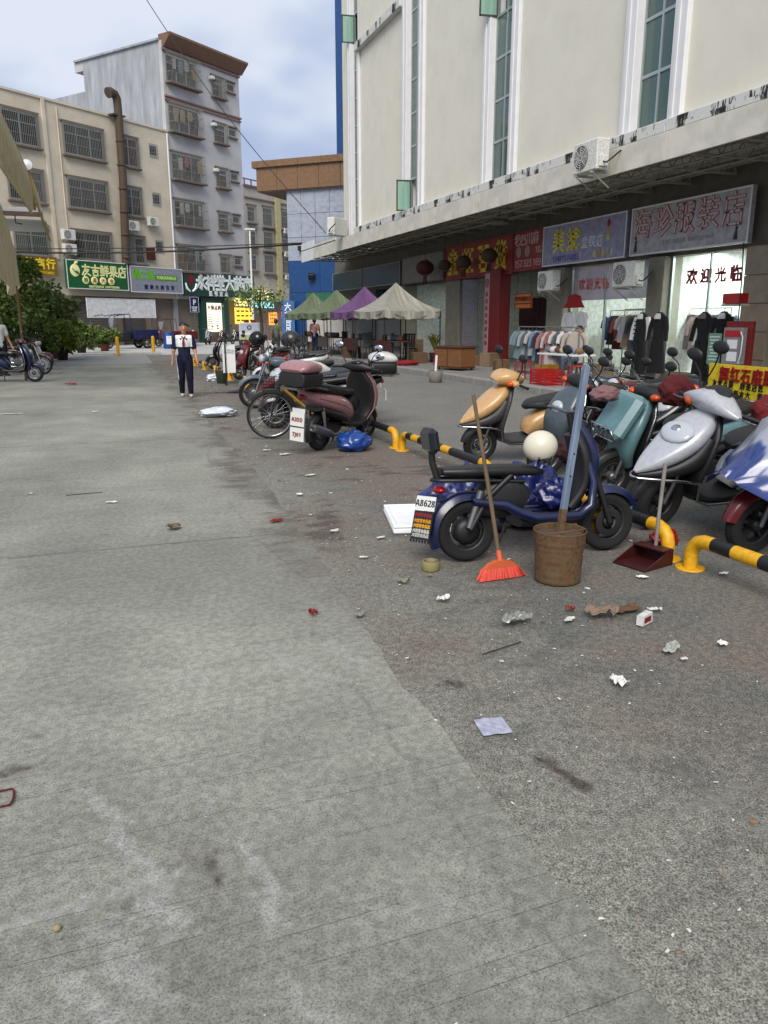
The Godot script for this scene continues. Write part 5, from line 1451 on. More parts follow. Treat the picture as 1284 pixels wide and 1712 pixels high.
func bush(called: String, label: String, at: Vector3, rad: Vector3, n: int, leaf: float, m: Material, pot: Material, droop := 0.0, stem := 0.35):
	var t := thing(called, label, "plant", at, 0, "bushes along the left side of the lane")
	var r := RandomNumberGenerator.new()
	r.seed = int(at.x * 131 + at.z * 977) + n
	var g := G.new()
	var ctr := V(0, stem + rad.y, 0)
	var clumps := []
	for k in 26:
		var d := V(r.randfn(), r.randfn(), r.randfn()).normalized() * pow(r.randf(), 0.4)
		clumps.append([ctr + V(d.x * rad.x, d.y * rad.y, d.z * rad.z), r.randf_range(0.22, 0.42) * minf(rad.x, rad.y), r.randf_range(0.7, 1.15)])
	for i in n:
		var c = clumps[r.randi() % clumps.size()]
		var d: Vector3 = V(r.randfn(), r.randfn() * 0.8, r.randfn()).normalized() * pow(r.randf(), 0.45) * c[1]
		var p: Vector3 = c[0] + d
		if p.y < 0.22: continue
		var dir := (d.normalized() + V(r.randfn(), r.randfn() - 0.2 - droop, r.randfn()) * 0.6).normalized()
		var side := dir.cross(V(r.randfn(), 1.5, r.randfn())).normalized()
		var L := leaf * r.randf_range(0.7, 1.5)
		var w := L * 0.32
		var nn := side.cross(dir)
		var s: float = c[2] * r.randf_range(0.75, 1.25)
		g.col = Color(s, s * r.randf_range(0.95, 1.08), s * 0.9)
		var a := p
		var b := p + dir * L * 0.5 + side * w + nn * L * 0.06
		var e := p + dir * L - nn * L * 0.12
		var f := p + dir * L * 0.5 - side * w + nn * L * 0.06
		g.face3(a, b, e); g.face3(a, e, f)
	part(t, "crown", g, m)
	g = G.new()
	for k in 9:
		var c = clumps[k]
		g.tube([V(0, 0.1, 0), V(c[0].x * 0.3, lerpf(0.2, c[0].y, 0.5), c[0].z * 0.3), c[0]], [0.035, 0.022, 0.008], 5)
	part(t, "trunk", g, worn("bark", Color(0.24, 0.19, 0.14), 0.9, "fine", 2.0))
	g = G.new()
	g.lathe([Vector2(0.0, 0.002), Vector2(0.18, 0.002), Vector2(0.24, 0.34), Vector2(0.27, 0.34), Vector2(0.27, 0.38), Vector2(0.23, 0.38), Vector2(0.22, 0.33), Vector2(0, 0.33)], 16)
	part(t, "pot", g, pot)
	return t
func tent(called: String, label: String, x0: float, x1: float, z0: float, z1: float, m: Material, ye := 1.85, yp := 2.75):
	var t := thing(called, label, "canopy", V((x0 + x1) / 2, 0.15, (z0 + z1) / 2), 0, "market canopies along the pavement")
	var hx := (x1 - x0) / 2
	var hz := (z1 - z0) / 2
	var cs := [V(-hx, ye - 0.15, hz), V(hx, ye - 0.15, hz), V(hx, ye - 0.15, -hz), V(-hx, ye - 0.15, -hz)]
	var pk := V(0, yp - 0.15, 0)
	for s in 4:
		var a: Vector3 = cs[s]
		var b: Vector3 = cs[(s + 1) % 4]
		var g := G.new()
		var rows := []
		for i in 9:
			var f := i / 8.0
			var row := PackedVector3Array()
			for k in 11:
				var u := k / 10.0
				var e := a.lerp(b, u)
				var p := pk.lerp(e, f)
				p.y -= 0.20 * sin(f * PI) * (0.65 + 0.35 * sin(u * PI)) + 0.05 * sin(u * PI) * f   # sag between the ribs
				row.append(p)
			rows.append(row)
		g.grid(rows, false, true)
		part(t, "roof_panel", g, m)
		g = G.new()
		rows = []
		for i in 3:
			var row := PackedVector3Array()
			for k in 25:
				var u := k / 24.0
				var e := a.lerp(b, u)
				e.y -= 0.05 * sin(u * PI) + i * 0.11 + (0.03 * absf(sin(u * PI * 6.0)) if i == 2 else 0.0)
				e += (e * V(1, 0, 1)).normalized() * 0.03 * sin(u * 17.0 + s) * i
				row.append(e)
			rows.append(row)
		g.grid(rows)
		part(t, "valance", g, m)
		var leg := tb(t, "leg", [cs[s] * V(0.985, 0, 0.985), cs[s] * V(0.985, 1, 0.985)], 0.02, M["blackplastic"], 6)
		leg.set_meta("label", "slim dark leg")
		tb(t, "rib", [pk + V(0, -0.03, 0), (pk + cs[s]) / 2 + V(0, -0.2, 0), cs[s] + V(0, -0.02, 0)], 0.012, M["blackplastic"], 5)
		tb(t, "scissor_bar", [a.lerp(b, 0.03) + V(0, -0.05, 0), a.lerp(b, 0.5) + V(0, -0.32, 0), a.lerp(b, 0.97) + V(0, -0.05, 0)], 0.01, M["steel"], 5)
func rail_end(g: G, z: float, dz: float):
	var r := 0.043
	g.tube([V(0, 0.0, z), V(0, 0.10, z), V(0, 0.145, z + dz * 0.015), V(0, 0.182, z + dz * 0.05), V(0, 0.198, z + dz * 0.10), V(0, 0.20, z + dz * 0.18)], r, 14)
	g.lathe([Vector2(0.043, 0.012), Vector2(0.088, 0.012), Vector2(0.088, 0.001)], 14, Basis.IDENTITY, V(0, 0, z))
func left_shops():
	var aw := worn("awningtan", Color(0.78, 0.73, 0.58), 0.8, "streak", 0.7)
	aw.backlight_enabled = true; aw.backlight = Color(0.25, 0.22, 0.12)
	var t := thing("toothed_awning", "faded yellowish awning with a toothed hem at the upper left edge", "awning", V(0, 0, 0))
	part(t, "valance", scallop_sheet([V(-1.42, 5.95, -17.0), V(-1.40, 6.22, -28.7)], [V(-1.40, 4.85, -17.0), V(-1.36, 5.15, -28.7)], 220, 0.06, 0.30, 22), aw)
	tb(t, "top_rail", [V(-1.43, 5.97, -17), V(-1.41, 6.25, -28.8)], 0.03, M["steel"])
	tb(t, "end_pole", [V(-1.36, 6.3, -28.9), V(-1.27, 5.0, -28.9)], 0.045, worn("poleyellow", Color(0.55, 0.46, 0.2), 0.6, "dust", 1.0))
	var g := G.new()
	g.lathe([Vector2(0, -0.05), Vector2(0.16, -0.05), Vector2(0.17, 0), Vector2(0.16, 0.05), Vector2(0, 0.05)], 16, Basis(Vector3.RIGHT, PI / 2), V(-1.37, 6.35, -28.85))
	part(t, "roller_end", g, M["white_trim"])
	g = G.new()
	g.quad(V(-5, 6.4, -17), V(-1.45, 5.97, -17), V(-1.43, 6.24, -28.7), V(-5, 6.7, -28.7))
	part(t, "roof_sheet", g, worn("darksheet", Color(0.20, 0.22, 0.18), 0.8, "blotch", 0.5))
	t = thing("curved_awning", "tan curved awning end hanging left of the stacked air conditioners", "awning")
	var rows := []
	for i in 9:
		var f := i / 8.0
		var row := PackedVector3Array()
		for k in 13: row.append(V(lerpf(-1.32, -0.90, f * f * 0.75 + f * 0.25) + 0.015 * (k % 2), lerpf(6.2, 4.15, f) - 0.05 * (k % 2) * f, -29.6 - k * 0.42))
		rows.append(row)
	g = G.new()
	g.grid(rows)
	part(t, "sheet", g, aw)
	tb(t, "front_bar", [V(-1.34, 6.2, -29.58), V(-1.2, 5.2, -29.58), V(-0.93, 4.12, -29.58)], 0.035, M["poleyellow"])
	t = thing("canopy_frame", "white and dark steel canopy beam under the upper left awning", "canopy frame")
	bx(t, "white_beam", V(-5.0, 5.06, -29.95), V(-1.08, 5.20, -29.85), M["white_trim"])
	bx(t, "dark_beam", V(-5.0, 4.92, -29.97), V(-1.1, 5.055, -29.83), M["brownband"])
	bx(t, "ceiling_sheet", V(-5.0, 4.78, -33.5), V(-1.0, 4.83, -29.98), M["white_trim"])
	tb(t, "lamp_hook", [V(-1.95, 4.92, -29.9), V(-1.95, 4.7, -29.9), V(-1.75, 4.66, -29.9)], 0.02, M["black"])
	t.rotation.y = 0.0
	t = thing("drooping_tarpaulin", "faded tan tarpaulin drooping at the left edge above the bushes", "tarpaulin")
	rows = []
	for i in 8:
		var f := i / 7.0
		var row := PackedVector3Array()
		for k in 18:
			var u := k / 17.0
			row.append(V(-1.52 + 0.05 * sin(u * 23.0) * f + 0.02 * sin(u * 61.0), lerpf(lerpf(4.2, 3.1, u * u), 2.2 + 0.15 * sin(u * 9.0), f), lerpf(-16.5, -22.3, u)))
		rows.append(row)
	g = G.new()
	g.grid(rows)
	part(t, "sheet", g, aw)
	tb(t, "support_pole", [V(-1.6, 0, -22.2), V(-1.58, 3.1, -22.3)], 0.035, M["rust"])
	# bushes in pots
	var lf := mat("leafmat", Color(0.37, 0.45, 0.19), 0.6)
	lf.vertex_color_use_as_albedo = true; lf.backlight_enabled = true; lf.backlight = Color(0.10, 0.14, 0.04)
	var lf2 := mat("leafmat2", Color(0.48, 0.54, 0.18), 0.6)
	lf2.vertex_color_use_as_albedo = true; lf2.backlight_enabled = true; lf2.backlight = Color(0.14, 0.18, 0.04)
	var potr := worn("potred", Color(0.36, 0.17, 0.13), 0.85, "blotch", 1.0)
	var potd := worn("potdark", Color(0.20, 0.13, 0.13), 0.85, "blotch", 1.0)
	bush("leafy_bush", "tall leafy bush reaching the yellow sign at the left edge", V(-2.2, 0, -31.0), V(1.15, 1.65, 1.3), 6500, 0.15, lf, potd)
	bush("leafy_bush", "dense bush before the gap between yellow sign and fruit shop sign", V(-1.25, 0, -35.0), V(0.95, 1.25, 1.1), 5000, 0.14, lf, potd)
	bush("potted_bush", "bright green bush in a dark red pot at the corner of the lane", V(-1.02, 0, -33.6), V(0.62, 0.62, 0.6), 3200, 0.11, lf2, potd, 0.0, 0.3)
	bush("potted_bush", "dark green bush in a terracotta pot left of the bright green bush", V(-1.75, 0, -32.4), V(0.6, 0.62, 0.6), 2600, 0.13, lf, potr, 0.2, 0.32)
	bush("potted_bush", "low bush in front of the blank white banner", V(-0.35, 0, -40.2), V(0.9, 0.62, 0.6), 2600, 0.12, lf, potd, 0.0, 0.25)
	bush("potted_bush", "round shrub right of the low bush below the banner", V(0.75, 0, -43.0), V(0.75, 0.52, 0.6), 2200, 0.12, lf, potr, 0.0, 0.2)
	bush("leafy_bush", "shaded bush behind the parked motorcycles on the left", V(-2.75, 0, -28.0), V(0.8, 1.2, 1.2), 3200, 0.14, lf, potd)
	# pavement canopies
	tent("pop_up_canopy", "grey-white pop-up canopy nearest of the four on the pavement", 8.75, 10.7, -26.3, -23.3, worn("tentgrey", Color(0.62, 0.61, 0.56), 0.8, "streak", 0.5))
	tent("pop_up_canopy", "purple pop-up canopy on the pavement", 8.75, 10.6, -29.2, -26.5, worn("tentpurple", Color(0.42, 0.28, 0.46), 0.8, "streak", 0.5))
	tent("pop_up_canopy", "sage green pop-up canopy next to the purple one", 8.7, 10.6, -33.0, -29.5, worn("tentgreen", Color(0.42, 0.47, 0.35), 0.8, "streak", 0.5))
	tent("pop_up_canopy", "sage green pop-up canopy farthest along the pavement", 8.7, 10.6, -36.4, -33.3, M["tentgreen"])
	# guard rails
	var zs := []
	var z := -1.42
	for k in 12:
		zs.append([z, z - 2.2]); z -= 2.41
	var ord := ["nearest", "second", "third", "fourth", "fifth", "sixth", "seventh", "eighth", "ninth", "tenth", "eleventh", "farthest"]
	for k in zs.size():
		var a: float = zs[k][0]
		var b: float = zs[k][1]
		var rl := thing("guard_rail", "low yellow and black pipe guard rail, %s from the viewer" % ord[k], "guard rail", V(3.40, 0, a), 0, "yellow and black guard rails down the lane")
		for e in [[0.0, -1.0], [b - a, 1.0]]:
			g = G.new()
			rail_end(g, e[0], e[1])
			part(rl, "elbow_post", g, M["yellow"])
		var x := -0.18
		var i := 0
		var lens := [0.66, 0.20, 0.62, 0.2, 0.3]
		var last := b - a + 0.18
		while x > last + 0.01:
			var n := maxf(x - lens[i % 5], last)
			if n - last < 0.08: n = last
			tb(rl, "pipe_band", [V(0, 0.20, x), V(0, 0.20, n)], 0.043, M["railblack"] if i % 2 == 0 else M["yellow"], 14)
			x = n; i += 1
	# yellow bollards at the end of the lane
	for k in 2:
		var bl := thing("yellow_bollard", ["yellow bollard before the blue tricycle, left one", "yellow bollard before the blue tricycle, right one"][k], "bollard", V([1.19, 2.82][k], 0, [-36.9, -38.3][k]), 0, "bollards at the end of the lane")
		g = G.new()
		g.lathe([Vector2(0.075, 0), Vector2(0.075, 0.78), Vector2(0.06, 0.82), Vector2(0, 0.84)], 14)
		part(bl, "tube", g, M["yellow"])
		g = G.new()
		g.lathe([Vector2(0.13, 0.0), Vector2(0.13, 0.015), Vector2(0.076, 0.016)], 14)
		part(bl, "base_plate", g, M["steel"])
	# cables
	t = thing("black_cable_bundle", "thick black cable bundle spanning from the far blocks to the canopy corner", "cable")
	var path := []
	for i in 25:
		var u := i / 24.0
		path.append(V(-6.0, 5.05, -47.2).lerp(V(10.82, 5.4, -41.0), u) + V(0, -0.25 * sin(u * PI), 0))
	tb(t, "cable", path, 0.05, M["black"], 6)
	path = []
	for i in 25:
		var u := i / 24.0
		path.append(V(-6.0, 5.15, -47.0).lerp(V(10.82, 5.45, -40.9), u) + V(0, -0.12 * sin(u * PI), 0))
	tb(t, "cable", path, 0.025, M["black"], 5)
	t = thing("overhead_wire", "thin overhead wire crossing the sky diagonally", "wire")
	path = []
	for i in 25:
		var u := i / 24.0
		path.append(V(2.9, 20.3, -47.6).lerp(V(12.03, 5.95, -40.66), u) + V(-0.25, -0.5, 0) * sin(u * PI))
	tb(t, "wire", path, 0.022, M["black"], 5)
	t = thing("lamp_post", "white slim lamp post before the cream block", "lamp post", V(9.6, 0, -48.5))
	tb(t, "shaft", [V(0, 0, 0), V(0, 6.8, 0)], [0.08, 0.06], M["white_trim"], 8)
	bx(t, "head", V(-0.3, 6.8, -0.1), V(0.3, 6.9, 0.1), M["white_trim"])

# ---------------------------------------------------------------- two-wheelers; local x forwards, y up, z to the right, origin under the rear axle
var meshes := {}
func tyre_wheel(t: Node, called: String, x: float, r: float, w: float, style: String, rim_m: Material, turn := 0.0) -> MeshInstance3D:
	var key := "%.2f_%.2f_%s" % [r, w, style]
	if not meshes.has(key):
		var ri := r - w * (0.62 if style == "wire" else 0.80)
		var ax := Basis(Vector3.RIGHT, PI / 2)
		var g := G.new()
		g.lathe([Vector2(ri, -w * .32), Vector2(lerpf(ri, r, .35), -w * .5), Vector2(lerpf(ri, r, .7), -w * .49), Vector2(r - w * .10, -w * .36), Vector2(r - .004, -w * .17), Vector2(r - .010, -w * .14), Vector2(r - .002, -w * .11), Vector2(r, 0), Vector2(r - .002, w * .11), Vector2(r - .010, w * .14), Vector2(r - .004, w * .17), Vector2(r - w * .10, w * .36), Vector2(lerpf(ri, r, .7), w * .49), Vector2(lerpf(ri, r, .35), w * .5), Vector2(ri, w * .32)], 32, ax)
		var tg := g
		g = G.new()
		g.lathe([Vector2(ri + .006, -w * .34), Vector2(ri - .012, -w * .36), Vector2(ri - .018, -w * .2), Vector2(ri - .018, w * .2), Vector2(ri - .012, w * .36), Vector2(ri + .006, w * .34)], 28, ax)
		if style == "wire":
			for k in 28:
				var a := TAU * k / 28
				g.tube([V(cos(a + 0.5 * (1 if k % 2 else -1)) * .03, sin(a + 0.5 * (1 if k % 2 else -1)) * .03, (.03 if k % 4 < 2 else -.03)), V(cos(a) * ri, sin(a) * ri, 0)], .0022, 4, false)
			g.lathe([Vector2(0, -.045), Vector2(.03, -.045), Vector2(.03, -.035), Vector2(.016, -.03), Vector2(.016, .03), Vector2(.03, .035), Vector2(.03, .045), Vector2(0, .045)], 12, ax)
		else:
			var n := 5 if style == "spoke" else 3
			for k in n:
				var a := TAU * k / n + .3
				g.box(V(cos(a), sin(a), 0) * ri * .55, V(ri * .95, .022 + .012 * (5 - n), w * .42), Basis(Vector3(0, 0, 1), a))
			var hr := ri * (.36 if style == "spoke" else .68)
			g.lathe([Vector2(0, -w * .62), Vector2(hr * .5, -w * .62), Vector2(hr, -w * .42), Vector2(hr, w * .42), Vector2(hr * .5, w * .62), Vector2(0, w * .62)], 18, ax)
			if style == "spoke":
				g.lathe([Vector2(hr * 1.1, w * .55), Vector2(ri * .75, w * .55), Vector2(ri * .75, w * .6), Vector2(hr * 1.1, w * .6)], 20, ax)
		meshes[key] = [tg.mesh(), g.mesh()]
	var o := part(t, called, meshes[key][0], M["rubber"])
	o.position = V(x, r, 0); o.rotation.y = turn
	part(o, "rim", meshes[key][1], rim_m)
	return o
func fender(t: Node, called: String, x: float, y: float, R: float, a0: float, a1: float, hw: float, m: Material):
	var g := G.new()
	var rows := []
	for i in 11:
		var a := deg_to_rad(lerpf(a0, a1, i / 10.0))
		var row := PackedVector3Array()
		var wv := hw * (0.55 + 0.45 * sin(PI * clampf(0.15 + 0.7 * i / 10.0, 0, 1)))
		for k in 9:
			var u := -1.0 + k / 4.0
			var rr := R + 0.028 * (1.0 - u * u)
			if absf(u) > 0.99: rr -= 0.03
			row.append(V(x + cos(a) * rr, y + sin(a) * rr, u * wv))
		rows.append(row)
	g.grid(rows)
	var o := part(t, called, g, m)
	return o
func sweep_part(t: Node, called: String, secs: Array, m: Material, e := 2.5, sides := 18) -> MeshInstance3D:
	var g := G.new()
	var fine := []
	for i in secs.size() - 1:   # Catmull-Rom refinement
		for j in 3:
			var u := j / 3.0
			var s := []
			for c in 4:
				var p0: float = secs[maxi(i - 1, 0)][c]
				var p1: float = secs[i][c]
				var p2: float = secs[i + 1][c]
				var p3: float = secs[mini(i + 2, secs.size() - 1)][c]
				var val := 0.5 * (2 * p1 + (p2 - p0) * u + (2 * p0 - 5 * p1 + 4 * p2 - p3) * u * u + (3 * p1 - p0 - 3 * p2 + p3) * u * u * u)
				s.append(maxf(val, 0.004) if c > 1 else val)
			fine.append(s)
	fine.append(secs[-1])
	g.sweep(fine, e, sides)
	return part(t, called, g, m)
func cross_part(t: Node, called: String, secs: Array, x: float, m: Material, e := 2.5) -> MeshInstance3D:   # sections [z, y, half depth, half height]
	var g := G.new()
	g.t = Transform3D(Basis(Vector3.UP, -PI / 2), V(x, 0, 0))
	g.sweep(secs, e, 16)
	return part(t, called, g, m)
func blob(t: Node, called: String, c: Vector3, r: Vector3, m: Material, b := Basis.IDENTITY) -> MeshInstance3D:
	var g := G.new()
	g.ell(c, r, 14, 9, b)
	return part(t, called, g, m)
func mirror(t: Node, base: Vector3, tip: Vector3, sz := 1.0, m: Material = null):
	var o := tb(t, "mirror", [base, base.lerp(tip, 0.5) + V(-.03, .02, 0), tip], 0.007, M["black"], 6)
	var g := G.new()
	g.ell(tip + V(0, .04 * sz, 0), V(.02, .048 * sz, .072 * sz), 14, 8, Basis(Vector3.UP, .2))
	part(o, "mirror_shell", g, m if m else M["blackplastic"])
	g = G.new()
	g.ell(tip + V(-.010, .04 * sz, .002), V(.012, .040 * sz, .062 * sz), 12, 6, Basis(Vector3.UP, .2))
	part(o, "mirror_glass", g, mat("mirrorglass", Color(0.7, 0.72, 0.74), 0.05, 1.0))
func handlebar(t: Node, x: float, y: float, hw: float, rise := 0.0, back := 0.06):
	tb(t, "handlebar", [V(x - back, y + rise, -hw), V(x - back * .3, y + rise * .9, -hw * .6), V(x, y, -hw * .2), V(x, y, hw * .2), V(x - back * .3, y + rise * .9, hw * .6), V(x - back, y + rise, hw)], 0.012, M["steel"], 8)
	for s in [-1, 1]:
		tb(t, "grip", [V(x - back * .55, y + rise * .95, s * hw * .68), V(x - back * 1.1, y + rise, s * (hw + .03))], 0.018, M["black"], 8)
		tb(t, "brake_lever", [V(x + .01, y + rise * .9, s * hw * .6), V(x + .045, y + rise - .01, s * hw * .8), V(x + .02, y + rise - .02, s * (hw + .01))], 0.006, M["steel"], 5)
func scooter(label: String, fx: float, fz: float, ang: float, sc: float, lean: float, c: Dictionary) -> Node3D:
	var t := thing("motor_scooter", label, "scooter", V(0, 0, 0), 0, "parked two-wheelers")
	var wb: float = c.get("wb", 1.22)
	var a := deg_to_rad(ang)
	t.basis = Basis(Vector3.UP, -a) * Basis(Vector3.RIGHT, -deg_to_rad(lean)) * Basis.from_scale(Vector3.ONE * sc)
	t.position = V(fx - cos(a) * wb * sc, 0.004, fz - sin(a) * wb * sc)
	var body: Material = c.body
	var trim: Material = c.get("trim", M["blackplastic"])
	var r: float = c.get("r", .22)
	var f := wb - 1.22
	var steer: float = c.get("steer", 0.0)
	tyre_wheel(t, "rear_wheel", 0, r, c.get("tw", .10), c.get("rim", "drum"), c.get("rimm", M["steel"]))
	tyre_wheel(t, "front_wheel", wb, r, c.get("tw", .10), "spoke", c.get("rimm", M["steel"]), steer)
	fender(t, "rear_fender", 0, r, r + .025, 40, 200, .065, trim)
	fender(t, "front_fender", wb, r, r + .022, 10, 150, .068, c.get("fenderm", body))
	for s in [-1, 1]: tb(t, "fork_leg", [V(wb, r, s * .065), V(wb - .07, r + .24, s * .065), V(wb - .12, r + .38, s * .05)], .019, M["steel"], 8)
	tb(t, "steering_column", [V(wb - .12, .58, 0), V(wb - .29, 1.0, 0)], .028, M["black"], 8)
	# power unit, exhaust, stand
	sweep_part(t, "engine_case", [[-.08, .24, .05, .06], [.05, .25, .075, .09], [.25, .26, .08, .10], [.42, .28, .06, .07]], M["blackplastic"], 3.0)
	if c.get("exhaust", true):
		sweep_part(t, "exhaust", [[.25, .20, .02, .02], [.12, .20, .03, .03], [0, .24, .05, .05], [-.3, .33, .05, .05], [-.34, .34, .03, .03]], M["steel"]).position.z = .13
	tb(t, "side_stand", [V(.45, .22, -.12), V(.42, .02, -.24)], .011, M["steel"], 6)
	for s in [-1, 1]: tb(t, "centre_stand_leg", [V(.22, .20, s * .08), V(.10, .07, s * .13)], .012, M["steel"], 6)
	for s in [-1, 1]: tb(t, "shock_absorber", [V(-.02, .26, s * .10), V(-.10, .56, s * .11)], .024, M["chrome"], 8)
	# body
	sweep_part(t, "body_shell", c.get("shell", [[.62, .34, .09, .05], [.54, .44, .145, .12], [.32, .55, .175, .135], [.05, .62, .165, .115], [-.2, .68, .13, .085], [-.40, .74, .06, .045]]), body)
	sweep_part(t, "side_skirt", [[.56, .30, .13, .05], [.35, .40, .178, .06], [.10, .47, .172, .05], [-.15, .55, .12, .04]], trim)
	sweep_part(t, "seat", c.get("seat", [[.68, .66, .05, .025], [.58, .70, .125, .045], [.38, .725, .155, .055], [.15, .755, .16, .06], [-.1, .80, .15, .058], [-.3, .825, .12, .045], [-.37, .83, .06, .03]]), c.get("seatm", M["seatvinyl"]), 3.0)
	sweep_part(t, "floorboard", [[.46, .30, .13, .045], [.66, .275, .16, .035], [.88 + f, .275, .16, .035], [1.0 + f, .32, .14, .05]], trim, 4.0)
	sweep_part(t, "leg_shield", [[.97 + f, .29, .12, .03], [1.03 + f, .44, .185, .03], [1.02 + f, .62, .215, .032], [.97 + f, .80, .19, .035], [.915 + f, .94, .10, .04]], trim, 3.0)
	if c.get("nose", "beak") == "beak":
		sweep_part(t, "front_cowl", [[1.51 + f, .50, .02, .012], [1.42 + f, .555, .085, .045], [1.29 + f, .635, .145, .075], [1.15 + f, .745, .18, .085], [1.03 + f, .855, .155, .075], [.955 + f, .93, .09, .05]], body, 2.6, 22)
		sweep_part(t, "lower_cowl", [[1.49 + f, .475, .025, .015], [1.38 + f, .50, .10, .04], [1.22 + f, .54, .155, .07], [1.08 + f, .62, .195, .10], [1.0 + f, .78, .18, .07]], trim, 2.6, 20)
		var g := G.new()
		g.tube([V(.62, .25, -.175), V(.9 + f, .25, -.178), V(1.02 + f, .30, -.185), V(1.06 + f, .45, -.20), V(1.2 + f, .475, -.185), V(1.36 + f, .475, -.13), V(1.50 + f, .465, -.05), V(1.535 + f, .465, 0), V(1.50 + f, .465, .05), V(1.36 + f, .475, .13), V(1.2 + f, .475, .185), V(1.06 + f, .45, .20), V(1.02 + f, .30, .185), V(.9 + f, .25, .178)], .012, 7)
		part(t, "chrome_trim", g, M["chrome"])
		var hb := Basis(Vector3(0, 0, 1), -.62)
		if c.get("headlamp", true):
			blob(t, "headlight", V(1.205 + f, .80, 0), V(.115, .045, .145), mat("lens", Color(0.66, 0.68, 0.70), 0.08), hb)
			g = G.new()
			g.ell(V(1.215 + f, .812, 0), V(.045, .04, .055), 14, 8, hb)
			part(t, "reflector", g, M["chrome"])
			g = G.new()
			for s in [-1, 1]: g.tube([V(1.10 + f, .845, s * .135), V(1.20 + f, .79, s * .13), V(1.26 + f, .755, s * .07)], .006, 5)
			part(t, "lens_edge", g, M["black"])
	else:
		sweep_part(t, "front_cowl", [[1.08 + f, .33, .10, .05], [1.15 + f, .46, .165, .065], [1.14 + f, .64, .20, .075], [1.06 + f, .81, .18, .07], [.96 + f, .94, .10, .05]], body, 2.6, 22)
		blob(t, "headlight", V(1.16 + f, .74, 0), V(.05, .07, .09), mat("lens", Color(0.66, 0.68, 0.70), 0.08))
		var g := G.new()
		for s in [-1, 1]: g.tube([V(1.0 + f, .30, s * .13), V(1.065 + f, .46, s * .20), V(1.05 + f, .64, s * .225), V(.99 + f, .82, s * .20), V(.93 + f, .95, s * .11)], .010, 6)
		part(t, "edge_trim", g, c.get("edgem", M["chrome"]))
	# handlebar housing
	var hd := Node3D.new()
	hd.name = "steering_head"; t.add_child(hd, true)
	hd.position = V(.93 + f, 0, 0); hd.rotation.y = steer
	var hm: Material = c.get("headm", body)
	cross_part(hd, "housing", [[-.24, .985, .02, .02], [-.19, .99, .05, .035], [-.10, 1.0, .085, .06], [0, 1.005, .10, .07], [.10, 1.0, .085, .06], [.19, .99, .05, .035], [.24, .985, .02, .02]], .01, hm)
	blob(hd, "instrument_pad", V(-.01, 1.05, 0), V(.085, .035, .10), M["blackgloss"])
	for s in [-1, 1]:
		blob(hd, "indicator", V(.07, .99, s * .165), V(.035, .032, .05), mat("orange_lens", Color(0.75, 0.28, 0.03), 0.15), Basis(Vector3.UP, s * -.5))
		tb(hd, "grip", [V(-.02, .985, s * .22), V(-.06, .975, s * .36)], .018, M["black"], 8)
		tb(hd, "brake_lever", [V(.03, .98, s * .22), V(.03, .97, s * .30), V(.0, .965, s * .37)], .006, M["steel"], 5)
	if c.get("mirrors", true):
		for s in [-1, 1]: mirror(t, V(.92 + f, 1.03, s * .18), V(.93 + f, 1.22, s * .30))
	# seams and cables
	for s in [-1, 1]:
		tb(t, "panel_seam", [V(.52, .455, s * .148), V(.42, .505, s * .167), V(.32, .55, s * .1765), V(.18, .587, s * .174), V(.05, .62, s * .1665), V(-.08, .651, s * .151), V(-.2, .68, s * .132)], .0035, M["black"], 4)
		tb(t, "control_cable", [V(.93 + f, .98, s * .16), V(1.0 + f, .95, s * .13), V(.97 + f, .86, s * .07)], .006, M["black"], 5)
		tb(t, "foot_rest", [V(.30, .34, s * .15), V(.30, .34, s * .25)], .012, M["black"], 6)
	bx(t, "sticker", V(.20, .575, -.181), V(.30, .60, -.178), M["white_trim"])
	# tail
	blob(t, "tail_light", V(-.40, .70, 0), V(.03, .035, .07), mat("red_lens", Color(0.5, 0.03, 0.03), 0.15))
	tb(t, "grab_rail", [V(-.1, .78, -.17), V(-.38, .84, -.14), V(-.46, .86, 0), V(-.38, .84, .14), V(-.1, .78, .17)], .012, c.get("rackm", M["steel"]), 7)
	var pl := bx(t, "number_plate", V(-.455, .42, -.09), V(-.445, .57, .09), mat("platewhite", Color(0.82, 0.82, 0.80), 0.5))
	pl.rotation.z = 0.0
	return t
func helmet(label: String, at: Vector3, r: float, m: Material, turn := 0.0, tilt := 0.0, visor := true):
	var t := thing("crash_helmet", label, "helmet", at, turn, "")
	var b := Basis(Vector3(0, 0, 1), tilt)
	var g := G.new()
	g.ell(V(0, 0, 0), V(r * 1.08, r, r * .95), 20, 12, b, -0.75)
	part(t, "shell", g, m)
	if visor:
		g = G.new()
		var rows := []
		for i in 5:
			var row := PackedVector3Array()
			for k in 13:
				var a := -1.15 + 2.3 * k / 12.0
				var e := -.55 + .75 * i / 4.0
				row.append(b * V(r * 1.14 * cos(a) * cos(e), r * 1.05 * sin(e), r * 1.0 * sin(a) * cos(e)))
			rows.append(row)
		g.grid(rows, false, false)
		part(t, "visor", g, mat("visor", Color(0.10, 0.10, 0.11), 0.08))
	tb(t, "chin_strap", [b * V(.2 * r, -.55 * r, .8 * r), b * V(.3 * r, -1.0 * r, .2 * r), b * V(.2 * r, -.55 * r, -.8 * r)], .008, M["black"], 5)
	return t
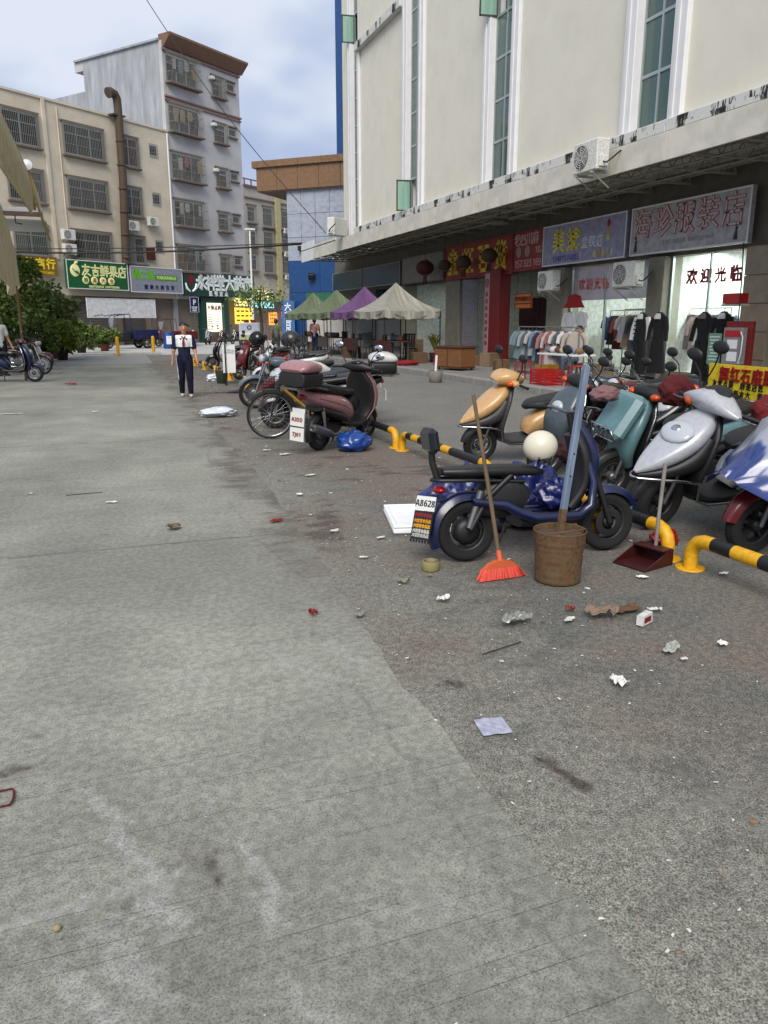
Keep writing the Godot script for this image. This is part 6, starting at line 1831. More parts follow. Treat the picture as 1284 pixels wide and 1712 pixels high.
func crumple(called: String, label: String, cat: String, at: Vector3, rad: Vector3, m: Material, sd: int, amp := .28, knot := true, freq := 1.2) -> Node3D:
	var t := thing(called, label, cat, at, 0)
	var q := nz(sd, freq, 2)
	var g := G.new()
	var rows := []
	for i in 27:
		var a := -PI / 2 + PI * i / 26.0
		var ring := PackedVector3Array()
		for k in 44:
			var w := TAU * k / 44
			var d := V(cos(a) * cos(w), sin(a), cos(a) * sin(w))
			var n := 1.0 + q.get_noise_3dv(d) * amp * 1.5 - pow(1.0 - absf(q.get_noise_3dv(d * 1.9 + V(5, 5, 5))), 6.0) * amp * .45 - pow(1.0 - absf(q.get_noise_3dv(d * 3.1 + V(15, 5, 5))), 8.0) * amp * .25
			var p := d * n
			ring.append(V(p.x * rad.x, maxf(p.y, -.82) * rad.y + rad.y * .82, p.z * rad.z))
		rows.append(ring)
	g.grid(rows, true, false)
	part(t, "bag_body", g, m)
	if knot:
		g = G.new()
		g.tube([V(rad.x * .1, rad.y * 1.6, 0), V(rad.x * .15, rad.y * 1.85, .01), V(rad.x * .35, rad.y * 2.05, .02)], [rad.x * .22, rad.x * .07, rad.x * .16], 9)
		part(t, "tied_neck", g, m)
	return t
func film(key: String, col: Color, rough := .3) -> StandardMaterial3D:
	if M.has(key): return M[key]
	var m := mat(key, col, rough)
	m.backlight_enabled = true; m.backlight = col * 0.4
	m.clearcoat_enabled = true; m.clearcoat = .5; m.clearcoat_roughness = .2
	return m
func motorcycle(label: String, fx: float, fz: float, ang: float, sc: float, lean: float, body: Material, seatm: Material, simple := false) -> Node3D:
	var t := thing("motorcycle", label, "motorcycle", V(0, 0, 0), 0, "parked two-wheelers")
	var wb := 1.25
	var a := deg_to_rad(ang)
	t.basis = Basis(Vector3.UP, -a) * Basis(Vector3.RIGHT, -deg_to_rad(lean)) * Basis.from_scale(Vector3.ONE * sc)
	t.position = V(fx - cos(a) * wb * sc, 0.004, fz - sin(a) * wb * sc)
	tyre_wheel(t, "rear_wheel", 0, .29, .09, "spoke", M["steel"])
	tyre_wheel(t, "front_wheel", wb, .29, .08, "spoke", M["steel"])
	fender(t, "front_fender", wb, .29, .315, 30, 150, .055, body)
	fender(t, "rear_fender", 0, .29, .32, 50, 190, .07, M["blackplastic"])
	for s in [-1, 1]:
		tb(t, "fork_leg", [V(wb, .29, s * .07), V(wb - .22, .88, s * .07)], .02, M["chrome"], 7)
		tb(t, "shock_absorber", [V(0, .30, s * .12), V(.08, .62, s * .12)], .024, M["chrome"], 7)
	sweep_part(t, "fuel_tank", [[.95, .86, .06, .05], [.85, .86, .13, .09], [.65, .82, .14, .10], [.48, .76, .08, .06]], body)
	sweep_part(t, "seat", [[.52, .77, .08, .035], [.35, .78, .12, .045], [0, .81, .12, .05], [-.25, .84, .10, .04]], seatm, 3.0)
	sweep_part(t, "side_cover", [[.50, .60, .08, .10], [.30, .62, .11, .10], [-.05, .70, .09, .06], [-.3, .77, .05, .03]], body)
	sweep_part(t, "engine", [[.40, .36, .09, .10], [.60, .38, .12, .14], [.80, .42, .10, .12]], M["steel"], 4.0)
	tb(t, "frame_tube", [V(.95, .80, 0), V(.85, .35, 0), V(.45, .25, 0), V(.1, .32, 0)], .022, M["black"], 7)
	tb(t, "exhaust", [V(.8, .35, .10), V(.6, .22, .14), V(.1, .24, .15), V(-.25, .34, .15)], [.02, .025, .045, .045], M["chrome"], 9)
	handlebar(t, .96, 1.02, .36, .06, .10)
	blob(t, "headlight", V(1.10, .92, 0), V(.06, .08, .085), mat("lens", Color(0.66, 0.68, 0.70), 0.08))
	blob(t, "headlight_shell", V(1.06, .92, 0), V(.075, .088, .093), body)
	for s in [-1, 1]:
		mirror(t, V(.95, 1.05, s * .22), V(.96, 1.22, s * .32))
		blob(t, "indicator", V(1.04, .87, s * .16), V(.03, .025, .03), mat("orange_lens", Color(0.75, 0.28, 0.03), 0.15))
	blob(t, "tail_light", V(-.32, .76, 0), V(.03, .035, .06), mat("red_lens", Color(0.5, 0.03, 0.03), 0.15))
	bx(t, "number_plate", V(-.40, .50, -.09), V(-.39, .64, .09), mat("platewhite", Color(0.82, 0.82, 0.80), 0.5))
	tb(t, "side_stand", [V(.5, .26, -.1), V(.45, .02, -.26)], .012, M["steel"], 6)
	return t
func tail_box(t: Node, at: Vector3, lid: Material, low: Material):
	sweep_part(t, "box_base", [[at.x - .20, at.y, .15, .07], [at.x - .16, at.y, .19, .085], [at.x + .16, at.y, .19, .085], [at.x + .19, at.y, .16, .07]], low, 5.0)
	sweep_part(t, "box_lid", [[at.x - .21, at.y + .10, .15, .02], [at.x - .16, at.y + .125, .20, .055], [at.x, at.y + .14, .20, .075], [at.x + .15, at.y + .125, .19, .055], [at.x + .19, at.y + .10, .15, .02]], lid, 3.2)
	bx(t, "box_rack", V(at.x - .25, at.y - .11, -.12), V(at.x + .3, at.y - .088, .12), M["steel"])
func bikes():
	var silver := paint("silverpaint", Color(0.66, 0.67, 0.69), .22)
	var beige := paint("beigepaint", Color(0.76, 0.60, 0.40), .28)
	var pink := paint("pinkpaint", Color(0.60, 0.43, 0.44), .25)
	var teal := paint("tealpaint", Color(0.36, 0.50, 0.52), .25)
	var blue := paint("bluepaint", Color(0.04, 0.08, 0.235), .22)
	var redp := paint("redpaintb", Color(0.36, 0.04, 0.05), .25)
	var whitep := paint("whitepaint", Color(0.78, 0.78, 0.77), .25)
	var blackp := paint("blackpaint", Color(0.05, 0.05, 0.055), .2)
	# silver scooter
	var t := scooter("silver scooter with clear headlamp leaning on its stand, nose to the left", 3.82, -4.5, 180, .95, 13, {"body": silver, "nose": "beak", "mirrors": false, "steer": .18, "rimm": M["blackplastic"], "tw": .12, "r": .24, "fenderm": M["blackplastic"]})
	mirror(t, V(.92, 1.03, .18), V(.95, 1.26, .30))
	cross_part(t, "wing_housing", [[-.29, .985, .02, .015], [-.22, 1.0, .07, .04], [-.10, 1.03, .115, .065], [0, 1.04, .125, .075], [.10, 1.03, .115, .065], [.22, 1.0, .07, .04], [.29, .985, .02, .015]], .95, silver)
	blob(t, "dash_pad", V(.93, 1.09, 0), V(.10, .035, .12), M["blackplastic"], Basis(Vector3(0, 0, 1), -.35))
	# beige scooter behind the moped
	t = scooter("beige scooter with grey patterned nose panel behind the blue moped", 3.9, -7.45, 180, .9, 9, {"body": beige, "headlamp": false, "mirrors": false, "trim": worn("greyplastic", Color(0.22, 0.22, 0.225), .5, "dust", 2.0), "fenderm": M["blackplastic"]})
	sweep_part(t, "headlamp_nacelle", [[.78, 1.0, .10, .05], [.88, 1.035, .17, .075], [1.0, 1.04, .17, .085], [1.08, 1.02, .13, .07], [1.12, .99, .09, .05]], beige, 2.8)
	sweep_part(t, "nose_grille", [[1.40, .60, .04, .02], [1.28, .70, .07, .02], [1.14, .80, .09, .02]], mat("grillegrey", Color(0.55, 0.54, 0.52), .4))
	blob(t, "headlight", V(1.11, .995, 0), V(.03, .045, .095), M["lens"])
	mirror(t, V(.92, 1.03, .18), V(.95, 1.27, .28)); mirror(t, V(.92, 1.03, -.18), V(.95, 1.27, -.30))
	# teal scooter with plaid bag
	t = scooter("teal green electric scooter with rectangular front panel behind the blue moped", 4.12, -5.45, 180, .92, 8, {"body": teal, "nose": "upright", "mirrors": false, "headm": M["blackplastic"], "exhaust": false, "fenderm": M["blackplastic"]})
	var g := G.new()
	g.cbox(V(1.23, .80, 0), V(.14, .46, .40), .05, Basis(Vector3(0, 0, 1), .55))
	part(t, "front_panel", g, teal)
	g = G.new()
	for z in [-.07, 0.0, .07]: g.cbox(V(1.40, .66, z), V(.02, .085, .035), .008, Basis(Vector3(0, 0, 1), .55))
	part(t, "light_slots", g, M["blackgloss"])
	g = G.new()
	g.tube([V(1.36, .60, -.15), V(1.42, .72, -.15), V(1.42, .72, .15), V(1.36, .60, .15), V(1.36, .60, -.15)], .010, 6)
	part(t, "chrome_surround", g, M["chrome"])
	crumple("plaid_bag", "dark red plaid bag hanging on the front of the teal scooter", "bag", V(3.68, .38, -5.3), V(.20, .12, .16), worn("plaid", Color(0.22, 0.05, 0.07), .8, "weave", 2.0), 17, .12, false)
	crumple("cloth_bundle", "dusty pink cloth bundle on the handlebar of the teal scooter", "bag", V(3.95, .86, -5.35), V(.13, .07, .11), cloth("pinkcloth", Color(0.50, 0.36, 0.37)), 19, .14, false)
	# pink scooter with top box
	t = scooter("dusky pink scooter with pink-lidded top box beside the blue bag", 3.3, -9.5, -40, .95, -4, {"body": pink, "nose": "upright", "wb": 1.15, "headm": M["blackplastic"], "rackm": M["steel"], "edgem": pink})
	tail_box(t, V(-.42, .92, 0), pink, M["blackplastic"])
	mirror(t, V(.85, 1.03, .16), V(.8, 1.12, .36), 1.0, M["white_trim"])
	for k in 2:
		var pp := bx(t, "number_plate", V(-.48, .36 - .18 * k, -.10), V(-.47, .52 - .18 * k, .10), M["platewhite"])
		latin(pp, ["A35D", "7J61"][k], 0, 0, .048, 0, mat("platered", Color(0.5, 0.1, 0.1), .5)).transform = Transform3D(Basis(Vector3.UP, -PI / 2), V(-.482, .44 - .18 * k, 0))
	helmet("dark helmet resting on the footboard of the pink scooter", V(2.98, .52, -9.2), .13, M["blackplastic"], .6)
	# blue moped in front
	moped(blue)
	# scooter under a tarpaulin at the right edge
	t = scooter("dark red scooter mostly covered by a blue and clear tarpaulin at the right edge", 3.98, -3.74, 180, .95, 6, {"body": redp, "nose": "upright", "mirrors": false, "rimm": M["blackplastic"], "headlamp": false})
	g = G.new()
	var rows := []
	var q := nz(33, 3.0, 3)
	for i in 15:
		var row := PackedVector3Array()
		var u := i / 14.0
		for k in 17:
			var w := -1.0 + k / 8.0
			var x := lerpf(1.56, -.35, u)
			var crest := lerpf(.60, 1.10, smoothstep(0, .30, u)) - .25 * smoothstep(.5, .85, u)
			var y := crest - pow(absf(w), 1.7) * (.05 + .50 * smoothstep(0, .2, u)) + q.get_noise_2d(u * 3.0, w * 2.0) * .05
			row.append(V(x + q.get_noise_2d(w * 2.0 + 9, u * 2.0) * .05, y, w * (.14 + .24 * smoothstep(0, .15, u) + .04 * sin(u * 7.0)) + q.get_noise_2d(u * 4.0, w + 20) * .03))
		rows.append(row)
	g.grid(rows)
	var tarp := thing("rain_tarpaulin", "crumpled blue and clear plastic tarpaulin over the scooter at the right edge", "tarpaulin")
	tarp.transform = t.transform
	part(tarp, "sheet", g, tarp_mat())
	# black motorcycle behind the silver scooter and others in the second row
	motorcycle("black motorcycle with round headlamp parked behind the silver scooter", 4.55, -6.05, 180, .92, 8, blackp, M["seatvinyl"])
	motorcycle("dark motorcycle with red tank in the second row behind the beige scooter", 5.2, -7.2, 172, .9, 8, redp, M["seatvinyl"])
	motorcycle("grey motorcycle at the back of the second row", 5.6, -8.3, 186, .9, 8, paint("greypaint", Color(0.30, 0.33, 0.35), .25), M["seatvinyl"])
	t = scooter("dark grey scooter squeezed between beige and teal scooters", 4.1, -6.45, 178, .95, 9, {"body": paint("slatepaint", Color(0.26, 0.30, 0.32), .25), "nose": "upright", "headm": M["blackplastic"]})
	t = scooter("black scooter with pale seat behind the teal scooter", 4.95, -5.95, 183, .95, 9, {"body": blackp, "nose": "beak", "mirrors": false, "seatm": M["greyplastic"]})
	mirror(t, V(.92, 1.03, -.18), V(.95, 1.36, -.34), 1.3); mirror(t, V(.92, 1.03, .18), V(.95, 1.2, .32))
	motorcycle("black motorcycle crowded behind the dark grey scooter", 4.75, -6.95, 176, .92, 8, blackp, M["seatvinyl"])
	helmet("dark helmet hanging on the dark grey scooter's handlebar", V(4.5, .78, -6.2), .12, M["blackgloss"], 2.2)
	crumple("red_bag", "dark red cloth bag hanging on the silver scooter's handlebar", "bag", V(4.25, .86, -4.85), V(.14, .13, .13), cloth("bagred", Color(0.33, 0.05, 0.06)), 23, .16, false)
	crumple("red_bag", "red cloth bag between silver scooter and yellow price board", "bag", V(4.9, .70, -4.55), V(.15, .13, .12), cloth("bagred2", Color(0.40, 0.05, 0.07)), 29, .16, false)
	# group round the pink scooter
	bicycle()
	t = motorcycle("white-nosed motorcycle behind the pink scooter", 2.8, -12.0, 185, .95, 6, whitep, M["seatvinyl"])
	t = motorcycle("blue-grey motorcycle left of the white-nosed motorcycle", 2.65, -13.6, 180, .95, 8, paint("bluegrey", Color(0.33, 0.38, 0.42), .25), M["seatvinyl"])
	t = scooter("black scooter with white top box behind the pink scooter", 2.42, -10.9, 192, .95, 6, {"body": blackp, "nose": "upright"})
	tail_box(t, V(-.40, .92, 0), whitep, M["blackplastic"])
	t = scooter("maroon scooter behind the pink scooter's handlebar", 2.55, -11.5, 178, .95, 6, {"body": redp, "nose": "beak"})
	helmet("grey helmet hanging on a mirror behind the pink scooter", V(2.95, 1.22, -12.0), .145, mat("helmgrey", Color(0.16, 0.17, 0.17), .3), 2.4)
	helmet("small black helmet left of the grey helmet", V(2.75, 1.20, -13.6), .14, M["blackgloss"], 2.0)
	# scooters further along the rail
	t = scooter("scooter with light blue, white and red front basket panel along the rail", 3.8, -18.3, 195, .95, 6, {"body": whitep, "nose": "upright", "mirrors": true})
	var pn := [mat("pblue2", Color(0.20, 0.52, 0.62), .4), M["white_trim"], mat("pred2", Color(0.62, 0.10, 0.06), .4)]
	for k in 3: bx(t, "front_panel", V(1.26, .55, .24 - k * .16 - .157), V(1.28, .92, .24 - k * .16), pn[k])
	t = scooter("dark red scooter with black basket beside the metal stand", 3.65, -20.6, 160, .95, 6, {"body": redp, "nose": "upright", "mirrors": true})
	t = scooter("black scooter low behind the child by the guard rails", 3.7, -25.5, 190, .95, 6, {"body": blackp, "nose": "upright", "mirrors": false})
	# left edge
	t = scooter("dark blue scooter at the left edge of the lane", -1.35, -21.6, 12, 1.0, 4, {"body": blue, "nose": "upright", "mirrors": true})
	motorcycle("black motorcycle with handlebar towards the lane behind the blue scooter", -1.3, -24.6, 20, .95, 6, blackp, M["seatvinyl"])
	motorcycle("small dark motorcycle farthest on the left side", -1.35, -27.0, 15, .9, 6, redp, M["seatvinyl"])
	# row of bikes across the street before the pharmacy
	for k in 5:
		motorcycle(["black motorcycle before the pharmacy, leftmost of the row", "grey motorcycle before the pharmacy, second of the row", "red motorcycle before the pharmacy, middle of the row", "blue motorcycle before the pharmacy, fourth of the row", "dark motorcycle before the pharmacy, rightmost of the row"][k], 6.2 + k * .95, -51.5 - k * .55, 100 + k * 9, .95, 6, [blackp, silver, redp, blue, blackp][k], M["seatvinyl"])
func tarp_mat() -> StandardMaterial3D:
	var a := nz(61, 0.02, 3)
	blend_tex("tarp", func(x: int, y: int):
		var f := smoothstep(.42, .56, maxf(absf(x - 128.0) / 128.0, 1.0 - y / 60.0) + a.get_noise_2d(x, y) * .25)
		return Color(0.56, 0.58, 0.62).lerp(Color(0.14, 0.21, 0.42), f).lerp(Color(0.45, 0.25, 0.25), clampf(a.get_noise_2d(x * 1.5 + 500, y * 1.5) * 1.2 - .3, 0, .4) * (1.0 - f)), 256, 256)
	var m := mat("tarp", Color(1, 1, 1), .28)
	m.albedo_texture = T["tarp"]
	m.clearcoat_enabled = true; m.clearcoat = .6; m.clearcoat_roughness = .15
	m.backlight_enabled = true; m.backlight = Color(.12, .14, .22)
	return m
func moped(blue: Material):
	var t := thing("electric_moped", "blue electric moped with tubular frame and white helmet on its seat", "moped", V(0, 0, 0), 0, "parked two-wheelers")
	var sc := .92
	var a := deg_to_rad(6.0)
	var wb := 1.08
	t.basis = Basis(Vector3.UP, -a) * Basis(Vector3.RIGHT, -deg_to_rad(5)) * Basis.from_scale(Vector3.ONE * sc)
	t.position = V(3.14 - cos(a) * wb * sc, .004, -4.14 - sin(a) * wb * sc)
	tyre_wheel(t, "rear_wheel", 0, .215, .095, "drum", M["blackplastic"])
	tyre_wheel(t, "front_wheel", wb, .215, .095, "spoke", M["blackplastic"], .0)
	var dd := blob(t, "disc_rotor", V(wb, .215, -.052), V(.10, .10, .004), mat("goldrotor", Color(0.62, 0.45, 0.14), .35, .6))
	fender(t, "rear_fender", 0, .215, .25, 75, 205, .075, blue)
	fender(t, "front_fender", wb, .215, .245, 20, 125, .07, blue)
	for s in [-1, 1]:
		tb(t, "fork_leg", [V(wb, .215, s * .07), V(wb - .10, .50, s * .07), V(wb - .2, .80, s * .05)], .022, M["blackplastic"], 8)
		tb(t, "frame_tube", [V(wb - .20, .66, s * .10), V(wb - .17, .52, s * .13), V(wb - .20, .36, s * .15), V(wb - .30, .30, s * .16), V(.45, .30, s * .165), V(.34, .34, s * .16), V(.24, .40, s * .14), V(.02, .43, s * .12)], [.028, .032, .032, .034, .036, .036, .034, .026], blue, 10)
		tb(t, "seat_stay", [V(.0, .24, s * .11), V(.12, .45, s * .11), V(.30, .60, s * .10)], .02, M["blackplastic"], 7)
		tb(t, "shock_absorber", [V(-.01, .25, s * .10), V(.08, .50, s * .10)], .026, M["steel"], 8)
	sweep_part(t, "down_tube_panel", [[wb - .32, .34, .10, .04], [wb - .22, .50, .12, .04], [wb - .22, .70, .13, .045], [wb - .27, .86, .09, .045]], M["blackplastic"], 3.0)
	sweep_part(t, "front_cover", [[wb - .15, .48, .07, .03], [wb - .14, .62, .11, .05], [wb - .17, .78, .11, .05], [wb - .24, .92, .07, .04]], blue, 2.8)
	sweep_part(t, "floorboard", [[.36, .27, .13, .04], [.55, .26, .15, .035], [.78, .27, .15, .04]], M["blackplastic"], 4.0)
	sweep_part(t, "battery_case", [[.05, .36, .09, .05], [.18, .42, .11, .13], [.33, .44, .11, .13], [.42, .40, .09, .09]], M["blackplastic"], 4.0)
	sweep_part(t, "seat", [[.56, .60, .06, .02], [.48, .615, .11, .035], [.30, .625, .125, .04], [.0, .63, .12, .038], [-.18, .635, .08, .025]], M["seatvinyl"], 3.2)
	tb(t, "seat_rail", [V(.4, .55, -.09), V(.0, .575, -.10), V(-.2, .58, -.07), V(-.24, .58, 0), V(-.2, .58, .07), V(.0, .575, .10), V(.4, .55, .09)], .014, M["blackplastic"], 7)
	tb(t, "backrest_stem", [V(-.2, .58, 0), V(-.235, .70, 0), V(-.24, .78, 0)], .024, M["blackplastic"], 8)
	var g := G.new()
	g.cbox(V(-.25, .85, 0), V(.07, .17, .24), .03, Basis(Vector3(0, 0, 1), .12))
	part(t, "backrest", g, paint("backblue", Color(0.03, 0.05, 0.12), .2))
	blob(t, "tail_light", V(-.19, .51, 0), V(.045, .03, .075), mat("red_lens", Color(0.5, 0.03, 0.03), 0.15))
	tb(t, "plate_arm", [V(-.12, .45, 0), V(-.27, .42, 0)], .012, M["blackplastic"], 6)
	# hinged plate: white number row over an orange and black mud flap
	var pl := Node3D.new()
	pl.name = "number_plate"; t.add_child(pl, true)
	pl.position = V(-.28, .44, 0); pl.rotation = V(0, -PI / 2 + .55, 0)
	pl.rotation_order = EULER_ORDER_YXZ; pl.rotation.x = -.28
	bx(pl, "white_plate", V(-.085, -.07, 0), V(.085, .03, .006), M["platewhite"])
	latin(pl, "A8628", 0, -.02, .045, .006, M["black"], true, .002)
	bx(pl, "flap", V(-.085, -.27, -.001), V(.085, -.072, .005), M["black"])
	var rws := [[Color(0.55, 0.12, 0.14), -.10], [Color(0.80, 0.55, 0.10), -.14], [Color(0.85, 0.62, 0.12), -.175], [Color(0.75, 0.75, 0.72), -.21], [Color(0.7, 0.7, 0.68), -.24]]
	for k in 5:
		var gg := G.new()
		for j in 6: glyph(gg, "大百货吉是里"[j], -.062 + j * .025, rws[k][1], .022, .005, .005, .002)
		part(pl, "flap_print", gg, mat("flap%d" % k, rws[k][0], .6))
	for j in 7: bx(pl, "flap_tooth", V(-.085 + j * .026, -.29, -.001), V(-.072 + j * .026, -.271, .005), M["black"])
	var hd := Node3D.new()
	hd.name = "steering_head"; t.add_child(hd, true)
	hd.position = V(wb - .26, .92, 0); hd.rotation.y = .1
	tb(hd, "stem", [V(0, -.1, 0), V(-.04, .08, 0)], .024, M["black"], 8)
	handlebar(hd, -.03, .09, .30, .04, .12)
	blob(hd, "headlight", V(.06, -.02, 0), V(.05, .055, .075), M["blackgloss"])
	g = G.new()
	for s in [-1, 1]: g.tube([V(.0, .09, s * .1), V(.08, .12, s * .12), V(.05, -.1, s * .05)], .006, 5)
	part(hd, "brake_cable", g, M["black"])
	blob(t, "sticker", V(.60, .305, -.195), V(.06, .012, .004), M["white_trim"])
	for k in 4: bx(t, "decal_stripe", V(.66 + k * .025, .295, -.2035), V(.674 + k * .025, .325, -.2015), M["white_trim"])
	tb(t, "side_stand", [V(.35, .24, -.1), V(.33, .02, -.22)], .01, M["steel"], 6)
	helmet("white helmet resting on the seat of the blue moped", V(2.64, .725, -4.2), .102, mat("helmwhite", Color(0.80, 0.78, 0.70), .3), 2.6, -.25, false)
	# blue sacks around it
	crumple("blue_sack", "crumpled dark blue sack on the ground behind the blue moped", "sack", V(2.47, 0, -5.05), V(.27, .23, .2), film("sackblue", Color(0.06, 0.11, 0.36), .45), 43, .3)
	crumple("blue_sack", "blue folded tarpaulin on the footboard of the blue moped", "sack", V(2.86, .27, -4.3), V(.18, .13, .12), film("sackblue2", Color(0.04, 0.10, 0.34), .4), 44, .22, false)
	crumple("blue_sack", "larger blue sack standing behind the blue moped's seat", "sack", V(2.98, 0, -4.85), V(.24, .27, .2), M["sackblue2"], 45, .25)
	crumple("grey_cloth", "grey-violet cloth lying beside the blue sack", "cloth", V(2.60, 0, -4.85), V(.19, .12, .13), cloth("violetcloth", Color(0.28, 0.25, 0.36)), 46, .3, false)
func bicycle():
	var t := thing("bicycle", "bicycle with golden frame and spoked wheel left of the pink scooter", "bicycle", V(0, 0, 0), 0, "parked two-wheelers")
	var a := deg_to_rad(180.0 + 8.0)
	var wb := 1.02
	t.basis = Basis(Vector3.UP, -a) * Basis(Vector3.RIGHT, -deg_to_rad(7))
	t.position = V(2.14 - cos(a) * wb, .004, -9.92 - sin(a) * wb)
	var gold := paint("goldpaint", Color(0.60, 0.45, 0.12), .25)
	tyre_wheel(t, "rear_wheel", 0, .31, .045, "wire", M["chrome"])
	tyre_wheel(t, "front_wheel", wb, .31, .045, "wire", M["chrome"])
	var bb := V(.42, .28, 0)
	var st := V(.30, .72, 0)
	var hd := V(.84, .74, 0)
	tb(t, "seat_tube", [bb, st], .017, gold); tb(t, "top_tube", [st + V(.02, -.06, 0), hd], .016, gold); tb(t, "down_tube", [bb, hd + V(.02, -.08, 0)], .02, gold)
	tb(t, "head_tube", [hd + V(.03, -.12, 0), hd + V(-.02, .06, 0)], .022, gold)
	for s in [-1, 1]:
		tb(t, "chain_stay", [bb + V(0, 0, s * .03), V(0, .31, s * .06)], .010, gold, 6); tb(t, "seat_stay", [st + V(0, -.05, s * .02), V(0, .31, s * .06)], .009, gold, 6)
		tb(t, "fork_blade", [hd + V(.03, -.12, s * .04), V(wb - .03, .42, s * .05), V(wb, .31, s * .05)], .012, M["blackplastic"], 6)
		tb(t, "crank", [bb + V(0, 0, s * .06), bb + V(s * .12, -s * .1, s * .07)], .01, M["steel"], 6)
		bx(t, "pedal", bb + V(s * .12 - .045, -s * .1 - .01, s * .11 - .03), bb + V(s * .12 + .045, -s * .1 + .01, s * .11 + .03), M["black"])
	var g := G.new()
	g.lathe([Vector2(.02, -.003), Vector2(.09, -.003), Vector2(.09, .003), Vector2(.02, .003)], 20, Basis(Vector3.RIGHT, PI / 2), bb + V(0, 0, .05))
	part(t, "chainring", g, M["steel"])
	fender(t, "front_mudguard", wb, .31, .33, 40, 170, .03, M["blackplastic"])
	fender(t, "rear_mudguard", 0, .31, .33, 20, 170, .03, M["blackplastic"])
	sweep_part(t, "saddle", [[.42, .80, .03, .02], [.32, .81, .05, .025], [.20, .825, .085, .03], [.16, .83, .07, .02]], M["seatvinyl"])
	handlebar(t, .80, .92, .28, .05, .12)
	tb(t, "stem", [hd, V(.80, .92, 0)], .014, M["steel"])
	g = G.new()
	for k in 6:
		for s in [[-.16, 0], [.16, 0]]: g.tube([V(.88, .58 + k * .04, -.16), V(1.12, .60 + k * .04, -.18)], .003, 4)
		g.tube([V(.88, .58 + k * .04, -.16), V(.88, .58 + k * .04, .16), V(1.12, .60 + k * .04, .18), V(1.12, .60 + k * .04, -.18), V(.88, .58 + k * .04, -.16)], .003, 4)
	for k in 8:
		g.tube([V(.88 + k * .034, .56, -.16), V(.88 + k * .034, .80, -.17)], .0025, 4); g.tube([V(.88 + k * .034, .56, .16), V(.88 + k * .034, .80, .17)], .0025, 4)
	part(t, "wire_basket", g, M["black"])
	tb(t, "kick_stand", [V(.05, .28, -.05), V(.0, .02, -.18)], .009, M["steel"], 6)

# ---------------------------------------------------------------- figures: smooth union of tapered capsules meshed as surface nets
func sdf(bones: Array, cell: float, k: float, tint = null) -> G:
	var lo := Vector3.ONE * 1e9
	var hi := -Vector3.ONE * 1e9
	for b in bones:
		var r := maxf(b[2], b[3]) + cell * 3.0
		for p in [b[0], b[1]]:
			lo = lo.min(p - Vector3.ONE * r); hi = hi.max(p + Vector3.ONE * r)
	var nx := int((hi.x - lo.x) / cell) + 2
	var ny := int((hi.y - lo.y) / cell) + 2
	var nz_ := int((hi.z - lo.z) / cell) + 2
	var F := PackedFloat32Array()
	F.resize(nx * ny * nz_)
	F.fill(9.0)
	for b in bones:
		var a: Vector3 = b[0]
		var d: Vector3 = b[1] - b[0]
		var L := maxf(d.length_squared(), 1e-9)
		var sq: float = b[4] if b.size() > 4 else 1.0
		var r := maxf(b[2], b[3]) + k + cell * 2.0
		var m0: Vector3 = (a.min(b[1]) - Vector3.ONE * r - lo) / cell
		var m1: Vector3 = (a.max(b[1]) + Vector3.ONE * r - lo) / cell
		for z in range(maxi(0, int(m0.z)), mini(nz_ - 1, int(m1.z)) + 1):
			for y in range(maxi(0, int(m0.y)), mini(ny - 1, int(m1.y)) + 1):
				for x in range(maxi(0, int(m0.x)), mini(nx - 1, int(m1.x)) + 1):
					var p := lo + V(x, y, z) * cell - a
					var t := clampf(p.dot(d) / L, 0, 1)
					var q := p - d * t
					q.z *= sq
					var v: float = q.length() - lerpf(b[2], b[3], t)
					var i := (z * ny + y) * nx + x
					var o := F[i]
					var h := maxf(k - absf(o - v), 0.0) / k
					F[i] = minf(o, v) - h * h * k * 0.25
	var g := G.new()
	var id := {}
	for z in nz_ - 1:
		for y in ny - 1:
			for x in nx - 1:
				var i := (z * ny + y) * nx + x
				var s := 0
				var acc := Vector3.ZERO
				var f0 := F[i]
				if absf(f0) > cell * 2.0: continue
				var c := PackedFloat32Array([f0, F[i + 1], F[i + nx], F[i + nx + 1], F[i + nx * ny], F[i + nx * ny + 1], F[i + nx * ny + nx], F[i + nx * ny + nx + 1]])
				for e in [[0, 1], [2, 3], [4, 5], [6, 7], [0, 2], [1, 3], [4, 6], [5, 7], [0, 4], [1, 5], [2, 6], [3, 7]]:
					var u: float = c[e[0]]
					var w: float = c[e[1]]
					if (u < 0) != (w < 0):
						var t := u / (u - w)
						var pa := V(e[0] & 1, (e[0] >> 1) & 1, e[0] >> 2)
						var pb := V(e[1] & 1, (e[1] >> 1) & 1, e[1] >> 2)
						acc += pa.lerp(pb, t); s += 1
				if s == 0: continue
				var p := lo + (V(x, y, z) + acc / s) * cell
				var n := V(c[1] + c[3] + c[5] + c[7] - c[0] - c[2] - c[4] - c[6], c[2] + c[3] + c[6] + c[7] - c[0] - c[1] - c[4] - c[5], c[4] + c[5] + c[6] + c[7] - c[0] - c[1] - c[2] - c[3])
				if tint != null: g.col = tint.call(p)
				id[i] = g.vert(p, n.normalized())
	var ex := [1, nx, nx * ny]
	for z in range(1, nz_ - 1):
		for y in range(1, ny - 1):
			for x in range(1, nx - 1):
				var i := (z * ny + y) * nx + x
				for ax in 3:
					if (F[i] < 0) == (F[i + ex[ax]] < 0): continue
					var u: int = ex[(ax + 1) % 3]
					var w: int = ex[(ax + 2) % 3]
					if id.has(i) and id.has(i - u) and id.has(i - w) and id.has(i - u - w):
						g.tri(id[i], id[i - u], id[i - u - w]); g.tri(id[i], id[i - u - w], id[i - w])
	return g
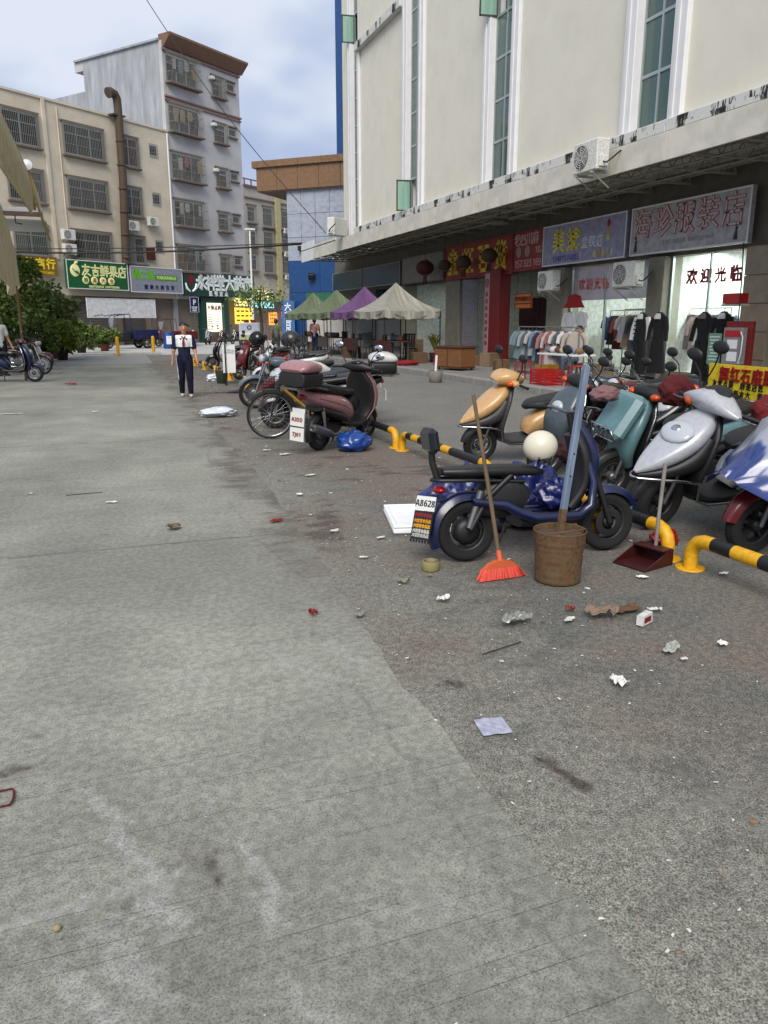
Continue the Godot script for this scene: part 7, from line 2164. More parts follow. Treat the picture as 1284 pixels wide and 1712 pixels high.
func hand(p: Vector3, d: Vector3, s: float, out: float) -> Array:   # palm and five fingers below a wrist, hanging along d
	var b := []
	var side := V(0, 0, 1)
	b.append([p, p + d * .075 * s, .018 * s, .026 * s, .8])
	for k in 4:
		var o := side * (-.024 + k * .016) * s
		var l: float = [.06, .072, .068, .052][k] * s
		var a := p + d * .078 * s + o
		var m := a + d * l * .55
		b.append([a, m, .0085 * s, .008 * s]); b.append([m, m + (d + V(-out * .35, 0, 0)).normalized() * l * .5, .008 * s, .0065 * s])
	var tp := p + d * .03 * s + side * .026 * s
	b.append([tp, tp + (d + side * .9).normalized() * .035 * s, .010 * s, .009 * s]); b.append([tp + (d + side * .9).normalized() * .035 * s, tp + (d * 1.6 + side * .9).normalized() * .065 * s, .009 * s, .007 * s])
	return b
func person(label: String, at: Vector3, turn: float, H: float, c: Dictionary) -> Node3D:
	var t := thing("person", label, "person", at, turn)
	var fine: float = c.get("cell", .022)
	var s := H / 1.48
	var seated: bool = c.get("seated", false)
	var hy := .44 if seated else .76
	var up := hy - .76
	var J := {"neck": V(0, 1.20 + up, 0), "head": V(.012, 1.36 + up, .016), "chest": V(0, 1.08 + up, 0), "waist": V(0, .90 + up, 0), "hip": V(0, hy, 0)}
	var skin := mat("skin", Color(0.66, 0.48, 0.38), .55)
	skin.subsurf_scatter_enabled = true; skin.subsurf_scatter_strength = .1
	var body := []
	body.append([J.hip + V(-.04, .02, 0), J.hip + V(.04, .02, 0), .10, .10, 1.25])
	body.append([J.hip, J.waist, .105, .095, 1.3]); body.append([J.waist, J.chest, .095, .12, 1.35])
	body.append([J.chest + V(-.10, .08, 0), J.chest + V(.10, .08, 0), .055, .055]); body.append([J.neck + V(0, -.04, 0), J.head + V(0, -.06, -.01), .042, .038])
	body.append([J.head + V(0, .035, -.012), J.head + V(0, -.01, .0), .083, .074]); body.append([J.head + V(0, -.02, .012), J.head + V(0, -.065, .028), .062, .034])
	body.append([J.head + V(0, .0, .075), J.head + V(0, -.022, .088), .008, .012])
	for q in [-1, 1]: body.append([J.head + V(q * .076, .01, -.01), J.head + V(q * .078, -.03, -.008), .012, .009])
	var sleeves := []
	var legs := []
	var shoes := []
	var arms := []
	for q in [-1, 1]:
		var sh := V(q * .150, 1.155 + up, 0)
		var el := V(q * .205, .93 + up, .0)
		var wr := V(q * .235, .725 + up, .05 + q * .06)
		if seated: el = V(q * .2, .95 + up, .05); wr = V(q * .10, .80 + up, .24)
		body.append([sh, el, .045, .034]); body.append([el, wr, .034, .024])
		arms.append_array(hand(wr, (wr - el).normalized(), 1.0, q))
		sleeves.append([sh, sh.lerp(el, .72), .060, .058])
		var kn := V(q * .085, .40, .03)
		var an := V(q * .09, .085, .0)
		if seated: kn = V(q * .11, .45, .36); an = V(q * .11, .08, .36)
		elif c.get("step", 0.0) > 0: kn = V(q * .08, .40, .03 + q * .05); an = V(q * .085, .085, q * .10)
		var hp := V(q * .075, hy - .02, 0)
		body.append([hp, kn, .078, .052]); body.append([kn, an, .050, .034])
		legs.append([hp, kn, .092, .070]); legs.append([kn, an + V(0, .02, 0), .068, .052])
		shoes.append([an + V(0, -.045, -.03), an + V(0, -.052, .10), .036, .030])
		shoes.append([an + V(0, -.04, -.03), an + V(0, -.01, -.01), .036, .036])
	var g := sdf(body, fine, .03)
	part(t, "body", g, skin)
	part(t, "hands", sdf(arms, .006 if fine < .02 else .009, .008), skin)
	# clothes
	var tor := [[J.hip + V(0, .0, 0), J.waist, .122, .112, 1.25], [J.waist, J.chest, .112, .135, 1.3], [J.chest + V(-.115, .085, 0), J.chest + V(.115, .085, 0), .062, .062], [J.chest + V(0, .05, 0), J.neck + V(0, -.02, 0), .09, .055]]
	tor.append_array(sleeves)
	var up_c: Color = c.shirt
	var lo_c: Color = c.get("shirt2", up_c)
	var vm := mat("clothvc", Color(1, 1, 1), 1.0)
	vm.metallic_specular = .15
	vm.vertex_color_use_as_albedo = true
	part(t, "shirt", sdf(tor, fine, .03, func(p: Vector3): return lo_c if (p.y < 1.0 + up or absf(p.x) > .155) else up_c), vm)
	var lc: Color = c.trousers
	legs.append([J.hip + V(-.03, .03, 0), J.hip + V(.03, .03, 0), .112, .112, 1.2])
	part(t, "trousers", sdf(legs, fine, .02, func(p: Vector3): return Color(.55, .56, .58) if (c.has("stripe") and absf(p.x) > .135 + (p.y - .4) * .06 and absf(p.z - .02) < .016) else lc), vm)
	part(t, "shoes", sdf(shoes, .010, .02), mat("shoe_" + c.get("shoe", "w"), Color(.68, .66, .62) if c.get("shoe", "w") == "w" else Color(.08, .08, .08), .6))
	g = G.new()
	g.ell(J.head + V(0, .035, -.018), V(.088, .089, .094), 18, 10, Basis(Vector3.RIGHT, -.35), -.15)
	g.ell(J.head + V(0, -.02, -.055), V(.075, .075, .05), 14, 8)
	part(t, "hair", g, mat("hair", Color(.03, .027, .025), .5))
	for q in [-1, 1]:
		blob(t, "eye", J.head + V(q * .030, .004, .072), V(.012, .006, .006), mat("eyedark", Color(.05, .04, .04), .3))
		blob(t, "eyebrow", J.head + V(q * .032, .024, .074), V(.017, .003, .006), M["hair"])
	blob(t, "mouth", J.head + V(0, -.048, .062), V(.020, .005, .006), mat("lips", Color(.40, .19, .17), .5))
	if c.has("scarf"):
		g = G.new()
		g.tube([V(-.04, 1.215, .02), V(-.022, 1.185, .085), V(0, 1.155, .11)], [.010, .013, .014], 8); g.tube([V(.04, 1.215, .02), V(.022, 1.185, .085), V(0, 1.155, .11)], [.010, .013, .014], 8)
		g.tube([V(-.003, 1.155, .112), V(-.008, 1.07, .135), V(-.012, 1.0, .14)], [.014, .026, .018], 8)
		part(t, "neckerchief", g, mat("scarfred", Color(.42, .03, .05), .7))
		g = G.new()
		for q in [-1, 1]: g.face3(V(q * .015, 1.185, .07), V(q * .085, 1.175, .055), V(q * .06, 1.125, .105))
		part(t, "collar", g, mat("collarnavy", Color(.02, .03, .07), .8))
	t.scale = Vector3.ONE * s
	return t

# ---------------------------------------------------------------- things in the foreground and litter
func scrap(called: String, label: String, x: float, z: float, sx: float, sz: float, m: Material, sd: int, lift := .02, turn := 0.0, rect := false):
	var q := nz(sd, 1.0, 2)
	var rr7 := RandomNumberGenerator.new()
	rr7.seed = sd
	var rad7 := []
	for k in 7: rad7.append(rr7.randf_range(.55, 1.1))
	var g := G.new()
	var rows := []
	for i in 10:
		var row := PackedVector3Array()
		for k in 25:
			var a := TAU * k / 24.0
			var f := i / 9.0
			var rr := 1.0
			if rect: rr = 1.0 / maxf(absf(cos(a)), absf(sin(a)))
			else:
				var m6 := fposmod(k / 24.0 * 7.0, 7.0)
				rr = lerpf(rad7[int(m6) % 7], rad7[(int(m6) + 1) % 7], fposmod(m6, 1.0))
			var p := V(cos(a) * rr * f * sx * .5, 0, sin(a) * rr * f * sz * .5)
			p.y = .009 + (q.get_noise_2d(p.x / sx * 3.0 + 7, p.z / sz * 3.0) * .5 + .5) * lift + absf(q.get_noise_2d(p.x / sx * 4.0, p.z / sz * 4.0 + 3)) * lift * .6
			row.append(p)
		rows.append(row)
	g.grid(rows)
	return one(called, label, "litter", g, m, V(x, 0, z), turn, "litter on the lane")
func foreground():
	# rusty bucket filled with concrete holding a pale blue steel bar
	var t := thing("rusty_bucket", "rusty metal bucket filled with cement in front of the blue moped", "bucket", V(2.50, .004, -3.72))
	var g := G.new()
	g.lathe([Vector2(0, 0), Vector2(.128, 0), Vector2(.136, .006), Vector2(.134, .02), Vector2(.142, .20), Vector2(.147, .205), Vector2(.144, .213), Vector2(.146, .235), Vector2(.151, .24), Vector2(.148, .248), Vector2(.152, .30), Vector2(.157, .306), Vector2(.153, .312), Vector2(.148, .305), Vector2(.146, .27)], 40)
	part(t, "shell", g, M["rust"])
	g = G.new()
	g.lathe([Vector2(0, .285), Vector2(.08, .283), Vector2(.1475, .278)], 28)
	part(t, "cement_fill", g, worn("cementfill", Color(.34, .27, .21), .95, "fine", 2.0))
	tb(t, "wire_handle", [V(-.15, .27, .03), V(-.13, .315, .08), V(-.04, .33, .13), V(.06, .33, .12), V(.13, .315, .07), V(.15, .27, .02)], .005, M["rust"], 6)
	t = thing("steel_bar", "pale blue square steel bar standing in the rusty bucket", "bar", V(2.485, .285, -3.70))
	var top := V(.145, .97, -.045)
	g = G.new()
	var dirv := top.normalized()
	var bs := Basis(Quaternion(Vector3.UP, dirv))
	g.cbox(dirv * (top.length() / 2 - .01), V(.036, top.length() + .02, .036), .004, bs)
	part(t, "bar", g, worn("barblue", Color(.46, .52, .61), .55, "streak", 1.2))
	g = G.new()
	g.cbox(dirv * .08, V(.0375, .16, .0375), .004, bs)
	part(t, "rusted_end", g, M["rust"])
	for y in [.35, .48]: blob(t, "bolt_hole", dirv * y + bs * V(0, 0, .0185), V(.006, .006, .001), M["black"])
	# broom
	t = thing("plastic_broom", "broom with orange-red plastic bristles leaning on the blue moped", "broom", V(2.19, .004, -3.86))
	tb(t, "handle", [V(-.005, .14, -.01), V(-.008, .5, -.14), V(-.01, 1.06, -.36)], [.0125, .0135, .012], worn("stickwood", Color(.40, .33, .24), .8, "grain", 1.0), 9)
	g = G.new()
	g.tube([V(0, .10, 0), V(-.004, .17, -.02)], [.018, .016], 10)
	part(t, "socket", g, mat("broomorange", Color(.76, .36, .21), .45))
	var poly := PackedVector2Array([Vector2(-.115, .065), Vector2(.115, .065), Vector2(.085, .095), Vector2(.03, .115), Vector2(-.03, .115), Vector2(-.085, .095)])
	g = G.new()
	g.prism(poly, -.018, .018)
	part(t, "head_cap", g, M["broomorange"])
	g = G.new()
	var r := RandomNumberGenerator.new()
	r.seed = 77
	for i in 1500:
		var u := r.randf_range(-1, 1)
		var w := r.randf_range(-.02, .02)
		var tipx := u * .150 + (.02 * smoothstep(.8, 1.0, u)) + r.randfn() * .002
		g.tube([V(u * .117, .070, w), V(lerpf(u * .117, tipx, .55), .034, w * 1.1 + .003), V(tipx, .002 + r.randf() * .003, w * 1.4 + r.randfn() * .003)], .0026, 3, false)
	var br := part(t, "bristles", g, mat("bristlered", Color(.86, .34, .28), .7))
	br.set_meta("kind", "stuff")
	t.rotation.y = .05
	# dustpan
	t = thing("dustpan", "dark red dustpan with a pale upright handle beside the guard rail", "dustpan", V(3.20, .004, -3.80), .25)
	var dm := worn("panred", Color(.23, .05, .05), .5, "dust", 2.0)
	bx(t, "pan_floor", V(-.16, .0, -.12), V(.12, .006, .12), dm)
	bx(t, "back_wall", V(.112, .006, -.12), V(.12, .10, .12), dm)
	for s in [-1, 1]:
		g = G.new()
		g.prism(PackedVector2Array([Vector2(-.16, .006), Vector2(.112, .006), Vector2(.112, .10), Vector2(.06, .095)]), s * .12 - .004, s * .12 + .004)
		part(t, "side_wall", g, dm)
	bx(t, "lid", V(.02, .094, -.115), V(.118, .102, .115), dm)
	tb(t, "handle", [V(.10, .09, 0), V(.105, .3, .0), V(.125, .63, .0)], .0125, worn("handlepale", Color(.55, .53, .50), .6, "grain", 1.0), 9)
	# tape roll
	t = thing("tape_roll", "roll of yellowish adhesive tape lying on the asphalt", "tape", V(1.87, .004, -4.16))
	g = G.new()
	g.lathe([Vector2(.040, .002), Vector2(.055, .002), Vector2(.055, .058), Vector2(.040, .058), Vector2(.040, .002)], 24)
	part(t, "tape", g, mat("tapeyellow", Color(.52, .50, .33), .3))
	g = G.new()
	g.lathe([Vector2(.036, .003), Vector2(.0395, .003), Vector2(.0395, .057), Vector2(.036, .057), Vector2(.036, .003)], 20)
	part(t, "core", g, mat("coretan", Color(.58, .50, .38), .8))
	# white foam tray lid
	t = thing("foam_box_lid", "white foam box lid lying behind the moped's plate", "foam lid", V(2.27, .004, -5.25), -.25)
	var fm := worn("foam", Color(.90, .91, .91), .8, "faint", 2.0)
	bx(t, "panel", V(-.25, .0, -.34), V(.25, .045, .34), fm, .012)
	for q in [[-.25, -.34, .25, -.31], [-.25, .31, .25, .34], [-.25, -.308, -.22, .308], [.22, -.308, .25, .308]]: bx(t, "rim", V(q[0], .0455, q[1]), V(q[2], .065, q[3]), fm, .006)
	crumple("blue_bag", "bulging blue plastic bag on the ground beside the pink scooter", "bag", V(2.85, .004, -8.62), V(.215, .13, .17), film("bagblue", Color(.05, .22, .50), .3), 51, .14, false, 1.6)
	crumple("white_bag", "large white plastic bag lying flat behind the child's path", "bag", V(1.86, .004, -12.6), V(.30, .085, .2), film("bagwhite", Color(.80, .82, .86), .4), 52, .2, false)
	crumple("white_bag", "small white bag beside the grey-green bucket by the guard rails", "bag", V(2.92, .004, -20.3), V(.18, .10, .15), M["bagwhite"], 53, .2, false)
	crumple("red_plastic_bag", "bright red plastic bag on the ground behind the dustpan", "bag", V(3.62, .004, -4.12), V(.10, .055, .09), film("bagscarlet", Color(.55, .03, .05), .3), 54, .25, false)
	t = thing("grey_bucket", "grey-green plastic bucket beside the guard rails behind the child", "bucket", V(3.02, .004, -19.5))
	g = G.new()
	g.lathe([Vector2(0, 0), Vector2(.12, 0), Vector2(.16, .30), Vector2(.17, .30), Vector2(.17, .32), Vector2(.155, .32), Vector2(.12, .02), Vector2(0, .02)], 20)
	part(t, "pail", g, worn("pailgreen", Color(.20, .23, .19), .5, "dust", 1.5))
	tb(t, "handle", [V(-.16, .30, 0), V(0, .36, .12), V(.16, .30, 0)], .006, M["steel"], 5)
	# metal hoop stand with a white board
	t = thing("hoop_stand", "black metal hoop stand with a white board along the guard rails", "stand", V(3.35, .004, -19.0), -.1)
	tb(t, "hoop", [V(-.30, 0, 0), V(-.30, .95, 0), V(-.22, 1.05, 0), V(.22, 1.05, 0), V(.30, .95, 0), V(.30, 0, 0)], .016, M["black"], 7)
	bx(t, "board", V(-.36, .28, -.06), V(-.06, .95, -.04), M["white_trim"])
	writing(t, "大果店", -.34, -.08, .8, .09, .012, -.04, M["noteink"])
	bx(t, "foot", V(-.34, 0, -.2), V(-.28, .02, .2), M["black"]); bx(t, "foot", V(.28, 0, -.2), V(.34, .02, .2), M["black"])
	# folded umbrella
	t = thing("folded_umbrella", "folded dark umbrella with purple cloth lying by the guard rails", "umbrella", V(2.9, .03, -16.6), .1)
	tb(t, "shaft", [V(-.5, .0, 0), V(.5, .0, 0)], .008, M["black"], 6)
	tb(t, "canopy", [V(-.25, 0, 0), V(.0, .02, 0), V(.42, .0, 0)], [.015, .04, .012], mat("umbpurple", Color(.22, .16, .30), .7), 8)
	# posts set in buckets at the kerb
	for k in 2:
		t = thing("bucket_post", ["white post set in a cement bucket on the road before the grey canopy", "white post set in a cement bucket nearest the wooden counter"][k], "post", [V(7.75, -.006, -20.4), V(8.1, -.006, -17.9)][k])
		g = G.new()
		g.lathe([Vector2(0, 0), Vector2(.15, 0), Vector2(.19, .30), Vector2(0, .29)], 18)
		part(t, "bucket", g, worn("bktgrey", Color(.46, .43, .40), .9, "blotch", 1.5))
		tb(t, "post", [V(0, .28, 0), V(.02, .68, 0)], .03, M["white_trim"], 9)
	crumple("red_roll", "red rolled bundle lying at the kerb under the grey canopy", "bundle", V(9.3, .15, -22.7), V(.42, .09, .14), cloth("rollred", Color(.52, .05, .06)), 55, .1, false)
	# litter: individual pieces
	var paper := worn("paper", Color(.80, .80, .78), .9, "dust", 2.0)
	var tissue := mat("tissue", Color(.83, .82, .80), .95)
	var clearp := film("clearfilm", Color(.50, .50, .48), .3)
	var red := mat("litterred", Color(.48, .03, .04), .4)
	var card := worn("cardboard", Color(.38, .28, .19), .9, "dust", 2.0)
	var L := [
		["paper_sheet", "lined white paper sheet lying on the near asphalt", 1.31, -2.32, .115, .12, worn("linedpaper", Color(.66, .67, .74), .9, "dust", 2.0), .006, -.15, true],
		["red_wrapper", "flat red wrapper at the edge of the concrete lane", 1.23, -5.63, .12, .06, red, .02, .2, false],
		["red_scrap", "small bright red scrap on the concrete lane", .98, -3.66, .065, .05, red, .035, .6, false],
		["torn_packaging", "torn brown and white packaging on the concrete lane", .46, -5.68, .17, .10, worn("tornbrown", Color(.46, .40, .33), .9, "fine", 4.0), .045, .8, false],
		["crumpled_tissue", "white tissue beside the red wrapper further up the lane", 1.63, -6.46, .10, .07, tissue, .02, .1, false],
		["crumpled_tissue", "white tissue alone in the middle of the concrete lane", .07, -6.75, .10, .05, tissue, .012, .0, false],
		["crumpled_tissue", "white tissue right of the tape roll", 1.71, -3.62, .11, .08, tissue, .03, .4, false],
		["crumpled_tissue", "ragged white tissue lying nearest the right edge, below the clear lid", 1.98, -2.44, .09, .10, tissue, .035, .9, false],
		["crumpled_tissue", "small round tissue right of the clear plastic lid", 2.69, -2.61, .06, .05, tissue, .02, .3, false],
		["crumpled_tissue", "white tissue strip below the rusty bucket's right side", 2.99, -3.56, .11, .05, tissue, .012, -.5, false],
		["crumpled_tissue", "white scrap by the nearest guard rail", 3.50, -3.44, .08, .04, tissue, .012, .2, false],
		["clear_bag", "clear crumpled plastic bag below the broom", 1.93, -3.20, .20, .11, clearp, .05, .2, false],
		["clear_film", "scrap of clear film on the seam between concrete and asphalt", 1.20, -3.56, .10, .06, clearp, .02, .5, false],
		["plastic_disc", "oval clear plastic lid on the asphalt", 2.43, -2.65, .15, .085, film("lidfilm", Color(.60, .61, .58), .2), .025, .5, false],
		["cardboard_piece", "brown cardboard strip in the litter pile", 2.55, -3.13, .15, .07, card, .03, .1, true],
		["cardboard_tray", "crushed brown tray with white lining in the litter pile", 2.37, -3.12, .19, .11, worn("trayw", Color(.52, .44, .37), .9, "fine", 4.0), .06, -.2, false],
		["red_scrap", "red bottle wrapper at the left of the litter pile", 2.27, -3.24, .06, .045, red, .03, 0., false],
		["paper_strip", "white paper strip left of the crushed tray", 2.19, -3.13, .12, .05, paper, .015, .4, false],
		["paper_strip", "white paper strip right of the cardboard strip", 2.68, -3.09, .11, .05, paper, .02, -.3, false],
		["plastic_shard", "white plastic shard below the clear lid", 2.41, -2.54, .045, .03, paper, .012, .2, false],
		["orange_peel", "small orange peel near the right edge of the asphalt", 1.78, -1.53, .02, .016, mat("peel", Color(.62, .40, .12), .7), .008, 0., false],
		["pale_patch", "white plastic sheet pressed on the lane at the left edge", -1.28, -14.1, .50, .10, paper, .012, 0., false],
		["pink_wrapper", "pink wrapper far up the concrete lane", -.5, -20.2, .30, .12, mat("wrappink", Color(.58, .14, .24), .6), .05, .1, false],
		["paper_scrap", "white scrap in the middle of the far concrete lane", .01, -13.9, .14, .06, paper, .02, 0., false],
		["paper_scrap", "white scrap at the far left of the concrete lane", -.6, -7.35, .07, .03, paper, .012, 0., false],
		["paper_scrap", "white scrap beside the rear wheel of the pink scooter", 2.0, -8.6, .15, .06, paper, .015, .1, false],
		["paper_scrap", "white scrap on the dirt before the bicycle wheel", 1.87, -8.95, .14, .05, paper, .015, -.2, false],
		["paper_scrap", "white scrap on the dirt left of the foam lid", 1.82, -4.92, .09, .04, paper, .012, .3, false],
		["paper_scrap", "pale scrap between red wrapper and foam lid", 1.57, -5.21, .10, .05, paper, .015, .6, false],
		["paper_scrap", "pale scrap left of the tape roll", 1.55, -4.52, .08, .04, paper, .012, -.4, false],
		["paper_scrap", "pale scrap on the dirt right of the lane's middle", 1.95, -7.3, .13, .05, paper, .012, .2, false],
		["rope_end", "pale twisted wrapper between tape roll and white tissue", 1.61, -3.97, .09, .04, worn("twist", Color(.55, .52, .46), .9, "fine", 4.0), .03, -.5, false],
		["white_scrap", "white scrap left of the clear lid on the asphalt", 1.62, -2.81, .03, .02, paper, .008, .2, false],
	]
	var sd := 100
	for q in L:
		sd += 1
		scrap(q[0], q[1], q[2], q[3], q[4], q[5], q[6], sd, q[7], q[8], q[9])
	var lines := G.new()
	t = thing("snack_packet", "red and white open snack packet in the litter pile", "packet", V(2.53, .008, -2.96), .4)
	g = G.new()
	g.prism(PackedVector2Array([Vector2(-.05, 0), Vector2(.05, 0), Vector2(.045, .055), Vector2(-.045, .05)]), -.025, .012)
	part(t, "pouch", g, paper)
	bx(t, "red_print", V(-.035, .012, .0125), V(.03, .04, .0135), red)
	t = thing("red_string_loop", "dark red string loop at the left edge of the lane", "string", V(-.38, .012, -2.47))
	g = G.new()
	var pth := []
	for k in 17:
		var a := TAU * k / 16.0
		pth.append(V(cos(a) * .03, .0, sin(a) * .055 + .01 * sin(a * 3)))
	g.tube(pth, .0035, 6, false)
	part(t, "string", g, mat("stringred", Color(.32, .03, .06), .7))
	g = G.new()
	g.ell(V(0, .008, 0), V(.011, .009, .010), 10, 7)
	one("pebble", "yellowish pebble on the near concrete lane", "pebble", g, mat("pebble", Color(.55, .50, .36), .8), V(-.2, .004, -1.82))
	for q in [[1.70, -2.95, .25, .25, "thin brown stick on the near asphalt"], [-.15, -7.2, .3, .05, "thin twig lying across the concrete lane"]]:
		g = G.new()
		g.tube([V(-q[2] / 2, .004, 0), V(0, .006, .004), V(q[2] / 2, .004, 0)], .003, 5)
		one("twig", q[4], "twig", g, mat("twig", Color(.24, .16, .12), .9), V(q[0], .004, q[1]), q[3])
	# uncountable crumbs and grit
	var cm := G.new()
	cm.face3(V(-.5, 0, -.3), V(.5, .1, -.4), V(.2, .25, .5)); cm.face3(V(-.5, 0, -.3), V(.2, .25, .5), V(-.4, .1, .4)); cm.face3(V(-.5, 0, -.3), V(.5, .1, -.4), V(-.4, .1, .4)); cm.face3(V(.5, .1, -.4), V(.2, .25, .5), V(-.4, .1, .4))
	var cmesh := cm.mesh()
	var mm := MultiMesh.new()
	mm.transform_format = MultiMesh.TRANSFORM_3D
	mm.use_colors = true
	mm.mesh = cmesh
	var N := 2600
	mm.instance_count = N
	r.seed = 4242
	for i in N:
		var z := -1.2 - pow(r.randf(), 1.6) * 24.0
		var x := edge_x(z) + absf(r.randfn()) * 1.25 - .1 if r.randf() < .86 else r.randf_range(-4, 1.5)
		if x > 8.5: x = 2.4
		var s := r.randf_range(.002, .008) * (1.0 + (-z) * .12) * (2.4 if r.randf() < .09 and z < -3.0 else 1.0)
		if x < edge_x(z): s *= .55
		mm.set_instance_transform(i, Transform3D(Basis(Vector3.UP, r.randf() * TAU) * Basis.from_scale(V(s * r.randf_range(.6, 2.2), s * .6, s)), V(x, .0045, z)))
		var v := r.randf()
		mm.set_instance_color(i, Color(.62, .61, .57) if v < .38 else (Color(.30, .25, .20) if v < .7 else (Color(.12, .11, .10) if v < .95 else Color(.40, .15, .10))))
	var mi := MultiMeshInstance3D.new()
	mi.name = "litter_crumbs"; mi.multimesh = mm
	var cmm := mat("crumb", Color(1, 1, 1), .9)
	cmm.vertex_color_use_as_albedo = true
	mi.material_override = cmm
	add_child(mi)
	tag(mi, "scattered paper crumbs and grit over the asphalt and lane edge", "litter")
	mi.set_meta("kind", "stuff")
func tricycle(label: String, at: Vector3, turn: float, m: Material, m2: Material) -> Node3D:
	var t := thing("cargo_tricycle", label, "tricycle", at, turn)   # local x forwards
	tyre_wheel(t, "front_wheel", 1.75, .27, .10, "drum", M["steel"])
	for s in [-1, 1]: tyre_wheel(t, "rear_wheel", 0, .27, .12, "drum", M["steel"]).position.z = s * .52
	fender(t, "front_fender", 1.75, .27, .30, 10, 160, .08, m)
	for s in [-1, 1]: tb(t, "fork_leg", [V(1.75, .27, s * .08), V(1.58, .85, s * .06)], .025, M["black"], 6)
	sweep_part(t, "front_fairing", [[1.62, .45, .14, .06], [1.66, .7, .22, .06], [1.60, 1.0, .24, .05]], m)
	for q in [[-.60, -.58, .62, -.54], [-.60, .54, .62, .58], [.58, -.538, .62, .538], [-.62, -.538, -.58, .538]]: bx(t, "bed_panel", V(q[0], .50, q[1]), V(q[2], .90, q[3]), m, .01)
	bx(t, "bed_floor", V(-.6, .44, -.56), V(.62, .498, .56), m2)
	for k in 4:
		for s in [-1, 1]: bx(t, "bed_rib", V(-.5 + k * .32, .50, s * .585 - .012), V(-.44 + k * .32, .90, s * .585 + .012), m)
	bx(t, "chassis", V(-.2, .32, -.25), V(1.4, .40, .25), M["black"])
	bx(t, "engine_box", V(.68, .40, -.22), V(1.15, .66, .22), m2, .02)
	sweep_part(t, "seat", [[.70, .72, .20, .04], [.95, .73, .22, .05], [1.18, .72, .18, .04]], M["seatvinyl"], 3.0)
	handlebar(t, 1.50, 1.05, .34, .05, .12)
	for s in [-1, 1]: tb(t, "screen_post", [V(1.58, .95, s * .32), V(1.48, 1.5, s * .32), V(1.2, 1.62, s * .32), V(.72, 1.62, s * .34), V(.66, .9, s * .38)], .02, m, 6)
	bx(t, "windscreen", V(1.50, 1.0, -.3), V(1.51, 1.48, .3), glass("wscreen", Color(.7, .75, .78), .3))
	bx(t, "roof_sheet", V(.7, 1.625, -.36), V(1.25, 1.64, .36), m)
	blob(t, "headlight", V(1.70, .85, 0), V(.05, .08, .08), mat("lens", Color(0.66, 0.68, 0.70), 0.08))
	return t
func street_things():
	var blue := paint("trikeblue", Color(.05, .09, .26), .3)
	var red := paint("trikered", Color(.34, .08, .09), .3)
	tricycle("dark blue cargo tricycle before the blank white banner", V(2.9, .004, -46.9), PI + .35, blue, M["blackplastic"]).scale = Vector3.ONE * 1.15
	tricycle("red cargo tricycle behind the blue tricycle", V(5.6, .004, -50.0), PI + .35, red, M["blackplastic"])
	var t := thing("blue_barrel", "blue plastic barrel right of the blue tricycle", "barrel", V(4.2, .004, -45.6))
	var g := G.new()
	g.lathe([Vector2(0, 0), Vector2(.27, 0), Vector2(.29, .05), Vector2(.29, .3), Vector2(.31, .32), Vector2(.29, .34), Vector2(.29, .6), Vector2(.31, .62), Vector2(.29, .64), Vector2(.28, .88), Vector2(.25, .9), Vector2(0, .9)], 20)
	part(t, "drum", g, mat("barrelblue", Color(.10, .24, .50), .4))
	bx(t, "label", V(-.14, .25, .292), V(.14, .7, .30), M["white_trim"])
	# small white service vehicle
	t = thing("service_vehicle", "small white boxy service vehicle with a blue oval emblem and red roof lights", "vehicle", V(7.9, .004, -41.0), -.35)
	var wv := paint("vanwhite", Color(.80, .80, .79), .3)
	g = G.new()
	g.cbox(V(0, .85, -.8), V(1.1, 1.15, 1.7), .07)
	part(t, "body", g, wv)
	g = G.new()
	g.cbox(V(0, .38, .02), V(1.12, .22, .16), .04)
	part(t, "bumper", g, M["blackplastic"])
	bx(t, "lower_panel", V(-.50, .50, .051), V(.50, .80, .06), mat("palepanel", Color(.60, .62, .45), .5), .01)
	for s in [-1, 1]:
		blob(t, "lamp", V(s * .34, .78, .06), V(.11, .10, .03), M["blackgloss"])
		bx(t, "side_window", V(s * .552 - .004, 1.0, -1.3), V(s * .552 + .004, 1.35, -.3), M["unlit_tone_glass"])
		for z in [-1.3, -.25]:
			var w := tyre_wheel(t, "wheel", 0, .24, .14, "drum", M["steel"])
			w.position = V(s * .45, .24, z); w.rotation.y = PI / 2
	g = G.new()
	g.lathe([Vector2(.07, 0), Vector2(.12, .006), Vector2(.07, .012)], 18, Basis(Vector3.RIGHT, PI / 2), V(0, 1.18, .056))
	part(t, "oval_emblem", g, mat("emblemblue", Color(.10, .14, .42), .5))
	bx(t, "screen_sheet", V(-.48, .98, .051), V(.48, 1.38, .056), mat("screenpale", Color(.66, .67, .72), .25))
	for s in [-.18, .18]: bx(t, "roof_light", V(s - .13, 1.43, -.3), V(s + .13, 1.56, -.1), mat("rooflightred", Color(.45, .04, .04), .3), .03)
	# street tree trunk with a little foliage, before the lit shops
	t = thing("street_tree", "thin street tree before the lit shop signs", "tree", V(8.4, 0, -40.5))
	tb(t, "trunk", [V(0, 0, 0), V(.05, 1.2, 0), V(-.05, 2.4, .05), V(.1, 3.1, 0)], [.11, .09, .07, .03], worn("bark2", Color(.30, .26, .22), .9, "fine", 2.0), 8)
	g = G.new()
	var r := RandomNumberGenerator.new()
	r.seed = 8
	for i in 900:
		var p := V(r.randfn() * .7, 2.7 + r.randfn() * .3, r.randfn() * .6)
		var d := V(r.randfn(), r.randfn() - .3, r.randfn()).normalized()
		var sd := d.cross(V(.3, 1, .2)).normalized()
		var s := r.randf_range(.6, 1.2)
		g.col = Color(s, s, s)
		g.face3(p, p + d * .1 + sd * .05, p + d * .2); g.face3(p, p + d * .2, p + d * .1 - sd * .05)
	part(t, "crown", g, M["leafmat"])
	# potted palm and chairs under the canopies
	t = thing("potted_palm", "yellow-green potted palm under the grey canopy", "plant", V(10.9, .15, -24.2))
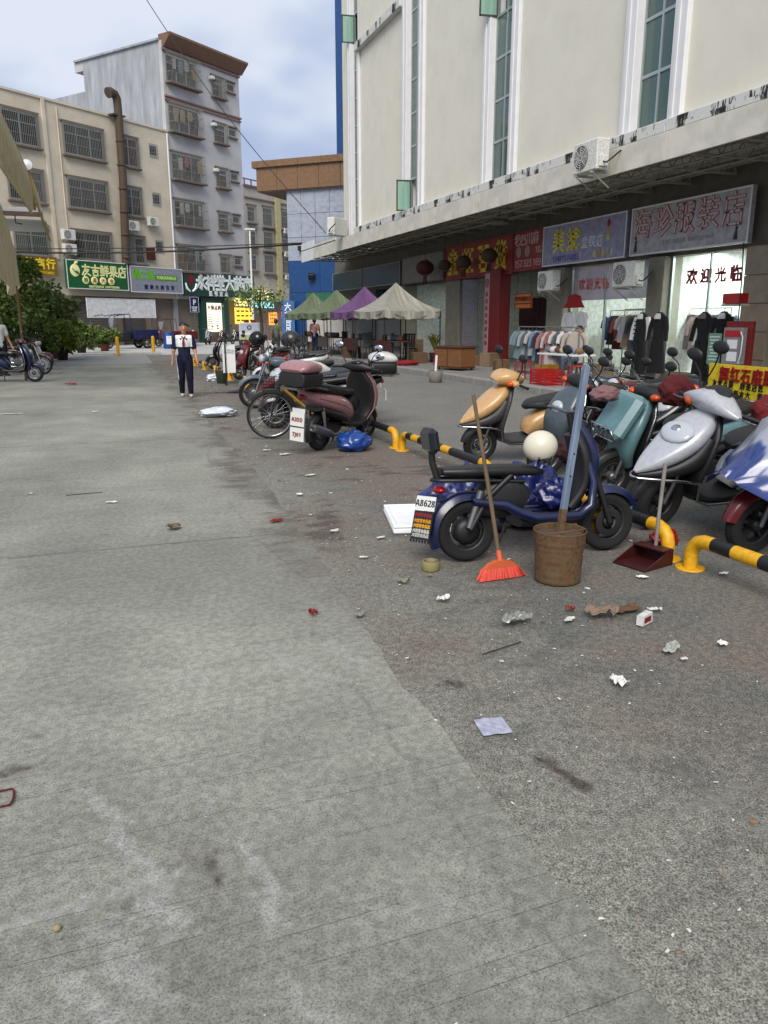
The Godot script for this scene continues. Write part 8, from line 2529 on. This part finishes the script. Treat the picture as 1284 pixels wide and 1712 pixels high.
	g = G.new()
	for k in 22:
		var a := TAU * k / 22.0 + r.randf() * .3
		var L := r.randf_range(.5, .8)
		var pts := [V(0, .35, 0), V(cos(a) * L * .3, .35 + L * .7, sin(a) * L * .3), V(cos(a) * L * .8, .35 + L * .8, sin(a) * L * .8)]
		var sd := V(-sin(a), 0, cos(a)) * .035
		g.quad(pts[0] - sd * .3, pts[0] + sd * .3, pts[1] + sd, pts[1] - sd); g.quad(pts[1] - sd, pts[1] + sd, pts[2] + sd * .1, pts[2] - sd * .1)
	part(t, "fronds", g, mat("palmleaf", Color(.45, .42, .14), .6))
	g = G.new()
	g.lathe([Vector2(0, 0), Vector2(.14, 0), Vector2(.19, .32), Vector2(.15, .32), Vector2(0, .30)], 14)
	part(t, "pot", g, M["potdark"])
	for k in 5:
		t = thing("patio_chair", ["dark chair under the grey canopy, left", "dark chair under the grey canopy, right", "striped grey chair under the purple canopy", "dark chair at the back of the purple canopy", "dark chair under the nearer green canopy"][k], "chair", [V(9.6, .15, -25.4), V(10.3, .15, -24.9), V(9.5, .15, -27.4), V(10.3, .15, -28.3), V(9.7, .15, -31)][k], r.randf() * 6)
		var cm: Material = M["blackplastic"] if k != 2 else mat("chairgrey", Color(.36, .37, .38), .6)
		bx(t, "seat", V(-.22, .42, -.22), V(.22, .46, .22), cm, .01)
		for j in 5: bx(t, "back_slat", V(-.2 + j * .085, .5, -.24), V(-.14 + j * .085, .9, -.21), cm)
		bx(t, "top_rail", V(-.22, .9, -.24), V(.22, .95, -.21), cm)
		for sx in [-.2, .2]:
			for sz in [-.2, .2]: tb(t, "leg", [V(sx, 0, sz), V(sx, .42, sz)], .016, cm, 6)
	# people
	person("child in white and navy school uniform with red neckerchief walking towards the viewer", V(1.78, .006, -16.16), atan2(-1.78, 16.16), 1.48, {"shirt": Color(.68, .68, .68), "shirt2": Color(.016, .020, .045), "trousers": Color(.012, .014, .026), "stripe": true, "cell": .012, "scarf": true, "step": 1.0})
	person("person in pale pink shirt standing under the green canopy", V(9.35, .15, -33.6), 2.6, 1.5, {"shirt": Color(.55, .33, .28), "trousers": Color(.03, .04, .09), "shoe": "b"})
	person("person in olive jacket standing by the street tree", V(8.45, .006, -37.2), 2.9, 1.6, {"shirt": Color(.12, .13, .08), "trousers": Color(.05, .05, .05), "shoe": "b"})
	person("person in white shirt at the left edge beside the bushes", V(-2.33, .006, -24.3), 0.6, 1.7, {"shirt": Color(.66, .66, .66), "trousers": Color(.02, .02, .03), "shoe": "b"})
	person("shopkeeper sitting behind the low folding table", V(10.9, .15, -15.9), -1.3, 1.6, {"shirt": Color(.10, .10, .11), "trousers": Color(.08, .10, .14), "shoe": "b", "seated": true})
	t = thing("plastic_stool", "grey stool under the seated shopkeeper", "stool", V(10.9, .15, -15.9), -1.3)
	bx(t, "seat", V(-.16, .30, -.16), V(.16, .34, .16), M["chairgrey"], .01)
	for sx in [-.13, .13]:
		for sz in [-.13, .13]: tb(t, "leg", [V(sx, 0, sz), V(sx, .30, sz)], .016, M["chairgrey"], 6)
# ---------------------------------------------------------------- more stock in and before the shops
func stock():
	var q := -PI / 2
	var pal := [["black", Color(.05, .05, .055)], ["grey", Color(.32, .32, .33)], ["white", Color(.78, .78, .77)], ["dark red", Color(.33, .06, .07)], ["denim blue", Color(.18, .24, .36)], ["beige", Color(.58, .50, .40)], ["pale pink", Color(.66, .50, .50)]]
	var rails := [[13.6, -14.75, 1.5, "lit shop's left rail", 7], [14.6, -12.95, 1.2, "lit shop's right rail", 5], [13.2, -16.5, 1.5, "lilac-sign shop's right rail", 7], [14.2, -18.5, 1.4, "lilac-sign shop's left rail", 7]]
	for r in rails:
		var t := thing("clothes_rail", "chrome clothes rail inside, the %s" % r[3], "clothes rail", V(r[0], .146, r[1]), q)
		var w: float = r[2]
		tb(t, "top_bar", [V(-w / 2, 1.65, 0), V(w / 2, 1.65, 0)], .016, M["chrome"])
		for s in [-1, 1]:
			tb(t, "upright", [V(s * w / 2, 0, 0), V(s * w / 2, 1.65, 0)], .016, M["chrome"])
			tb(t, "foot", [V(s * w / 2, .02, -.25), V(s * w / 2, .02, .25)], .016, M["chrome"])
		for k in r[4]:
			var c = pal[(k * 3 + int(-r[1])) % 7]
			garment("hanging_garment", "%s garment, number %d from the left on the %s" % [c[0], k + 1, r[3]], V(r[0], 1.66, r[1] - w / 2 + w * (k + .5) / r[4]), q + .8, .55, .7 + .12 * (k % 3), cloth("gar" + c[0], c[1]), k % 2, "garments on the rails inside the shops")
	# cartons and crates on the pavement and under the canopies
	var spots := [[11.6, -21.6, .5, .4, "brown carton below the orange notice"], [11.5, -22.0, .45, .3, "flat brown carton beside the red column"], [11.3, -24.2, .5, .5, "carton at the entrance of the red-sign shop"], [10.9, -19.6, .4, .3, "small carton left of the children's clothes"], [10.2, -23.9, .5, .35, "carton under the grey canopy"], [9.4, -28.6, .6, .4, "carton under the purple canopy"], [9.9, -30.4, .5, .55, "tall carton under the nearer green canopy"], [9.6, -34.6, .6, .45, "carton under the farther green canopy"], [11.4, -27.2, .6, .7, "tall carton by the shop behind the purple canopy"], [11.7, -16.0, .45, .35, "carton behind the low folding table"]]
	for s in spots:
		var t := thing("carton", s[4], "carton", V(s[0], .15, s[1]), rng.randf_range(-.4, .4))
		var m := worn("carton%d" % (rng.randi() % 3), [Color(.42, .32, .22), Color(.36, .27, .19), Color(.50, .42, .32)][rng.randi() % 3], .9, "dust", 1.0)
		bx(t, "box", V(-s[2] / 2, 0, -s[2] * .4), V(s[2] / 2, s[3], s[2] * .4), m, .008)
		bx(t, "tape", V(-s[2] / 2 - .001, s[3] - .05, -.03), V(s[2] / 2 + .001, s[3] + .001, .03), mat("tapeyellow", Color(.52, .50, .33), .3))
	# goods table under the canopies
	for s in [[9.5, -24.6, "grey"], [9.5, -28.0, "purple"], [9.5, -31.6, "nearer green"], [9.5, -35.0, "farther green"]]:
		var t := thing("stall_table", "stall table with wares under the %s canopy" % s[2], "table", V(s[0], .15, s[1]), q)
		bx(t, "table_top", V(-.8, .68, -.35), V(.8, .72, .35), M["wooddark"], .005)
		bx(t, "cloth_skirt", V(-.8, .30, .352), V(.8, .70, .36), cloth("skirt" + s[2], [Color(.30, .10, .10), Color(.15, .17, .22), Color(.16, .28, .22), Color(.32, .30, .26)][int(-s[1]) % 4]))
		for sx in [-.72, .72]:
			for sz in [-.3, .3]: tb(t, "leg", [V(sx, 0, sz), V(sx, .68, sz)], .018, M["steel"], 6)
		for k in 6:
			var g := G.new()
			g.cbox(V(0, .09, 0), V(.16, .18, .2), .03)
			one("ware_box", "%s box, number %d from the left on the stall table under the %s canopy" % [["red", "dark", "cream", "green", "blue", "brown"][k], k + 1, s[2]], "box", g, mat("ware%d" % k, [Color(.45, .07, .07), Color(.08, .08, .09), Color(.62, .57, .47), Color(.14, .30, .18), Color(.12, .20, .38), Color(.30, .20, .13)][k], .6), V(s[0] + .05 * (k % 2), .872, s[1] - .62 + k * .25), .1 * k, "wares on the stall tables")
func rest():
	bikes()
	foreground()
	street_things()
	stock()
